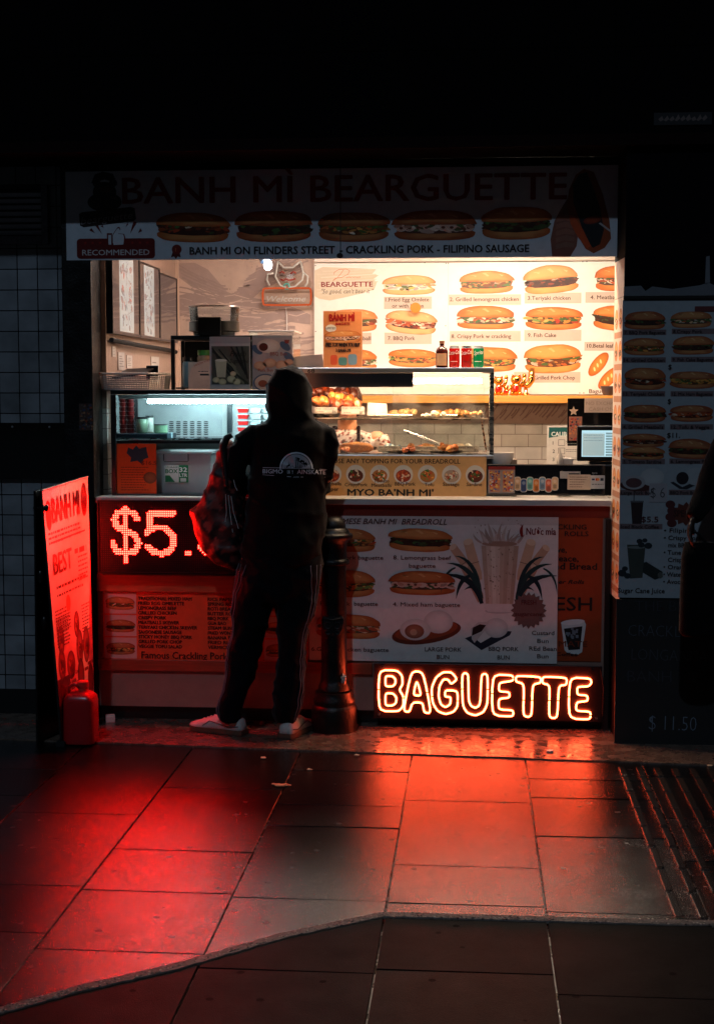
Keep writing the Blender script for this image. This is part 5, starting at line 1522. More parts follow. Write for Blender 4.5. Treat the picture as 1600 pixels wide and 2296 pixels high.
tub(m, xa, xb, 7.03, 7.28, za - .016, zb, .003, (196, 196, 196)); m.build('tub', 'milky', bx, bev=.003)
m = M(); m.box(xa - .006, xb + .006, 7.024, 7.286, za - .0155, za, (188, 192, 196)); m.build('lid', 'milky', bx, bev=.004)
m = M(); m.ell((X(400, 7.1), 7.15, zb + .09), .07, .07, .045, (220, 150, 96), amp=.3); m.ell((X(436, 7.1), 7.16, zb + .08), .05, .06, .06, (206, 130, 80), amp=.3); m.build('bread_inside', 'food', bx, smooth='all')
S = Sheet(flat(7.029, 410), (0, -1, 0)); S.rect(369, 1043, 422, 1082, (214, 220, 214), .6); S.rect(400.5, 1043, 422, 1082, (24, 120, 74), 1)
S.text('STORAGE', 371, 1049.5, 4.4, (40, 110, 80), w=28, bold=.02, l=2); S.text('BOX', 371, 1061, 9.5, (24, 110, 66), w=28, bold=.04, l=2); S.text('32', 402, 1058, 10.5, (236, 240, 236), w=18, bold=.04, l=2); S.text('LTR', 402, 1069, 7.5, (236, 240, 236), w=18, bold=.04, l=2)
S.p([(370, 1066), (380, 1066), (392, 1081), (370, 1081)], (30, 110, 70), 1.5); S.rrect(404, 1072, 417, 1080, 1, (200, 214, 206), 2)
S.build('label', 'print', bx)
m = M(); q = flat(7.02, 396); m.tube([q(367, 1018), q(367, 1033), q(369, 1035), q(420, 1035), q(422, 1033), q(422, 1018)], .0022, (20, 20, 22), 8); m.build('handle', 'plastic', bx, smooth=True)
# jars and stacks on the shelf
def jar(px, by, h, r, c_, lc, Y, label, grp='jars on the cooler shelf'):
    p = P(px, by, Y); J = thing('jar', (p.x, Y, zs_ + .026), label, 'jar', grp)
    z_ = zs_ + .026
    m_ = M(); m_.lathe(p.x, Y, [(r * .9, z_), (r, z_ + .004), (r, z_ + h * .85), (r * .96, z_ + h * .87)], c_, 20); m_.build('body', 'plastic', J, smooth=True)
    m_ = M(); m_.lathe(p.x, Y, [(r * 1.02, z_ + h * .871), (r * 1.02, z_ + h), (0, z_ + h)], lc, 20); m_.build('lid', 'plastic', J, smooth=True)
m = M(); m.box(X(262, 7.0), X(378, 7.0), 7.0, 7.2, zs_ + .0005, zs_ + .025, (14, 30, 40)); tag(m.build('tray', 'plastic', bev=.003), 'dark blue tray under the jars on the cooler shelf', 'tray')
m = M(); m.box(X(376, 6.99) + .001, X(386, 6.99), 6.99, 7.03, zs_ + .0005, zs_ + .03, (150, 180, 190)); tag(m.build('glass_block', 'milky', bev=.002), 'small pale block at the end of the dark blue tray', 'block')
jar(319, 968, .08, .028, (96, 120, 100), (26, 30, 32), 7.05, 'tall grey-green jar on the blue tray')
jar(336, 968, .085, .02, (150, 160, 150), (40, 46, 48), 7.12, 'slim pale jar behind the tall grey-green jar')
jar(361, 968, .045, .034, (110, 150, 120), (60, 66, 68), 7.05, 'short wide green jar at the right of the blue tray')
for k, (px, cl, n_, lb_) in enumerate(((277, (110, 24, 22), 8, 'leftmost stack of dark red cups on the cooler shelf'), (293, (96, 18, 20), 8, 'stack of dark red cups next to the jars'))):
    p = P(px, 960, 7.06); m = M()
    for q in range(n_):
        z_ = zs_ + .0265 + q * .0215
        m.lathe(p.x, 7.06, [(.017, z_), (.021, z_ + .019), (.023, z_ + .0205), (.015, z_ + .021)], mix(cl, (60, 10, 12), (q % 2) * .4), 16)
    tag(m.build('cup_stack', 'plastic', smooth=True), lb_, 'cup stack')
for k, (px, cl) in enumerate(((546, (190, 26, 24)), (575, (176, 190, 194)), (604, (176, 190, 194)))):
    p = P(px, 960, 7.2)
    for q in range(5):
        z_ = zs_ + .001 + q * .031
        m = M(); m.rings([[(p.x + sx * w_, 7.2 + sy * w_, z_ + zz) for sx, sy in ((-1, -1), (1, -1), (1, 1), (-1, 1))] for w_, zz in ((.022, 0), (.027, .02), (.031, .0205), (.031, .0235), (.02, .024))], [cl, cl, (200, 210, 212), (200, 210, 212), (200, 210, 212)])
        tag(m.build('takeaway_tub', 'plastic', bev=.001), 'small %s takeaway tub, %s in its stack by the customer' % (['red', 'pale', 'clear grey'][k], ['lowest', 'second from bottom', 'middle one', 'second from top', 'topmost'][q]), 'takeaway tub', 'stacked takeaway tubs in the cooler')

# ================================================================== THINGS ON TOP OF THE COOLER
zt2 = zc1 + .0005
# black rack
RX0, RX1, RY0, RY1 = X(391, 7.2), X(600, 7.2), 7.15, 7.42
rk = thing('black_rack', ((RX0 + RX1) / 2, 7.28, zt2), 'black metal rack full of tubs behind the two upright posters', 'rack')
zr = Z(752, 7.15, 480)
m = M()
m.box(RX0, RX1, RY0, RY1, zr - .02, zr, (12, 12, 14)); m.box(RX0, RX0 + .018, RY0, RY0 + .02, zt2, zr - .0205, (12, 12, 14)); m.box(RX1 - .018, RX1, RY0, RY0 + .02, zt2, zr - .0205, (12, 12, 14)); m.box(RX0, RX0 + .018, RY1 - .02, RY1, zt2, zr - .0205, (12, 12, 14)); m.box(RX1 - .018, RX1, RY1 - .02, RY1, zt2, zr - .0205, (12, 12, 14))
m.box(RX0 + .0185, RX1 - .0185, RY0 + .021, RY1, zt2 + .004, zt2 + .012, (14, 14, 16)); m.box(RX0 + .0185, RX1 - .0185, RY1 - .008, RY1 - .001, zt2 + .013, zr - .0205, (16, 20, 24))
m.build('frame', 'paint', rk, bev=.002)
for px, by, h, r, c_, lc, lb_ in ((424, 860, .15, .032, (120, 150, 156), (30, 34, 38), 'clear jar with dark contents in the rack'), (458, 860, .185, .034, (170, 130, 100), (70, 150, 70), 'tall jar with green lid in the rack')):
    p = P(px, by, 7.24); J = thing('jar', (p.x, 7.24, zt2 + .0125), lb_, 'jar'); z_ = zt2 + .0125
    m = M(); m.lathe(p.x, 7.24, [(r * .9, z_), (r, z_ + .005), (r, z_ + h * .8), (r * .8, z_ + h * .86)], c_, 20); m.build('body', 'plastic', J, smooth=True)
    m = M(); m.lathe(p.x, 7.24, [(r * .95, z_ + h * .861), (r * .95, z_ + h), (0, z_ + h)], lc, 20); m.build('lid', 'plastic', J, smooth=True)
p = P(455, 855, 7.12)
S = Sheet(flat(7.128, 455), (0, -1, 0)); board(S, 424, 812, 474, 872, .003, (196, 180, 170))
S.p([(424, 872), (424, 850), (430, 826), (448, 810), (474, 806), (474, 872)], (214, 176, 160), .4); S.text('SAIGON PORK', 437, 822, 4.6, (170, 60, 40), w=40, rot=-.35, l=1.2); S.scribble(446, 832, 22, 2, (70, 70, 70), 1); S.rect(450, 838, 470, 842, (30, 40, 46), 1)
tag(S.build('food_packet', 'print'), 'pink rounded food packet leaning beside the sugarcane poster', 'packet')
# posters
def stand(a0, b0, a1, b1, Y, label, draw, bg):
    S_ = Sheet(flat(Y, (a0 + a1) / 2), (0, -1, 0)); board(S_, a0, b0, a1, b1, .004, (150, 150, 152)); S_.rect(a0, b0, a1, b1, bg, 0); draw(S_)
    S_.slab([S_.fn(a0 + 20, b1) + Vector((0, .0045, 0)), S_.fn(a1 - 20, b1) + Vector((0, .0045, 0)), S_.fn(a1 - 20, b1 - 30) + Vector((0, .0045, 0)), S_.fn(a0 + 20, b1 - 30) + Vector((0, .0045, 0))], (0, .03, 0), (120, 120, 124))
    tag(S_.build('poster', 'vinyl'), label, 'poster')
def dr1(S):
    S.rect(476, 776, 560, 862, (84, 84, 76), 1)
    for k in range(9): S.line([(rnd(476, 500), 778 + rnd(0, 10)), (rnd(500, 530), 822), (rnd(530, 558), 860)], rnd(2, 5), random.choice([(46, 50, 44), (110, 112, 96), (30, 34, 34)]), 1.4)
    for k in range(3): S.line([(520 + k * 12, 778), (548 + k * 4, 830 + k * 9)], 4, (34, 38, 36), 1.5)
    S.p([(484, 808), (510, 808), (507, 846), (488, 846)], (186, 184, 160), 2.5); S.oval(497, 808, 13, 3, (214, 212, 196), 3)
    for a, b, r_ in ((486, 852, 8), (500, 856, 9), (520, 850, 10), (532, 856, 9), (524, 838, 7)): S.oval(a, b, r_, r_ * .8, (160, 158, 128), 3, 14, c2=(196, 194, 164))
    S.text('Fresh', 517, 799, 13, (16, 16, 18), w=36, shear=.35); S.text('Sugarcane', 516, 814, 10, (16, 16, 18), w=42, shear=.35)
    S.rect(473, 756, 561, 770, (158, 156, 158), .6)
stand(472, 755, 562, 873, 7.02, 'upright Fresh Sugarcane poster on the cooler, left of the bun poster', dr1, (176, 174, 174))
def dr2(S):
    S.rect(569, 757, 655, 872, (176, 160, 158), .6)
    for a, b in ((578, 784), (640, 776), (648, 800)): S.oval(a, b, 14, 8, (80, 96, 120), 1, 12, .7)
    S.oval(603, 776, 26, 16, (206, 180, 166), 2, c2=(226, 206, 194)); S.oval(592, 778, 10, 9, (96, 44, 34), 3); S.text('BBQ Bun', 607, 797, 8, (150, 60, 44), w=37, bold=.01)
    for a, b, r_ in ((584, 820, 14), (606, 814, 15), (632, 818, 14), (648, 812, 10)): S.oval(a, b, r_, r_ * .7, (200, 140, 112), 2, c2=(222, 170, 140))
    S.text('Pork Bun', 580, 833, 7, (160, 60, 44), w=33, bold=.01); S.oval(596, 858, 27, 20, (90, 96, 116), 2, 26); S.oval(596, 858, 24, 17, (206, 176, 160), 2.6, 26); S.oval(590, 860, 10, 8, (150, 80, 60), 3.4)
    S.p([(638, 762), (650, 762), (648, 770), (640, 770)], (140, 60, 50), 2)
stand(567, 752, 656, 873, 7.02, 'upright bun poster with BBQ Bun words on the cooler behind the hood', dr2, (160, 156, 160))
# clear acrylic box
AB = thing('acrylic_box', (X(625, 7.25), 7.3, zt2), 'clear acrylic box with white lid behind the bun poster', 'acrylic box')
ax0, ax1 = X(566, 7.2), X(668, 7.2)
zx = Z(741, 7.1, 620)
m = M(); m.box(ax0, ax1, 7.08, 7.38, zx - .008, zx, (206, 196, 190)); m.build('lid', 'plastic', AB, bev=.002)
m = M(); m.box(ax0 + .006, ax1 - .006, 7.09, 7.37, zt2, zx - .0085, (255, 255, 255)); m.build('walls', 'glass_clear', AB)
# round clear drum on black base (cooker)
p = P(481, 750, 7.28); x, y = p.x, 7.28
za, zb, zc_ = Z(752, 7.15, 480) + .0005, Z(722, 7.28, 480), Z(686, 7.28, 480)
DR = thing('popcorn_drum', (x, y, za), 'round clear drum on a black base standing on the black rack', 'clear drum')
r = 57 * 7.28 / 3250
m = M(); m.lathe(x, y, [(r * .8, za), (r * .84, za + .02), (r, za + .024), (r, zb), (r * .96, zb + .002)], (5, 5, 6), 36); m.box(x - .055, x + .055, y - r - .012, y - r + .01, za + .001, zb + .018, (12, 12, 13)); m.build('base', 'plastic', DR, smooth=True)
m = M(); m.lathe(x, y, [(r * .95, zb + .0025), (r * .99, zc_ - .01)], (255, 255, 255), 36); m.build('glass_wall', 'glass', DR, smooth=True)
m = M(); m.tube([(x + r * .985 * math.cos(q * .2094), y + r * .985 * math.sin(q * .2094), zc_ - .006) for q in range(30)], .004, (150, 140, 134), 6, True); m.build('rim', 'steel', DR, smooth=True)
# white basket
bk0, bk1 = X(238, 7.02), X(366, 7.02)
BK = thing('plastic_basket', ((bk0 + bk1) / 2, 7.05, zt2), 'white perforated plastic basket holding dark trays at far left', 'basket')
zb_ = Z(838, 7.02, 300)
m = M()
def wallslats(m_, p0, p1, z0, z1, n_, c_, out=.012):
    p0, p1 = Vector(p0), Vector(p1)
    d = (p1 - p0).normalized(); nrm = Vector((d.y, -d.x, 0))
    hh = (z1 - z0)
    for k in range(n_):
        za_ = z0 + hh * k / n_; zb2 = za_ + hh / n_ * .55
        o0 = nrm * out * k / n_; 
        m_.slab([p0 + o0 + Vector((0, 0, za_)), p1 + o0 + Vector((0, 0, za_)), p1 + o0 + Vector((0, 0, zb2)), p0 + o0 + Vector((0, 0, zb2))], -nrm * .003, c_)
    L = (p1 - p0).length
    nb = int(L / .012)
    for k in range(nb + 1):
        a_ = p0.lerp(p1, k / nb)
        m_.tube([a_ + Vector((0, 0, z0)), a_ + nrm * out + Vector((0, 0, z1))], .0017, c_, 4)
c_ = (176, 168, 166)
y0, y1 = 6.975, 7.12
cut = bk1 - .055
wallslats(m, (bk0, y0, 0), (cut, y0, 0), zt2 + .002, zb_ - .008, 7, c_); wallslats(m, (cut, y0, 0), (bk1, y0 + .09, 0), zt2 + .002, zb_ - .008, 7, (226, 208, 196)); wallslats(m, (bk1, y0 + .09, 0), (bk1, y1 + .06, 0), zt2 + .002, zb_ - .008, 7, c_); wallslats(m, (bk1, y1 + .06, 0), (bk0, y1 + .06, 0), zt2 + .002, zb_ - .008, 7, c_); wallslats(m, (bk0, y1 + .06, 0), (bk0, y0, 0), zt2 + .002, zb_ - .008, 7, c_)
m.build('wall', 'plastic', BK)
m = M(); m.slab([(bk0, y0, zt2 + .0005), (cut, y0, zt2 + .0005), (bk1, y0 + .09, zt2 + .0005), (bk1, y1 + .06, zt2 + .0005), (bk0, y1 + .06, zt2 + .0005)], (0, 0, .0015), c_); m.build('bottom', 'plastic', BK)
m = M(); o_ = .016; m.tube([(bk0 - o_, y0 - o_, zb_), (cut, y0 - o_, zb_), (bk1 + o_ * .8, y0 + .085, zb_), (bk1 + o_, y1 + .07, zb_), (bk0 - o_, y1 + .07, zb_)], .0052, (216, 202, 192), 8, True); m.build('rim', 'plastic', BK, smooth=True)
m = M()
m.obox((X(300, 7.1), 7.08, zb_ - .002), .085, .07, .004, (40, 34, 38), rz=.1, rx=.12, ry=-.12); m.obox((X(312, 7.1), 7.09, zb_ + .014), .075, .06, .004, (50, 44, 48), rz=-.1, rx=.2, ry=-.05); m.obox((X(345, 7.12), 7.12, zb_ + .006), .03, .004, .035, (10, 10, 12))
tag(m.build('dark_trays', 'plastic', bev=.002), 'loose dark trays heaped in the white basket', 'trays')

# ---- televisions along the left wall
tv = [(7.03, 7.62, 0), (7.635, 8.13, 1), (8.145, 8.62, 2)]
for ya, yb, k in tv:
    z1_ = 2.315; z0_ = Z(748, 7.07, 238) - .0
    T = thing('wall_screen', (XL + .03, (ya + yb) / 2, z0_), ['nearest wall screen with a pale strip, beside the dark pillar', 'middle wall screen with one tall pale strip', 'farthest dark wall screen near the room corner'][k], 'screen', 'menu screens on the left wall')
    xw = XL + .034 - .003 * k
    m = M(); m.box(XL + .001, xw - .0035, ya, yb, z0_, z1_ - .02 * k, (16, 14, 16)); m.box(xw - .003, xw, ya, ya + .008, z0_, z1_ - .02 * k, (14, 12, 14)); m.box(xw - .003, xw, yb - .008, yb, z0_, z1_ - .02 * k, (14, 12, 14)); m.box(xw - .003, xw + .0005, ya + .0085, yb - .0085, z0_, z0_ + .014, (60, 54, 56)); m.box(xw - .003, xw, ya + .0085, yb - .0085, z1_ - .02 * k - .008, z1_ - .02 * k, (14, 12, 14)); m.build('housing', 'plastic', T)
    f3 = lambda a, b: Vector((xw - .003, ya + .009 + a * (yb - ya - .018), z0_ + .0145 + b * (z1_ - .02 * k - z0_ - .024)))
    S = Sheet(f3, (1, 0, 0)); S.rect(0, 0, 1, 1, (26, 20, 22), 0); S.build('panel', mat('screen_glass', rough=.04, spec=1.0, coat=1., emit=(.5, .4, .42), estr=.03), T)
    if k < 2:
        S = Sheet(f3, (1, 0, 0))
        a0, a1 = ((.25, .78), (.2, .72))[k]
        S.rect(a0, .005, a1, .995, (186, 200, 204), .5)
        for q in range(40):
            a, b = rnd(a0 + .05, a1 - .05), rnd(.05, .95)
            S.oval(a, b, rnd(.01, .06), rnd(.01, .05), random.choice([(140, 150, 156), (160, 130, 126), (120, 130, 136)] + ([(190, 80, 40)] if k == 0 else [(60, 96, 130)])), 1, 9, rnd(0, 3))
        for q in range(12): S.line([(rnd(a0, a1), rnd(.05, .9)), (rnd(a0, a1), rnd(.05, .9))], .006, (120, 124, 130), 1.2)
        if k == 1: S.text('N Z', .5, .22, -.09, (40, 60, 70), w=.06)
        S.build('picture', mat('tv_on', rough=.12, coat=1., emit=(.5, .68, .72), estr=.16), T)
# small papers on the side wall
for k, (ya, yb, za, zb, lb_) in enumerate(((7.13, 7.20, Z(776, 7.15, 245), Z(800, 7.15, 245), 'small square note nearest the pillar under the wall screens'), (7.25, 7.38, Z(790, 7.3, 260), Z(830, 7.3, 262), 'folded white sheet pinned under the wall screens'), (7.43, 7.55, Z(797, 7.5, 285), Z(826, 7.5, 290), 'white printed sheet right of the folded sheet'), (8.0, 8.2, Z(800, 8.1, 340), Z(860, 8.1, 340), 'grey paper hanging near the corner under the wall screens'))):
    f3 = lambda a, b: Vector((XL + .004, ya + a * (yb - ya), zb + b * (za - zb)))
    S = Sheet(f3, (1, 0, 0)); S.slab([f3(0, 0), f3(1, 0), f3(1, 1), f3(0, 1)], (-.0025, 0, 0), (150, 140, 136)); S.rect(0, 0, 1, 1, (196, 188, 182), .4)
    for q in range(5): S.rect(.15, .2 + q * .14, rnd(.5, .85), .24 + q * .14, (120, 112, 108), 1)
    tag(S.build('wall_note', 'print'), lb_, 'paper note')
# electric dark conduit under screens
m = M(); m.tube([(XL + .02, 7.05, 1.86), (XL + .03, 7.6, 1.85), (XL + .03, 8.3, 1.845), (XL + .02, 8.6, 1.84)], .012, (14, 14, 16), 8); tag(m.build('cable_bundle', 'rubber', smooth=True), 'black cable bundle hanging below the wall screens', 'cable')

# ---- beckoning cat neon on the mural (unlit apart from faint tubes)
YG = YW - .05
NC = thing('cat_neon', (X(643, YG), YG, Z(690, YG, 640)), 'beckoning cat neon sign reading Welcome on the mural wall', 'neon sign')
f_ = flat(YG, 640)
zc = lambda x, y: (100 + x / 2, 340 + y / 2)
m = M(); back = [(1040, 485), (1075, 500), (1110, 497), (1150, 488), (1165, 530), (1180, 552), (1200, 590), (1190, 610), (1206, 625), (1206, 690), (1196, 702), (978, 698), (970, 686), (972, 612), (996, 600), (988, 578), (1000, 545), (1030, 540)]
m.slab([f_(*zc(x, y)) for x, y in back], (0, .004, 0), (200, 190, 186)); 
for q in ((1000, 690), (1180, 690), (1060, 520)): m.tube([f_(*zc(*q)) + Vector((0, .004, 0)), f_(*zc(*q)) + Vector((0, .049, 0))], .004, (180, 180, 180), 6)
m.build('acrylic_backing', 'acrylic_thin', NC)
g_ = flat(YG - .008, 640)
def nt_(pts, cl, closed=False, r_=.0055): 
    m_ = M(); m_.tube([g_(*zc(*q)) for q in pts], r_, cl, 8, closed); return m_
wt = (196, 196, 192)
m = M()
for pts in ([(1050, 492), (1042, 540), (1038, 560), (1060, 600), (1090, 612), (1125, 605), (1158, 575), (1162, 545), (1150, 492)], [(1050, 492), (1075, 520), (1115, 520), (1150, 492)], [(1030, 545), (1004, 548), (1000, 575), (1012, 600)], [(1165, 545), (1182, 560), (1180, 590), (1168, 605)]):
    m.tube([g_(*zc(*q)) for q in pts], .0055, wt, 8)
m.build('white_tube', 'plastic', NC, smooth='all')
m = M()
for pts in ([(1056, 545), (1068, 538), (1080, 546)], [(1105, 548), (1118, 538), (1130, 546)], [(1060, 572), (1074, 578), (1086, 570), (1098, 578), (1128, 570)]):
    m.tube([g_(*zc(*q)) for q in pts], .0055, (150, 60, 50), 8)
m.build('red_tube', 'plastic', NC, smooth='all')
m = M(); m.tube([g_(*zc(1088 + 12 * math.cos(k * .5), 604 + 12 * math.sin(k * .5))) for k in range(12)], .0055, (90, 170, 160), 8, True); m.build('collar_bell', 'plastic', NC, smooth='all')
m = M(); m.tube([g_(*zc(*q)) for q in chaikin([(982, 612), (1196, 612), (1196, 688), (982, 688)], 2, .06)], .0062, (230, 80, 30), 8, True); m.build('orange_tube', 'neon_dim', NC, smooth='all')
S = Sheet(g_, (0, -1, 0)); S.text('Welcome', *zc(1000, 672), 13, (186, 184, 180), w=86, shear=.3, bold=.006, l=1); S.build('welcome_lettering', 'plastic', NC)
m = M(); m.tube([P(641, 690, YW - .01), P(643, 712, YW - .01), P(643, 742, YW - .01)], .003, (210, 204, 200), 6); m.build('cable', 'plastic', NC)
# corner trim
m = M(); m.box(XL, XL + .02, YW - .02, YW - .0035, 1.2, 2.74, (206, 176, 156)); tag(m.build('corner_trim', 'plastic'), 'pale vertical trim in the back left corner of the room', 'trim')
# ================================================================== STANDING SIGN, JUG, BOLLARD
TL, TR, BL, BR = P(95, 1101, 6.14), P(197, 1070, 6.76), P(141, 1688, 6.36), P(214, 1648, 6.76)
BL.z, BR.z = .022, .022
WU, WV = 55., 120.
def bil(a, b):
    u, v = a / WU, b / WV
    return (TL * (1 - u) + TR * u) * (1 - v) + (BL * (1 - u) + BR * u) * v
nb = (TR - TL).cross(BL - TL).normalized()
if nb.x < 0: nb = -nb
SB = thing('standing_sign', ((BL.x + BR.x) / 2, (BL.y + BR.y) / 2, 0), 'tall leaning pavement sign glowing red from the price sign beside it', 'pavement sign')
S = Sheet(bil, nb)
cr_ = (232, 206, 186)
for i in range(6):
    for j in range(12):
        a, b = WU * i / 6, WV * j / 12
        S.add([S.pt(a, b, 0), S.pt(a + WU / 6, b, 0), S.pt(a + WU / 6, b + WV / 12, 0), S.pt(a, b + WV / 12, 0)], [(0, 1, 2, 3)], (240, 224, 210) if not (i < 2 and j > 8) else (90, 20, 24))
rd_ = (60, 14, 18)
S.text('BANH MI', 9, 16, 12, (44, 8, 12), w=34, bold=.02); S.oval(5, 12, 3.2, 7, rd_, 1); S.oval(49, 10, 4, 8, (80, 24, 26), 1.4); S.oval(49, 6, 3, 3, (110, 40, 34), 2)
for k in range(3): S.scribble(3, 20 + k * 2.2, 40, 1.2, rd_, 1)
S.text('BEST', 6, 40, 10, (84, 40, 34), w=24, bold=.02); S.scribble(34, 32, 16, 3, (84, 40, 34), 1); S.scribble(8, 46, 40, 1.4, (90, 44, 36), 1); S.scribble(8, 50, 36, 1.2, (90, 44, 36), 1); S.oval(22, 56, 3, 4, (206, 120, 80), 1)
for a, b, rx, ry in ((9, 72, 4.5, 7), (32, 68, 4, 6.5), (8, 84, 5, 8), (21, 86, 6, 7), (35, 80, 5, 9), (45, 80, 5, 9)):
    S.oval(a, b, rx, ry, (96, 26, 26), 1, c2=(190, 90, 70)); S.oval(a + 1, b + 1, rx * .6, ry * .45, (130, 40, 30), 1.8, c2=(90, 30, 26))
    for q in range(7): S.oval(a + rnd(-.5, .5) * rx, b + rnd(-.5, .5) * ry, rnd(.4, 1.2), rnd(.4, 1.4), random.choice([(200, 120, 90), (70, 20, 20), (150, 60, 40)]), 2.2, 7)
for a, b, w_ in ((30, 77, 12), (4, 94, 14), (24, 95, 8), (36, 91, 12), (46, 89, 8)): S.scribble(a, b, w_, 1.8, (120, 40, 36), 1.2)
for k in range(7): S.scribble(4, 57 + k * 1.7, 20, .9, (130, 60, 50), 1)
for a, b, rx, ry in ((10, 102, 6.5, 11), (34, 98, 4.5, 11), (49, 104, 4.5, 10)):
    pass
S.oval(10, 66 + 32, 6.5, 8, (70, 16, 18), 2, c2=(120, 30, 26)); S.oval(35, 94, 5, 9, (60, 14, 18), 2, c2=(150, 60, 44)); S.oval(50, 99, 4.5, 9, (90, 24, 22), 2, c2=(130, 50, 36))
S.rect(20, 98, 52, 119, (240, 222, 206), .8)
for k, t in enumerate(('Sugar Cane', 'Juices', 'Bubble Tea', 'Coffee', 'Ginger Beer')): S.text('• ' + t, 18, 92 + k * 3.1, 2.0, (50, 20, 30), w=1.15 * len(t) + 2, bold=.03, rot=-.06, l=5)
for k in range(9): S.scribble(4, 61.5 + k * 1.6, 18 - k % 3, .8, (96, 30, 30), 1.2); S.scribble(40, 60 + k * 1.6, 12 - k % 4, .8, (96, 30, 30), 1.2)
for k in range(6): S.scribble(38, 36 + k * 2.2, 13, 1.0, (120, 50, 40), 1.2); S.scribble(5, 24.5 + k * .01, 44, .8, (110, 30, 34), 1.2)
for k in range(3): S.rect(36 - k, 104 + k * 4, 44 + (k % 2) * 3, 106 + k * 4, (90, 20, 26), 3)
for k, t in enumerate(('Vietnamese Coffee', 'Cold Drinks and Iced Tea', 'Fresh Sugarcane Drinks', 'Lunch every day')): S.text(t, 6, 110 + k * 2.9, 2.0, (50, 16, 26), w=1.2 * len(t), bold=.03, rot=-.1, l=5)
S.build('face_print', 'vinyl', SB)
m = M()
q4 = [TL, TR, BR, BL]
for i in range(6):
    for j in range(12):
        a, b = WU * i / 6, WV * j / 12
        m.slab([bil(x_, y_) - nb * .0008 for x_, y_ in ((a, b), (a + WU / 6, b), (a + WU / 6, b + WV / 12), (a, b + WV / 12))], -nb * .012, (30, 26, 26))
bk = [TL - nb * .030, TR - nb * .030, TR.lerp(BR, 1) + Vector((-.08, .0, 0)), BL + Vector((-.12, .02, 0))]
bk[2].z = bk[3].z = .0
m.slab(bk, -nb * .01, (14, 13, 14))
m.build('board', 'paint', SB, bev=.002)
m = M()
for a, b in ((TL, TR),): m.tube([a + nb * .001 + Vector((0, 0, .003)), b + nb * .001 + Vector((0, 0, .003))], .004, (210, 190, 180), 6)
m.build('top_edge', 'plastic', SB)
m = M(); p = bil(1.2, 8); m.ell(p + nb * .008, .012, .014, .016, (16, 14, 14)); m.tube([p, p - nb * .05], .006, (16, 14, 14), 6)
for v in (40, 62): 
    p = bil(0, v); m.ell(p - nb * .03 + Vector((-.01, 0, 0)), .014, .012, .03, (12, 12, 13))
m.build('hinge', 'plastic', SB, smooth=True)
m = M()
for p in (BL, BR): m.obox(Vector((p.x - .005, p.y, .011)), .02, .02, .0105, (14, 13, 14))
m.build('foot', 'rubber', SB)

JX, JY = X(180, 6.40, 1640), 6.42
J = thing('jerry_can', (JX, JY, 0), 'plastic jerry can with the red price-sign glow in its colour, weighting the foot of the pavement sign', 'jerry can')
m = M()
def sq(hx, hy, z, r=.3, ch=.0):
    pts = []
    for k in range(28):
        a = 2 * math.pi * k / 28
        cx, sy = math.cos(a), math.sin(a)
        e = .38
        pts.append((JX + hx * math.copysign(abs(cx) ** e, cx), JY + hy * math.copysign(abs(sy) ** e, sy), z))
    return pts
m.rings([sq(.055, .055, .002), sq(.068, .064, .008), sq(.072, .068, .024), sq(.071, .067, .20), sq(.068, .064, .218), sq(.05, .05, .236), sq(.03, .03, .244)], (168, 26, 30))  # translucent can; body, cap and handle coloured red for the LED sign's light
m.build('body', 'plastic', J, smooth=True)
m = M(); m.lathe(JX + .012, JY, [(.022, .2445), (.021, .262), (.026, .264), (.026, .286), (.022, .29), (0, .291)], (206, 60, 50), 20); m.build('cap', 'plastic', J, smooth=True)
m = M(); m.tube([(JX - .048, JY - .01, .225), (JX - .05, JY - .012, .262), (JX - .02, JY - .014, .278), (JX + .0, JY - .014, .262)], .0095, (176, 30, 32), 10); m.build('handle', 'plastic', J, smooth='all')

BX, BY = X(748.5, 6.75, 1400), 6.75
BO = thing('bollard', (BX, BY, 0), 'black cast iron street bollard with domed top beside the customer', 'bollard')
k_ = 6.7 / FPX
zz = lambda y: EYE - (y - 872) * 6.72 / FPX * 1.0
prof = [(0, 0.007), (54, zz(1652)), (53, zz(1640)), (52, zz(1603)), (50, zz(1596)), (46, zz(1592)), (48, zz(1586)), (48, zz(1580)), (42, zz(1572)), (42, zz(1562)), (38, zz(1558)), (36, zz(1548)), (33, zz(1542)), (31, zz(1536)), (30, zz(1500)), (28.5, zz(1272))]
prof = [(r * k_, z) for r, z in prof]
m = M(); m.lathe(BX, BY, prof[1:10], (11, 10, 11), 40); m.lathe(BX, BY, [(prof[1][0] * .98, .006), (prof[1][0], .01), prof[1]], (11, 10, 11), 40); m.build('base', 'iron', BO, smooth=True)
m = M(); n_ = 24
rs = []
for r, z in prof[10:]:
    rs.append([(BX + r * (1 - .05 * (q % 3 == 0)) * math.cos(2 * math.pi * q / n_), BY + r * (1 - .05 * (q % 3 == 0)) * math.sin(2 * math.pi * q / n_), z) for q in range(n_)])
m.rings(rs, (11, 10, 11)); m.build('shaft', 'iron', BO, smooth=True)
m = M(); m.lathe(BX, BY, [(r * k_, zz(y)) for r, y in ((30, 1271), (35, 1268), (36, 1263), (34, 1259), (30, 1256), (29, 1240), (30, 1222), (34, 1216), (42, 1210), (44, 1205), (43, 1201), (36, 1197), (34, 1192), (30, 1188), (27, 1186), (27, 1180), (25, 1172), (19, 1165), (10, 1161), (0.3, 1160))], (12, 11, 12), 40); m.build('cap', 'iron', BO, smooth=True)
m = M()
ez = zz(1408)
yf_ = BY - 30 * k_ - .001
m.slab([(BX + x * .001, yf_, ez + z * .001) for x, z in ((-52, 30), (-44, 48), (-30, 40), (0, 46), (30, 40), (44, 48), (52, 30), (46, -10), (26, -44), (0, -50), (-26, -44), (-46, -10))], (0, .03, 0), (26, 25, 26))
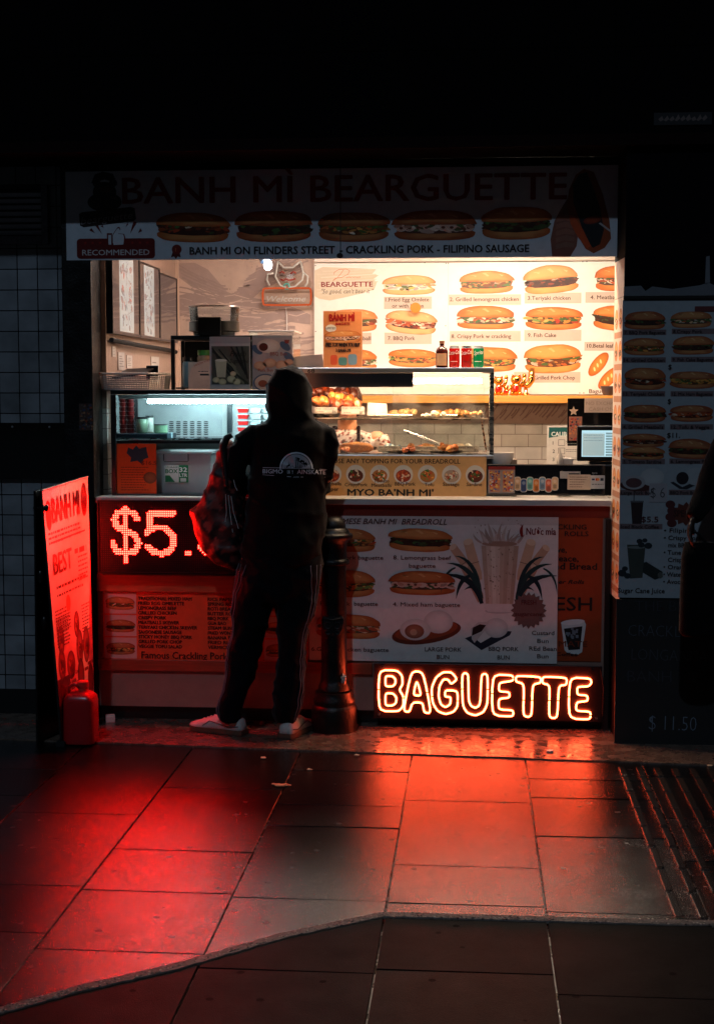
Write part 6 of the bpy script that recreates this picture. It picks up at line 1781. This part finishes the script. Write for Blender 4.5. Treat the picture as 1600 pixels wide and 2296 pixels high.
for sx in (-1, 1):
    m.tube([(BX + sx * .022 + .016 * math.cos(q), yf_ - .003, ez + .004 + .016 * math.sin(q)) for q in range(7)], .0035, (34, 32, 32), 6, True)
    m.tube([(BX + sx * .022 + .013 * math.cos(q), yf_ - .003, ez - .028 + .01 * math.sin(q)) for q in range(7)], .0035, (34, 32, 32), 6, True)
m.tube([(BX - .044, yf_ - .003, ez + .04), (BX, yf_ - .004, ez + .03), (BX + .044, yf_ - .003, ez + .04)], .004, (34, 32, 32), 6)
m.tube([(BX, yf_ - .003, ez + .03), (BX, yf_ - .003, ez - .04)], .003, (34, 32, 32), 6)
m.build('crest', 'iron', BO, smooth=True, bev=.001)
m = M(); m.ell((BX + .05, BY - .045, zz(1530)), .012, .01, .02, (190, 180, 170), amp=.8); m.build('paint_chip', 'paint', BO, smooth=True)

# small litter
p = G(632, 1763)
m = M(); 
for q in range(9): m.ell((p.x + rnd(-.035, .03), p.y + rnd(-.012, .012), .004 + rnd(0, .004)), rnd(.008, .02), rnd(.006, .01), .004, (226, 176, 130), 9, 6, .6)
tag(m.build('crumpled_tissue', 'cloth', smooth='all'), 'small crumpled tissue lying on the pavers below the customer', 'litter')
p = G(1232, 1689); m = M(); m.cyl((p.x, p.y, .008), .016, .006, (236, 226, 214), 18); tag(m.build('bottle_cap', 'plastic'), 'flat white bottle cap on the wet strip below the neon sign', 'bottle cap')
for k, (a, b) in enumerate(((590, 1703), (694, 1727), (1590, 1718), (800, 1697))):
    p = G(a, b); m = M(); m.ell((p.x, p.y, .008 if b < 1710 else .003), .012, .008, .004, (210, 180, 150), 9, 6, .6)
    tag(m.build('paper_scrap', 'print', smooth='all'), ['tiny pale scrap on the path edge below the shoes', 'tiny scrap on the pavers near the tissue', 'pale scrap at the far right by the tactile bars', 'tiny scrap beside the foot of the bollard'][k], 'litter')
m = M(); p = G(231, 1637); m.obox((p.x, 6.82, .024), .022, .02, .016, (226, 206, 196), rz=.3, rx=.1); tag(m.build('foam_block', 'print', bev=.003), 'small pale foam block at the shop corner behind the pavement sign', 'block')

# ================================================================== PEOPLE
def remeshed(mb, vox, sm=6, colf=None, disp=None):
    me = mb.data('tmp')
    o = bpy.data.objects.new('tmp', me)
    COL.objects.link(o)
    r = o.modifiers.new('r', 'REMESH'); r.mode = 'VOXEL'; r.voxel_size = vox
    if sm:
        s_ = o.modifiers.new('s', 'SMOOTH'); s_.iterations = sm; s_.factor = .5
    dg = bpy.context.evaluated_depsgraph_get()
    out = bpy.data.meshes.new_from_object(o.evaluated_get(dg))
    bpy.data.objects.remove(o)
    if disp:
        nv = [(v.co.copy(), v.normal.copy()) for v in out.vertices]
        for v, (co, no) in zip(out.vertices, nv): v.co = co + no * disp(co)
    for a in [a.name for a in out.attributes if a.name == 'col']: out.attributes.remove(out.attributes[a])
    at = out.attributes.new('col', 'FLOAT_COLOR', 'POINT')
    fl_ = []
    for v in out.vertices:
        c = lin(colf(v.co)) if colf else (.5, .5, .5)
        fl_.extend((c[0], c[1], c[2], 1))
    at.data.foreach_set('color', fl_)
    out.update()
    return out
def oval_ring(cx, cy, cz, rx, ry, n=20, tx=0., ty=0., e=1.):
    o = []
    for k in range(n):
        a = 2 * math.pi * k / n
        ca, sa = math.cos(a), math.sin(a)
        ca, sa = math.copysign(abs(ca) ** e, ca), math.copysign(abs(sa) ** e, sa)
        o.append((cx + rx * ca, cy + ry * sa, cz + tx * ca + ty * sa))
    return o
def hand(mb, wrist, d, up, s=1., col=(190, 130, 100), curl=.5, left=1):
    """palm, four unequal bent fingers and a thumb; d = pointing direction, up = back of the hand"""
    w_, d, up = Vector(wrist), Vector(d).normalized(), Vector(up)
    up = (up - d * up.dot(d)).normalized()
    sd = d.cross(up) * left
    rm = Matrix((sd, d, up)).transposed()
    mb.ell(w_ + d * .045 * s, .040 * s, .05 * s, .016 * s, col, 12, 8, rot=rm)
    for i, (off, L) in enumerate(((-.030, .066), (-.010, .076), (.010, .071), (.029, .056))):
        p0 = w_ + d * .075 * s + sd * off * s
        pts, dd, uu = [p0], d.copy(), up.copy()
        for q in range(3):
            an = curl * (.35 + .5 * q) * .8 + i * .03
            dq = (d * math.cos(an) - up * math.sin(an)).normalized()
            pts.append(pts[-1] + dq * L * s * (.45, .32, .25)[q])
        mb.tube(pts, [.0085 * s, .0082 * s, .0075 * s, .0062 * s], col, 8)
        mb.ell(pts[-1], .0062 * s, .0062 * s, .0062 * s, col, 8, 6)
    p0 = w_ + d * .022 * s - sd * .030 * s
    p1 = p0 + (d * .5 - sd * .8 - up * .2).normalized() * .034 * s
    p2 = p1 + (d * .9 - sd * .3 - up * .3).normalized() * .028 * s
    mb.tube([p0, p1, p2], [.0125 * s, .010 * s, .0075 * s], col, 8); mb.ell(p2, .0075 * s, .0075 * s, .0075 * s, col, 8, 6)
def head(mb, c, yaw, s=1., pitch=0., col=(196, 136, 104)):
    """head with nose, brow, lips, chin, ears; yaw 0 faces -Y"""
    c = Vector(c)
    rm = Matrix.Rotation(yaw, 3, 'Z') @ Matrix.Rotation(pitch, 3, 'X')
    q = lambda x, y, z: c + rm @ (Vector((x, y, z)) * s)
    mb.ell(q(0, .008, .015), .076 * s, .096 * s, .105 * s, col, 20, 14, rot=rm)
    mb.ell(q(0, -.028, -.052), .052 * s, .058 * s, .060 * s, col, 16, 10, rot=rm)
    mb.ell(q(0, -.082, -.078), .020 * s, .016 * s, .016 * s, col, rot=rm)
    mb.tube([q(0, -.086, .02), q(0, -.106, -.012), q(0, -.113, -.030)], [.008 * s, .011 * s, .014 * s], col, 8)
    mb.ell(q(0, -.094, -.056), .021 * s, .009 * s, .007 * s, col, rot=rm)
    for sx in (-1, 1):
        mb.ell(q(sx * .076, .006, -.008), .010 * s, .017 * s, .029 * s, col, rot=rm)
        mb.ell(q(sx * .031, -.083, .028), .024 * s, .008 * s, .007 * s, col, rot=rm)
        mb.ell(q(sx * .042, -.062, -.030), .022 * s, .020 * s, .022 * s, col, rot=rm)
    return q, rm
def eyes(T, q, rm, s=1.):
    m_ = M()
    for sx in (-1, 1): m_.ell(q(sx * .031, -.086, .008), .013 * s, .007 * s, .008 * s, (222, 214, 208), 12, 8, rot=rm)
    for sx in (-1, 1): m_.ell(q(sx * .031, -.0925, .008), .006 * s, .0025 * s, .006 * s, (30, 18, 12), 10, 6, rot=rm)
    m_.build('eyes', 'gloss', T, smooth='all')
    m_ = M()
    for sx in (-1, 1): m_.tube([q(sx * .014, -.093, .030), q(sx * .032, -.096, .036), q(sx * .050, -.084, .030)], [.003, .0035, .002], (36, 24, 18), 6)
    m_.build('eyebrows', 'cloth', T, smooth='all')
    m_ = M(); m_.tube([q(-.022, -.098, -.056), q(0, -.105, -.055), q(.022, -.098, -.056)], [.002, .005, .002], (150, 70, 66), 6); m_.build('lips', 'skin', T, smooth='all')
def shoe(T, heel, ang, L=.29, up=(186, 180, 176), sole=(96, 62, 46), lace=(210, 200, 196), name='shoe'):
    hx, hy = heel[0], heel[1]
    g0 = heel[2] if len(heel) > 2 else .008
    ca, sa = math.cos(ang), math.sin(ang)
    q = lambda s_, t_, z_: Vector((hx + s_ * ca - t_ * sa, hy + s_ * sa + t_ * ca, g0 + z_))
    prof_ = [(.0, .026, .050), (.012, .036, .078), (.05, .038, .088), (.09, .038, .086), (.12, .040, .090), (.16, .044, .076), (.20, .050, .060), (.235, .050, .050), (.262, .043, .043), (.282, .026, .034), (.290, .008, .028)]
    k = L / .29
    rs = []
    for s_, w_, h_ in prof_:
        ring = []
        for j in range(14):
            a = math.pi * j / 13
            ring.append(q(s_ * k, w_ * math.copysign(abs(math.cos(a)) ** .7, math.cos(a)), .020 + (h_ - .020) * max(0., math.sin(a)) ** .75))
        ring.append(q(s_ * k, 0, .016))
        rs.append(ring)
    m_ = M(); m_.rings(rs, up); o = m_.build(name, 'leather', T, smooth='all')
    m_ = M()
    out = [(s_, w_ + .005) for s_, w_, h_ in prof_]
    ol = [q(s_ * k - .004, w_, 0) for s_, w_ in out] + [q(s_ * k + (.006 if s_ > .25 else -.004), -w_, 0) for s_, w_ in reversed(out)]
    lo = [Vector((p.x, p.y, g0 + .001)) for p in ol]
    m_.rings([lo, [p + Vector((0, 0, .009)) for p in lo], [p + Vector((0, 0, .024)) for p in lo]], [mix(sole, (20, 12, 10), .5), sole, sole])
    m_.build('sole', 'rubber', o, smooth=True)
    m_ = M()
    for j in range(6):
        s_ = .115 + j * .019; h_ = .094 - j * .0072
        m_.tube([q(s_ * k, -.022, h_ - .010), q((s_ + .006) * k, 0, h_ + .001), q((s_ + (.012 if j % 2 else 0)) * k, .022, h_ - .010)], .0026, lace, 6)
    m_.tube([q(.112, .004, .094), q(.10, .03, .088), q(.12, .045, .06)], .0022, lace, 6); m_.tube([q(.112, -.004, .094), q(.125, -.03, .085), q(.135, -.042, .06)], .0022, lace, 6)
    m_.build('laces', 'cloth', o, smooth='all')
    m_ = M()
    for sd in (-1, 1): m_.tube([q(.012, sd * .037, .045), q(.06, sd * .0395, .036), (q(.12, sd * .041, .05)), q(.165, sd * .040, .058), q(.20, sd * .048, .034)], .0022, (70, 64, 66), 6)
    m_.build('side_line', 'leather', o, smooth='all')
    return o
SK = (150, 98, 74)
# ---------------- the hooded customer
HU = thing('person', (-.98, 6.62, 0), 'person in black hoodie and striped track pants leaning at the counter, seen from behind', 'person')
def row(y, l, r, Y, ry, n=26, e=.92, z=None):
    a, b = P(l, y, Y), P(r, y, Y)
    return oval_ring((a.x + b.x) / 2, Y, (a.z + b.z) / 2, (b.x - a.x) / 2, ry, n, e=e)
BLK = (9, 8, 10)
# body under the clothes: one surface
m = M()
hc = P(649, 885, 6.715)
hq, hrm = head(m, hc, R(180 + 24), 1.0, .12, SK)
m.tube([hc + Vector((0, -.02, -.05)), P(652, 950, 6.66)], [.055, .062], SK, 16)
m.rings([row(945, 625, 680, 6.66, .07), row(965, 580, 722, 6.67, .085), row(1010, 585, 715, 6.68, .10), row(1100, 580, 710, 6.66, .10), row(1190, 575, 705, 6.63, .10), row(1240, 565, 703, 6.61, .11), row(1330, 545, 700, 6.60, .10)], SK)
for lr in ([(575, 1250, .07), (568, 1350, .068), (558, 1420, .05), (540, 1500, .046), (524, 1580, .036), (520, 1625, .034)], [(665, 1250, .07), (662, 1350, .068), (655, 1420, .05), (650, 1500, .046), (643, 1580, .036), (640, 1625, .034)]):
    m.tube([P(a, b, 6.60) for a, b, r_ in lr], [r_ for a, b, r_ in lr], SK, 14)
aR = [P(722, 972, 6.67), P(727, 1068, 6.70), P(712, 1108, 6.83)]
aL = [P(582, 972, 6.66), P(524, 1058, 6.62), P(560, 1104, 6.82)]
for ar in (aR, aL): m.tube(ar, [.046, .038, .026], SK, 12); m.ell(ar[1], .038, .038, .038, SK)
for ar, sd in ((aR, 1), (aL, -1)):
    w_ = Vector((ar[2].x, ar[2].y + .01, zt_ + .030)); m.tube([ar[2], w_], [.026, .024], SK, 10); hand(m, w_, (-.25 * sd, 1, -.12), (0, 0, 1), 1, SK, .35, sd)
body = link(remeshed(m, .006, 3, lambda c: SK), 'body', 'skin', HU, 'all')
eyes(HU, hq, hrm)
# hoodie
m = M()
m.rings([row(938, 612, 696, 6.67, .10), row(950, 582, 722, 6.67, .115), row(962, 566, 738, 6.67, .125), row(985, 563, 742, 6.67, .135), row(1020, 562, 738, 6.68, .140), row(1060, 562, 734, 6.68, .145), row(1110, 557, 730, 6.665, .145), row(1160, 552, 728, 6.65, .15), row(1205, 547, 724, 6.64, .155), row(1236, 542, 721, 6.63, .155), row(1248, 545, 716, 6.63, .145), row(1262, 543, 718, 6.63, .148)], BLK)
m.rings([row(821.5, 641, 655, 6.665, .015), row(824, 632, 668, 6.665, .045), row(832, 619, 681, 6.665, .080), row(848, 607, 692, 6.665, .105), row(868, 601, 699, 6.665, .120), row(890, 600, 701, 6.665, .125), row(912, 601, 701, 6.665, .125), row(930, 603, 703, 6.67, .118), row(948, 598, 712, 6.67, .105)], BLK)
m.tube([P(726, 968, 6.67), P(735, 992, 6.665), P(734, 1020, 6.67), P(728, 1064, 6.695), P(722, 1092, 6.76), P(713, 1106, 6.82)], [.050, .046, .044, .044, .040, .034], BLK, 16)
m.tube([P(580, 968, 6.66), P(556, 990, 6.64), P(536, 1020, 6.62), P(524, 1056, 6.615), P(540, 1084, 6.70), P(560, 1102, 6.80)], [.056, .054, .052, .050, .043, .034], BLK, 16)
def folds(a=.006, f=9.):
    def fn(c):
        d = noise.noise(Vector((c.x * f, c.y * f, c.z * f * .55))) * a
        d += noise.noise(Vector((c.x * f * 2.6 + 4, c.y * f * 2.6, c.z * f * 1.3))) * a * .5
        r_ = 1 - 2.4 * abs(noise.noise(Vector((c.x * 4.5 + 2, c.y * 4.5, c.z * 11 + c.x * 5))))
        return d + max(0, r_) ** 3 * a * .8
    return fn
hood_me = remeshed(m, .011, 5, lambda c: BLK, folds(.012, 8))
bv = BVHTree.FromPolygons([v.co for v in hood_me.vertices], [tuple(p.vertices) for p in hood_me.polygons])
hoodie = link(hood_me, 'hoodie', 'cloth', HU, 'all')
def wrap(name, draw, matn, off=.003):
    sh = Sheet(lambda a, b: Vector((a, 0, b)), (0, 1, 0))
    draw(sh)
    vs = []
    for v in sh.v:
        a, lay, b = v
        d = ray(a, b).normalized()
        h_, nn_, i_, dist = bv.ray_cast(CAM, d)
        if h_ is None: h_ = CAM + d * 6.55
        vs.append(h_ - d * (off + abs(lay)))
    sh.v = vs
    return sh.build(name, matn, HU)
G1 = (196, 202, 212)
def lg(S):
    t = lambda x: 1 + 0 * x
    for k in range(28):
        a0, a1 = math.pi * k / 28, math.pi * (k + 1) / 28
        cx, cy = 664, 1051
        for r0, r1, c_ in ((37.5, 34, G1), (32.5, 0, (150, 156, 166))):
            S.add([(S.pt(cx + r_ * math.cos(a), cy - r_ * math.sin(a), 0)) for r_, a in ((r0, a0), (r0, a1), (max(r1, .1), a1), (max(r1, .1), a0))], [(0, 1, 2, 3)], c_)
    for k in range(14):
        x = 638 + k * 4; h_ = rnd(6, 18)
        if k in (6, 7): h_ = 26
        S.p([(x, 1050), (x + 1.6, 1050 - h_ * 1.0), (x + 3.2, 1050)], (16, 16, 18), 2)
    S.p([(640, 1050), (656, 1034), (664, 1024), (672, 1034), (692, 1050)], (20, 20, 22), 2.4)
    for k in range(4): S.line([(664, 1026), (650 + k * 9, 1050)], .8, (110, 116, 126), 3)
    def bt(t, a, b, h_, w_): S.text(t, a, b, h_, G1, w=w_, bold=.012, l=3, rot=.015)
    bt('BIGMO', 589, 1061, 9.5, 45); bt('UN', 644, 1062, 8, 6); bt('T', 654, 1063, 8, 3.5); bt('AINSKATE', 666, 1062.5, 10, 64)
    S.line([(589, 1048.5), (626, 1049)], .9, G1, 3); S.line([(589, 1064.5), (650, 1069), (652, 1069)], .9, G1, 3); S.line([(674, 1069.5), (729, 1070)], .9, G1, 3); S.line([(700, 1051), (732, 1053)], .9, G1, 3)
    S.text('.com', 657, 1071, 4, G1, w=13, l=3)
wrap('back_print', lg, 'print')
m = M()
# drawcord tips inside front and waist rib
for sx in (-.03, .03): m.tube([(P(650, 940, 6.79).x + sx, 6.795, P(650, 940, 6.7).z), (P(650, 940, 6.79).x + sx, 6.815, P(650, 1000, 6.7).z)], .003, (30, 30, 32), 6)
m.build('drawcord', 'cloth', HU)
# trousers
NV = (8, 9, 14)
Lr = [(1325, 522, 622, 6.61, .105), (1345, 521, 616, 6.60, .098), (1370, 521, 609, 6.60, .090), (1395, 522, 600, 6.60, .085), (1420, 521, 592, 6.60, .080), (1461, 510, 582, 6.60, .076), (1500, 505, 573, 6.60, .072), (1530, 503, 565, 6.60, .068), (1549, 500, 553, 6.60, .062), (1570, 490, 549, 6.60, .064), (1590, 485, 543, 6.60, .062), (1602, 491, 541, 6.605, .052), (1616, 497, 540, 6.61, .048)]
Rr = [(1325, 612, 715, 6.61, .105), (1345, 617, 710, 6.60, .098), (1370, 618, 704, 6.59, .090), (1403, 621, 691, 6.585, .085), (1425, 623, 687, 6.58, .080), (1450, 622, 685, 6.575, .076), (1475, 620, 683, 6.57, .074), (1502, 618, 682, 6.57, .070), (1530, 617, 680, 6.57, .066), (1549, 617, 678, 6.57, .062), (1566, 612, 675, 6.57, .062), (1585, 616, 672, 6.575, .058), (1597, 612, 668, 6.58, .056), (1618, 616, 664, 6.59, .048)]
m = M()
m.rings([row(1232, 552, 712, 6.62, .125), row(1256, 541, 719, 6.62, .135), row(1290, 529, 720, 6.615, .135), row(1325, 523, 716, 6.61, .128), row(1348, 524, 710, 6.605, .10)], NV)
for rr in (Lr, Rr): m.rings([row(y, l, r, Y, ry) for y, l, r, Y, ry in rr], NV)
tr_me = remeshed(m, .009, 3, lambda c: NV, folds(.010, 12))
btr = BVHTree.FromPolygons([v.co for v in tr_me.vertices], [tuple(p.vertices) for p in tr_me.polygons])
link(tr_me, 'trousers', 'cloth', HU, 'all')
for rr, sd in ((Lr, -1), (Rr, 1)):
    for j, an in enumerate((14, 27, 40)):
        pts = []
        seq = ([(1262, 541, 719, 6.62, .135), (1290, 529, 720, 6.615, .135)] + rr)
        for i in range(len(seq) - 1):
            for q in range(4):
                t = q / 4
                y, l, r, Y, ry = [seq[i][k] * (1 - t) + seq[i + 1][k] * t for k in range(5)]
                a, b = P(l, y, Y), P(r, y, Y)
                cx, hx = (a.x + b.x) / 2, (b.x - a.x) / 2
                o_ = Vector((cx + sd * hx * 1.6 * math.cos(R(an)), Y - ry * 1.6 * math.sin(R(an)), (a.z + b.z) / 2))
                tg = Vector((cx, Y, o_.z))
                h_, _, _, _ = btr.ray_cast(o_, (tg - o_).normalized())
                if h_ is not None: pts.append(h_ + (o_ - tg).normalized() * .0015)
        mm = M(); mm.tube(pts, .0021, (104, 104, 112), 5); mm.build('side_stripe', 'cloth', HU, smooth='all')
shoe(HU, (-1.062, 6.60), math.atan2(.11, -.27), .295)
shoe(HU, (-.862, 6.535), math.atan2(.25, .075), .285)
# jacket-like camouflage bag hanging from the left arm
m = M()
br_ = [(982, 503, 520, 6.67, .03), (992, 496, 528, 6.67, .05), (1012, 493, 534, 6.67, .065), (1050, 480, 540, 6.67, .075), (1100, 460, 546, 6.67, .085), (1140, 434, 548, 6.665, .09), (1152, 429, 550, 6.665, .09), (1172, 435, 552, 6.66, .09), (1200, 443, 553, 6.66, .09), (1235, 456, 553, 6.66, .085), (1260, 478, 551, 6.66, .07), (1276, 508, 547, 6.66, .045)]
m.rings([row(y, l, r, Y, ry, e=.85) for y, l, r, Y, ry in br_], (90, 20, 20))
def camo(c):
    a = noise.noise(Vector((c.x * 22, c.y * 22, c.z * 20)))
    b = noise.noise(Vector((c.x * 30 + 7, c.y * 30, c.z * 30)))
    if b > .22: return (120, 54, 48)
    if a > .12: return (84, 30, 28)
    if a < -.12: return (16, 10, 12)
    return (46, 18, 20)
bag = remeshed(m, .010, 3, camo, folds(.014, 11))
BG = link(bag, 'camouflage_bag', 'nylon', None, 'all')
tag(BG, 'baggy red and black camouflage bag hanging from the left arm of the customer', 'bag')
m = M()
m.tube([P(520, 974, 6.60), P(508, 982, 6.60), P(501, 1000, 6.605), P(503, 1040, 6.59), P(508, 1090, 6.575)], [.012, .016, .018, .014, .010], (20, 18, 19), 10)
org_save = ORI[BG.name]
m.build('strap', 'nylon', BG, smooth=True)
for pts in ([(512, 1110), (516, 1150), (522, 1196)], [(518, 1112), (524, 1150), (535, 1186)], [(506, 1108), (508, 1150), (505, 1170)], [(524, 1076), (527, 1090), (532, 1100)]):
    mm = M(); mm.tube([P(a, b, 6.572) for a, b in pts], .0018, (196, 186, 186), 6); mm.build('cord', 'plastic', BG)

# ---------------- generic standing figure for the other two
def figure(label, x, y, face, h, arms, top, bottom, hairc, skin, topf=None, skirt=False, hairlong=True, sl=.55, shoes=(20, 20, 20)):
    T = thing('person', (x, y, .012), label, 'person')
    s = h / 1.72
    rz = Matrix.Rotation(face, 3, 'Z')
    W = lambda v: Vector((x, y, .012)) + rz @ (Vector(v) * s)
    def rg(z, rx, ry, oy=0., n=22):
        return [W((rx * math.cos(2 * math.pi * k / n), oy + ry * math.sin(2 * math.pi * k / n), z)) for k in range(n)]
    m_ = M()
    q, rm = head(m_, W((0, -.01, 1.595)), face, s * .97, 0, skin)
    m_.tube([W((0, .005, 1.55)), W((0, .01, 1.42))], [.052 * s, .06 * s], skin, 14)
    m_.rings([rg(1.44, .08, .06), rg(1.41, .15, .08), rg(1.33, .165, .10), rg(1.2, .15, .10), rg(1.06, .13, .09), rg(.95, .16, .105), rg(.86, .165, .11)], skin)
    for sx in (-1, 1):
        m_.tube([W((sx * .085, 0, .92)), W((sx * .09, 0, .7)), W((sx * .09, -.01, .48)), W((sx * .09, .01, .3)), W((sx * .09, .02, .08))], [.085 * s, .075 * s, .055 * s, .052 * s, .036 * s], skin, 14)
        m_.ell(W((sx * .09, -.05, .04)), .04 * s, .1 * s, .035 * s, skin, rot=rz)
    for sh_, el, wr, hd, hu, sd in arms:
        m_.tube([W(sh_), W(el), W(wr)], [.046 * s, .038 * s, .027 * s], skin, 12); m_.ell(W(el), .038 * s, .038 * s, .038 * s, skin); m_.ell(W(sh_), .05 * s, .05 * s, .05 * s, skin)
        hand(m_, W(wr), rz @ Vector(hd), rz @ Vector(hu), s * .95, skin, .9, sd)
    link(remeshed(m_, .007, 3, lambda c: skin), 'body', 'skin', T, 'all')
    eyes(T, q, rm, s * .97)
    m_ = M()
    m_.ell(q(0, .022, .034), .086 * s, .098 * s, .098 * s, hairc, 20, 12, rot=rm); m_.ell(q(0, .05, -.01), .078 * s, .07 * s, .10 * s, hairc, rot=rm)
    if hairlong: m_.tube([q(0, .06, .0), q(0, .085, -.10), q(0, .09, -.22)], [.07 * s, .05 * s, .02 * s], hairc, 12)
    link(remeshed(m_, .008, 2, lambda c: hairc, lambda c: .003 * noise.noise(Vector((c.x * 90, c.y * 90, c.z * 12)))), 'hair', 'nylon', T, 'all')
    m_ = M()
    m_.rings([rg(1.455, .085, .07, .005), rg(1.43, .15, .09), rg(1.35, .185, .118), rg(1.2, .172, .12), rg(1.06, .155, .112), rg(.95, .18, .125), rg(.84, .19, .13)], top)
    for sh_, el, wr, hd, hu, sd in arms:
        a, b, c_ = W(sh_), W(el), W(wr)
        if sl > 1: m_.tube([a, b, b.lerp(c_, .5), c_], [.064 * s, .054 * s, .046 * s, .036 * s], top, 12); m_.ell(b, .054 * s, .054 * s, .054 * s, top)
        else: m_.tube([a, a.lerp(b, sl)], [.066 * s, .056 * s], top, 12)
    link(remeshed(m_, .01, 3, topf or (lambda c: top), folds(.005, 12)), 'top', 'cloth', T, 'all')
    m_ = M()
    m_.rings([rg(1.0, .165, .12), rg(.92, .18, .127), rg(.8, .18, .127), rg(.74, .15, .10)], bottom)
    for sx in (-1, 1): m_.tube([W((sx * .088, 0, .86)), W((sx * .095, 0, .65)), W((sx * .095, 0, .45)), W((sx * .095, .01, .25)), W((sx * .095, .01, .07))], [.095 * s, .088 * s, .075 * s, .068 * s, .06 * s], bottom, 16)
    link(remeshed(m_, .01, 3, lambda c: bottom, folds(.006, 12)), 'trousers', 'cloth', T, 'all')
    for sx in (-1, 1):
        hl = W((sx * .09, .09, 0)); d_ = rz @ Vector((sx * .1, -1, 0)); shoe(T, (hl.x, hl.y, .012 if y > 6.9 else .008), math.atan2(d_.y, d_.x), .27 * s, shoes, (30, 28, 28), (40, 40, 40))
    return T, W
def floral(c):
    n1 = noise.noise(Vector((c.x * 60, c.y * 60, c.z * 60)))
    n2 = noise.noise(Vector((c.x * 90 + 5, c.y * 90, c.z * 90)))
    if c.z > 1.40: return (110, 44, 34) if n1 > -.1 else (216, 150, 110)
    if n1 > .25: return (150, 62, 44)
    if n2 > .3: return (70, 60, 50)
    return (236, 208, 186)
wx, wy = X(778, 7.86), 7.86
WK, WW = figure('shop worker in pale floral top bending behind the lit display case', wx, wy, 0, 1.64, [((.17, 0, 1.40), (.31, -.04, 1.17), (.22, -.20, 1.13), (-.3, -1, -.3), (0, .1, 1), 1), ((-.17, 0, 1.40), (-.22, -.06, 1.14), (-.12, -.20, 1.14), (.3, -1, -.3), (0, .1, 1), -1)], (236, 208, 186), (30, 30, 34), (70, 34, 20), (214, 146, 104), floral, sl=.35)
m = M()
for sx in (-1, 1):
    m.tube([WW((sx * .05, .06, 1.46)), WW((sx * .07, -.05, 1.47)), WW((sx * .075, -.128, 1.38)), WW((sx * .07, -.135, 1.24)), WW((sx * .09, -.13, 1.12))], .0095, (34, 16, 14), 8)
m.rings([[WW((x_, -.15 - .01 * math.cos(x_ * 9), z_)) for x_ in (-.12, -.06, 0, .06, .12)] for z_ in (1.12, .95, .7)], (40, 20, 18), False)
m.obox(WW((.065, -.145, 1.25)), .014, .006, .016, (20, 14, 14))
m.build('apron', 'cloth', WK, smooth=True)
# container on the glass shelf in front of her
m = M(); m.slab([P(a, b, 7.3) for a, b in ((824, 903), (866, 905), (868, 934), (822, 932))], (0, .05, 0), (226, 222, 216)); tag(m.build('paper_packet', 'print', bev=.003), 'plain white paper packet standing on the shelf between worker and pastries', 'packet')

# passer-by at the right edge
PB, PW = figure('person in black with a black bag, half out of frame at the far right', 1.255, 6.30, R(-12), 1.70, [((-.18, 0, 1.40), (-.27, -.02, 1.16), (-.315, -.10, 1.07), (-.15, -.25, -1), (-1, 0, .1), -1), ((.18, 0, 1.40), (.24, .03, 1.13), (.22, -.08, .92), (0, -.1, -1), (1, 0, 0), 1)], (13, 12, 14), (12, 12, 14), (16, 13, 12), (52, 34, 28), None, hairlong=False, sl=2)
wv = PW((-.33, -.12, 1.0))
m = M(); m.rings([oval_ring(wv.x + .055, wv.y + .02, z_, rx_, ry_, 20, e=.7) for z_, rx_, ry_ in ((.56, .07, .04), (.58, .085, .05), (.72, .084, .052), (.90, .08, .048), (.965, .068, .03))], (7, 6, 7))
HB = m.build('shoulder_bag', 'cloth', smooth='all', bev=0)
tag(HB, 'black bag carried in the hand of the person at the right edge', 'bag')
m = M(); m.tube([(wv.x + .02, wv.y + .02, .96), (wv.x + .012, wv.y + .01, .99), (wv.x + .02, wv.y + .01, 1.015), (wv.x + .05, wv.y + .01, 1.0), (wv.x + .08, wv.y + .02, .96)], .006, (16, 14, 14), 8); m.build('handle', 'leather', HB, smooth=True)
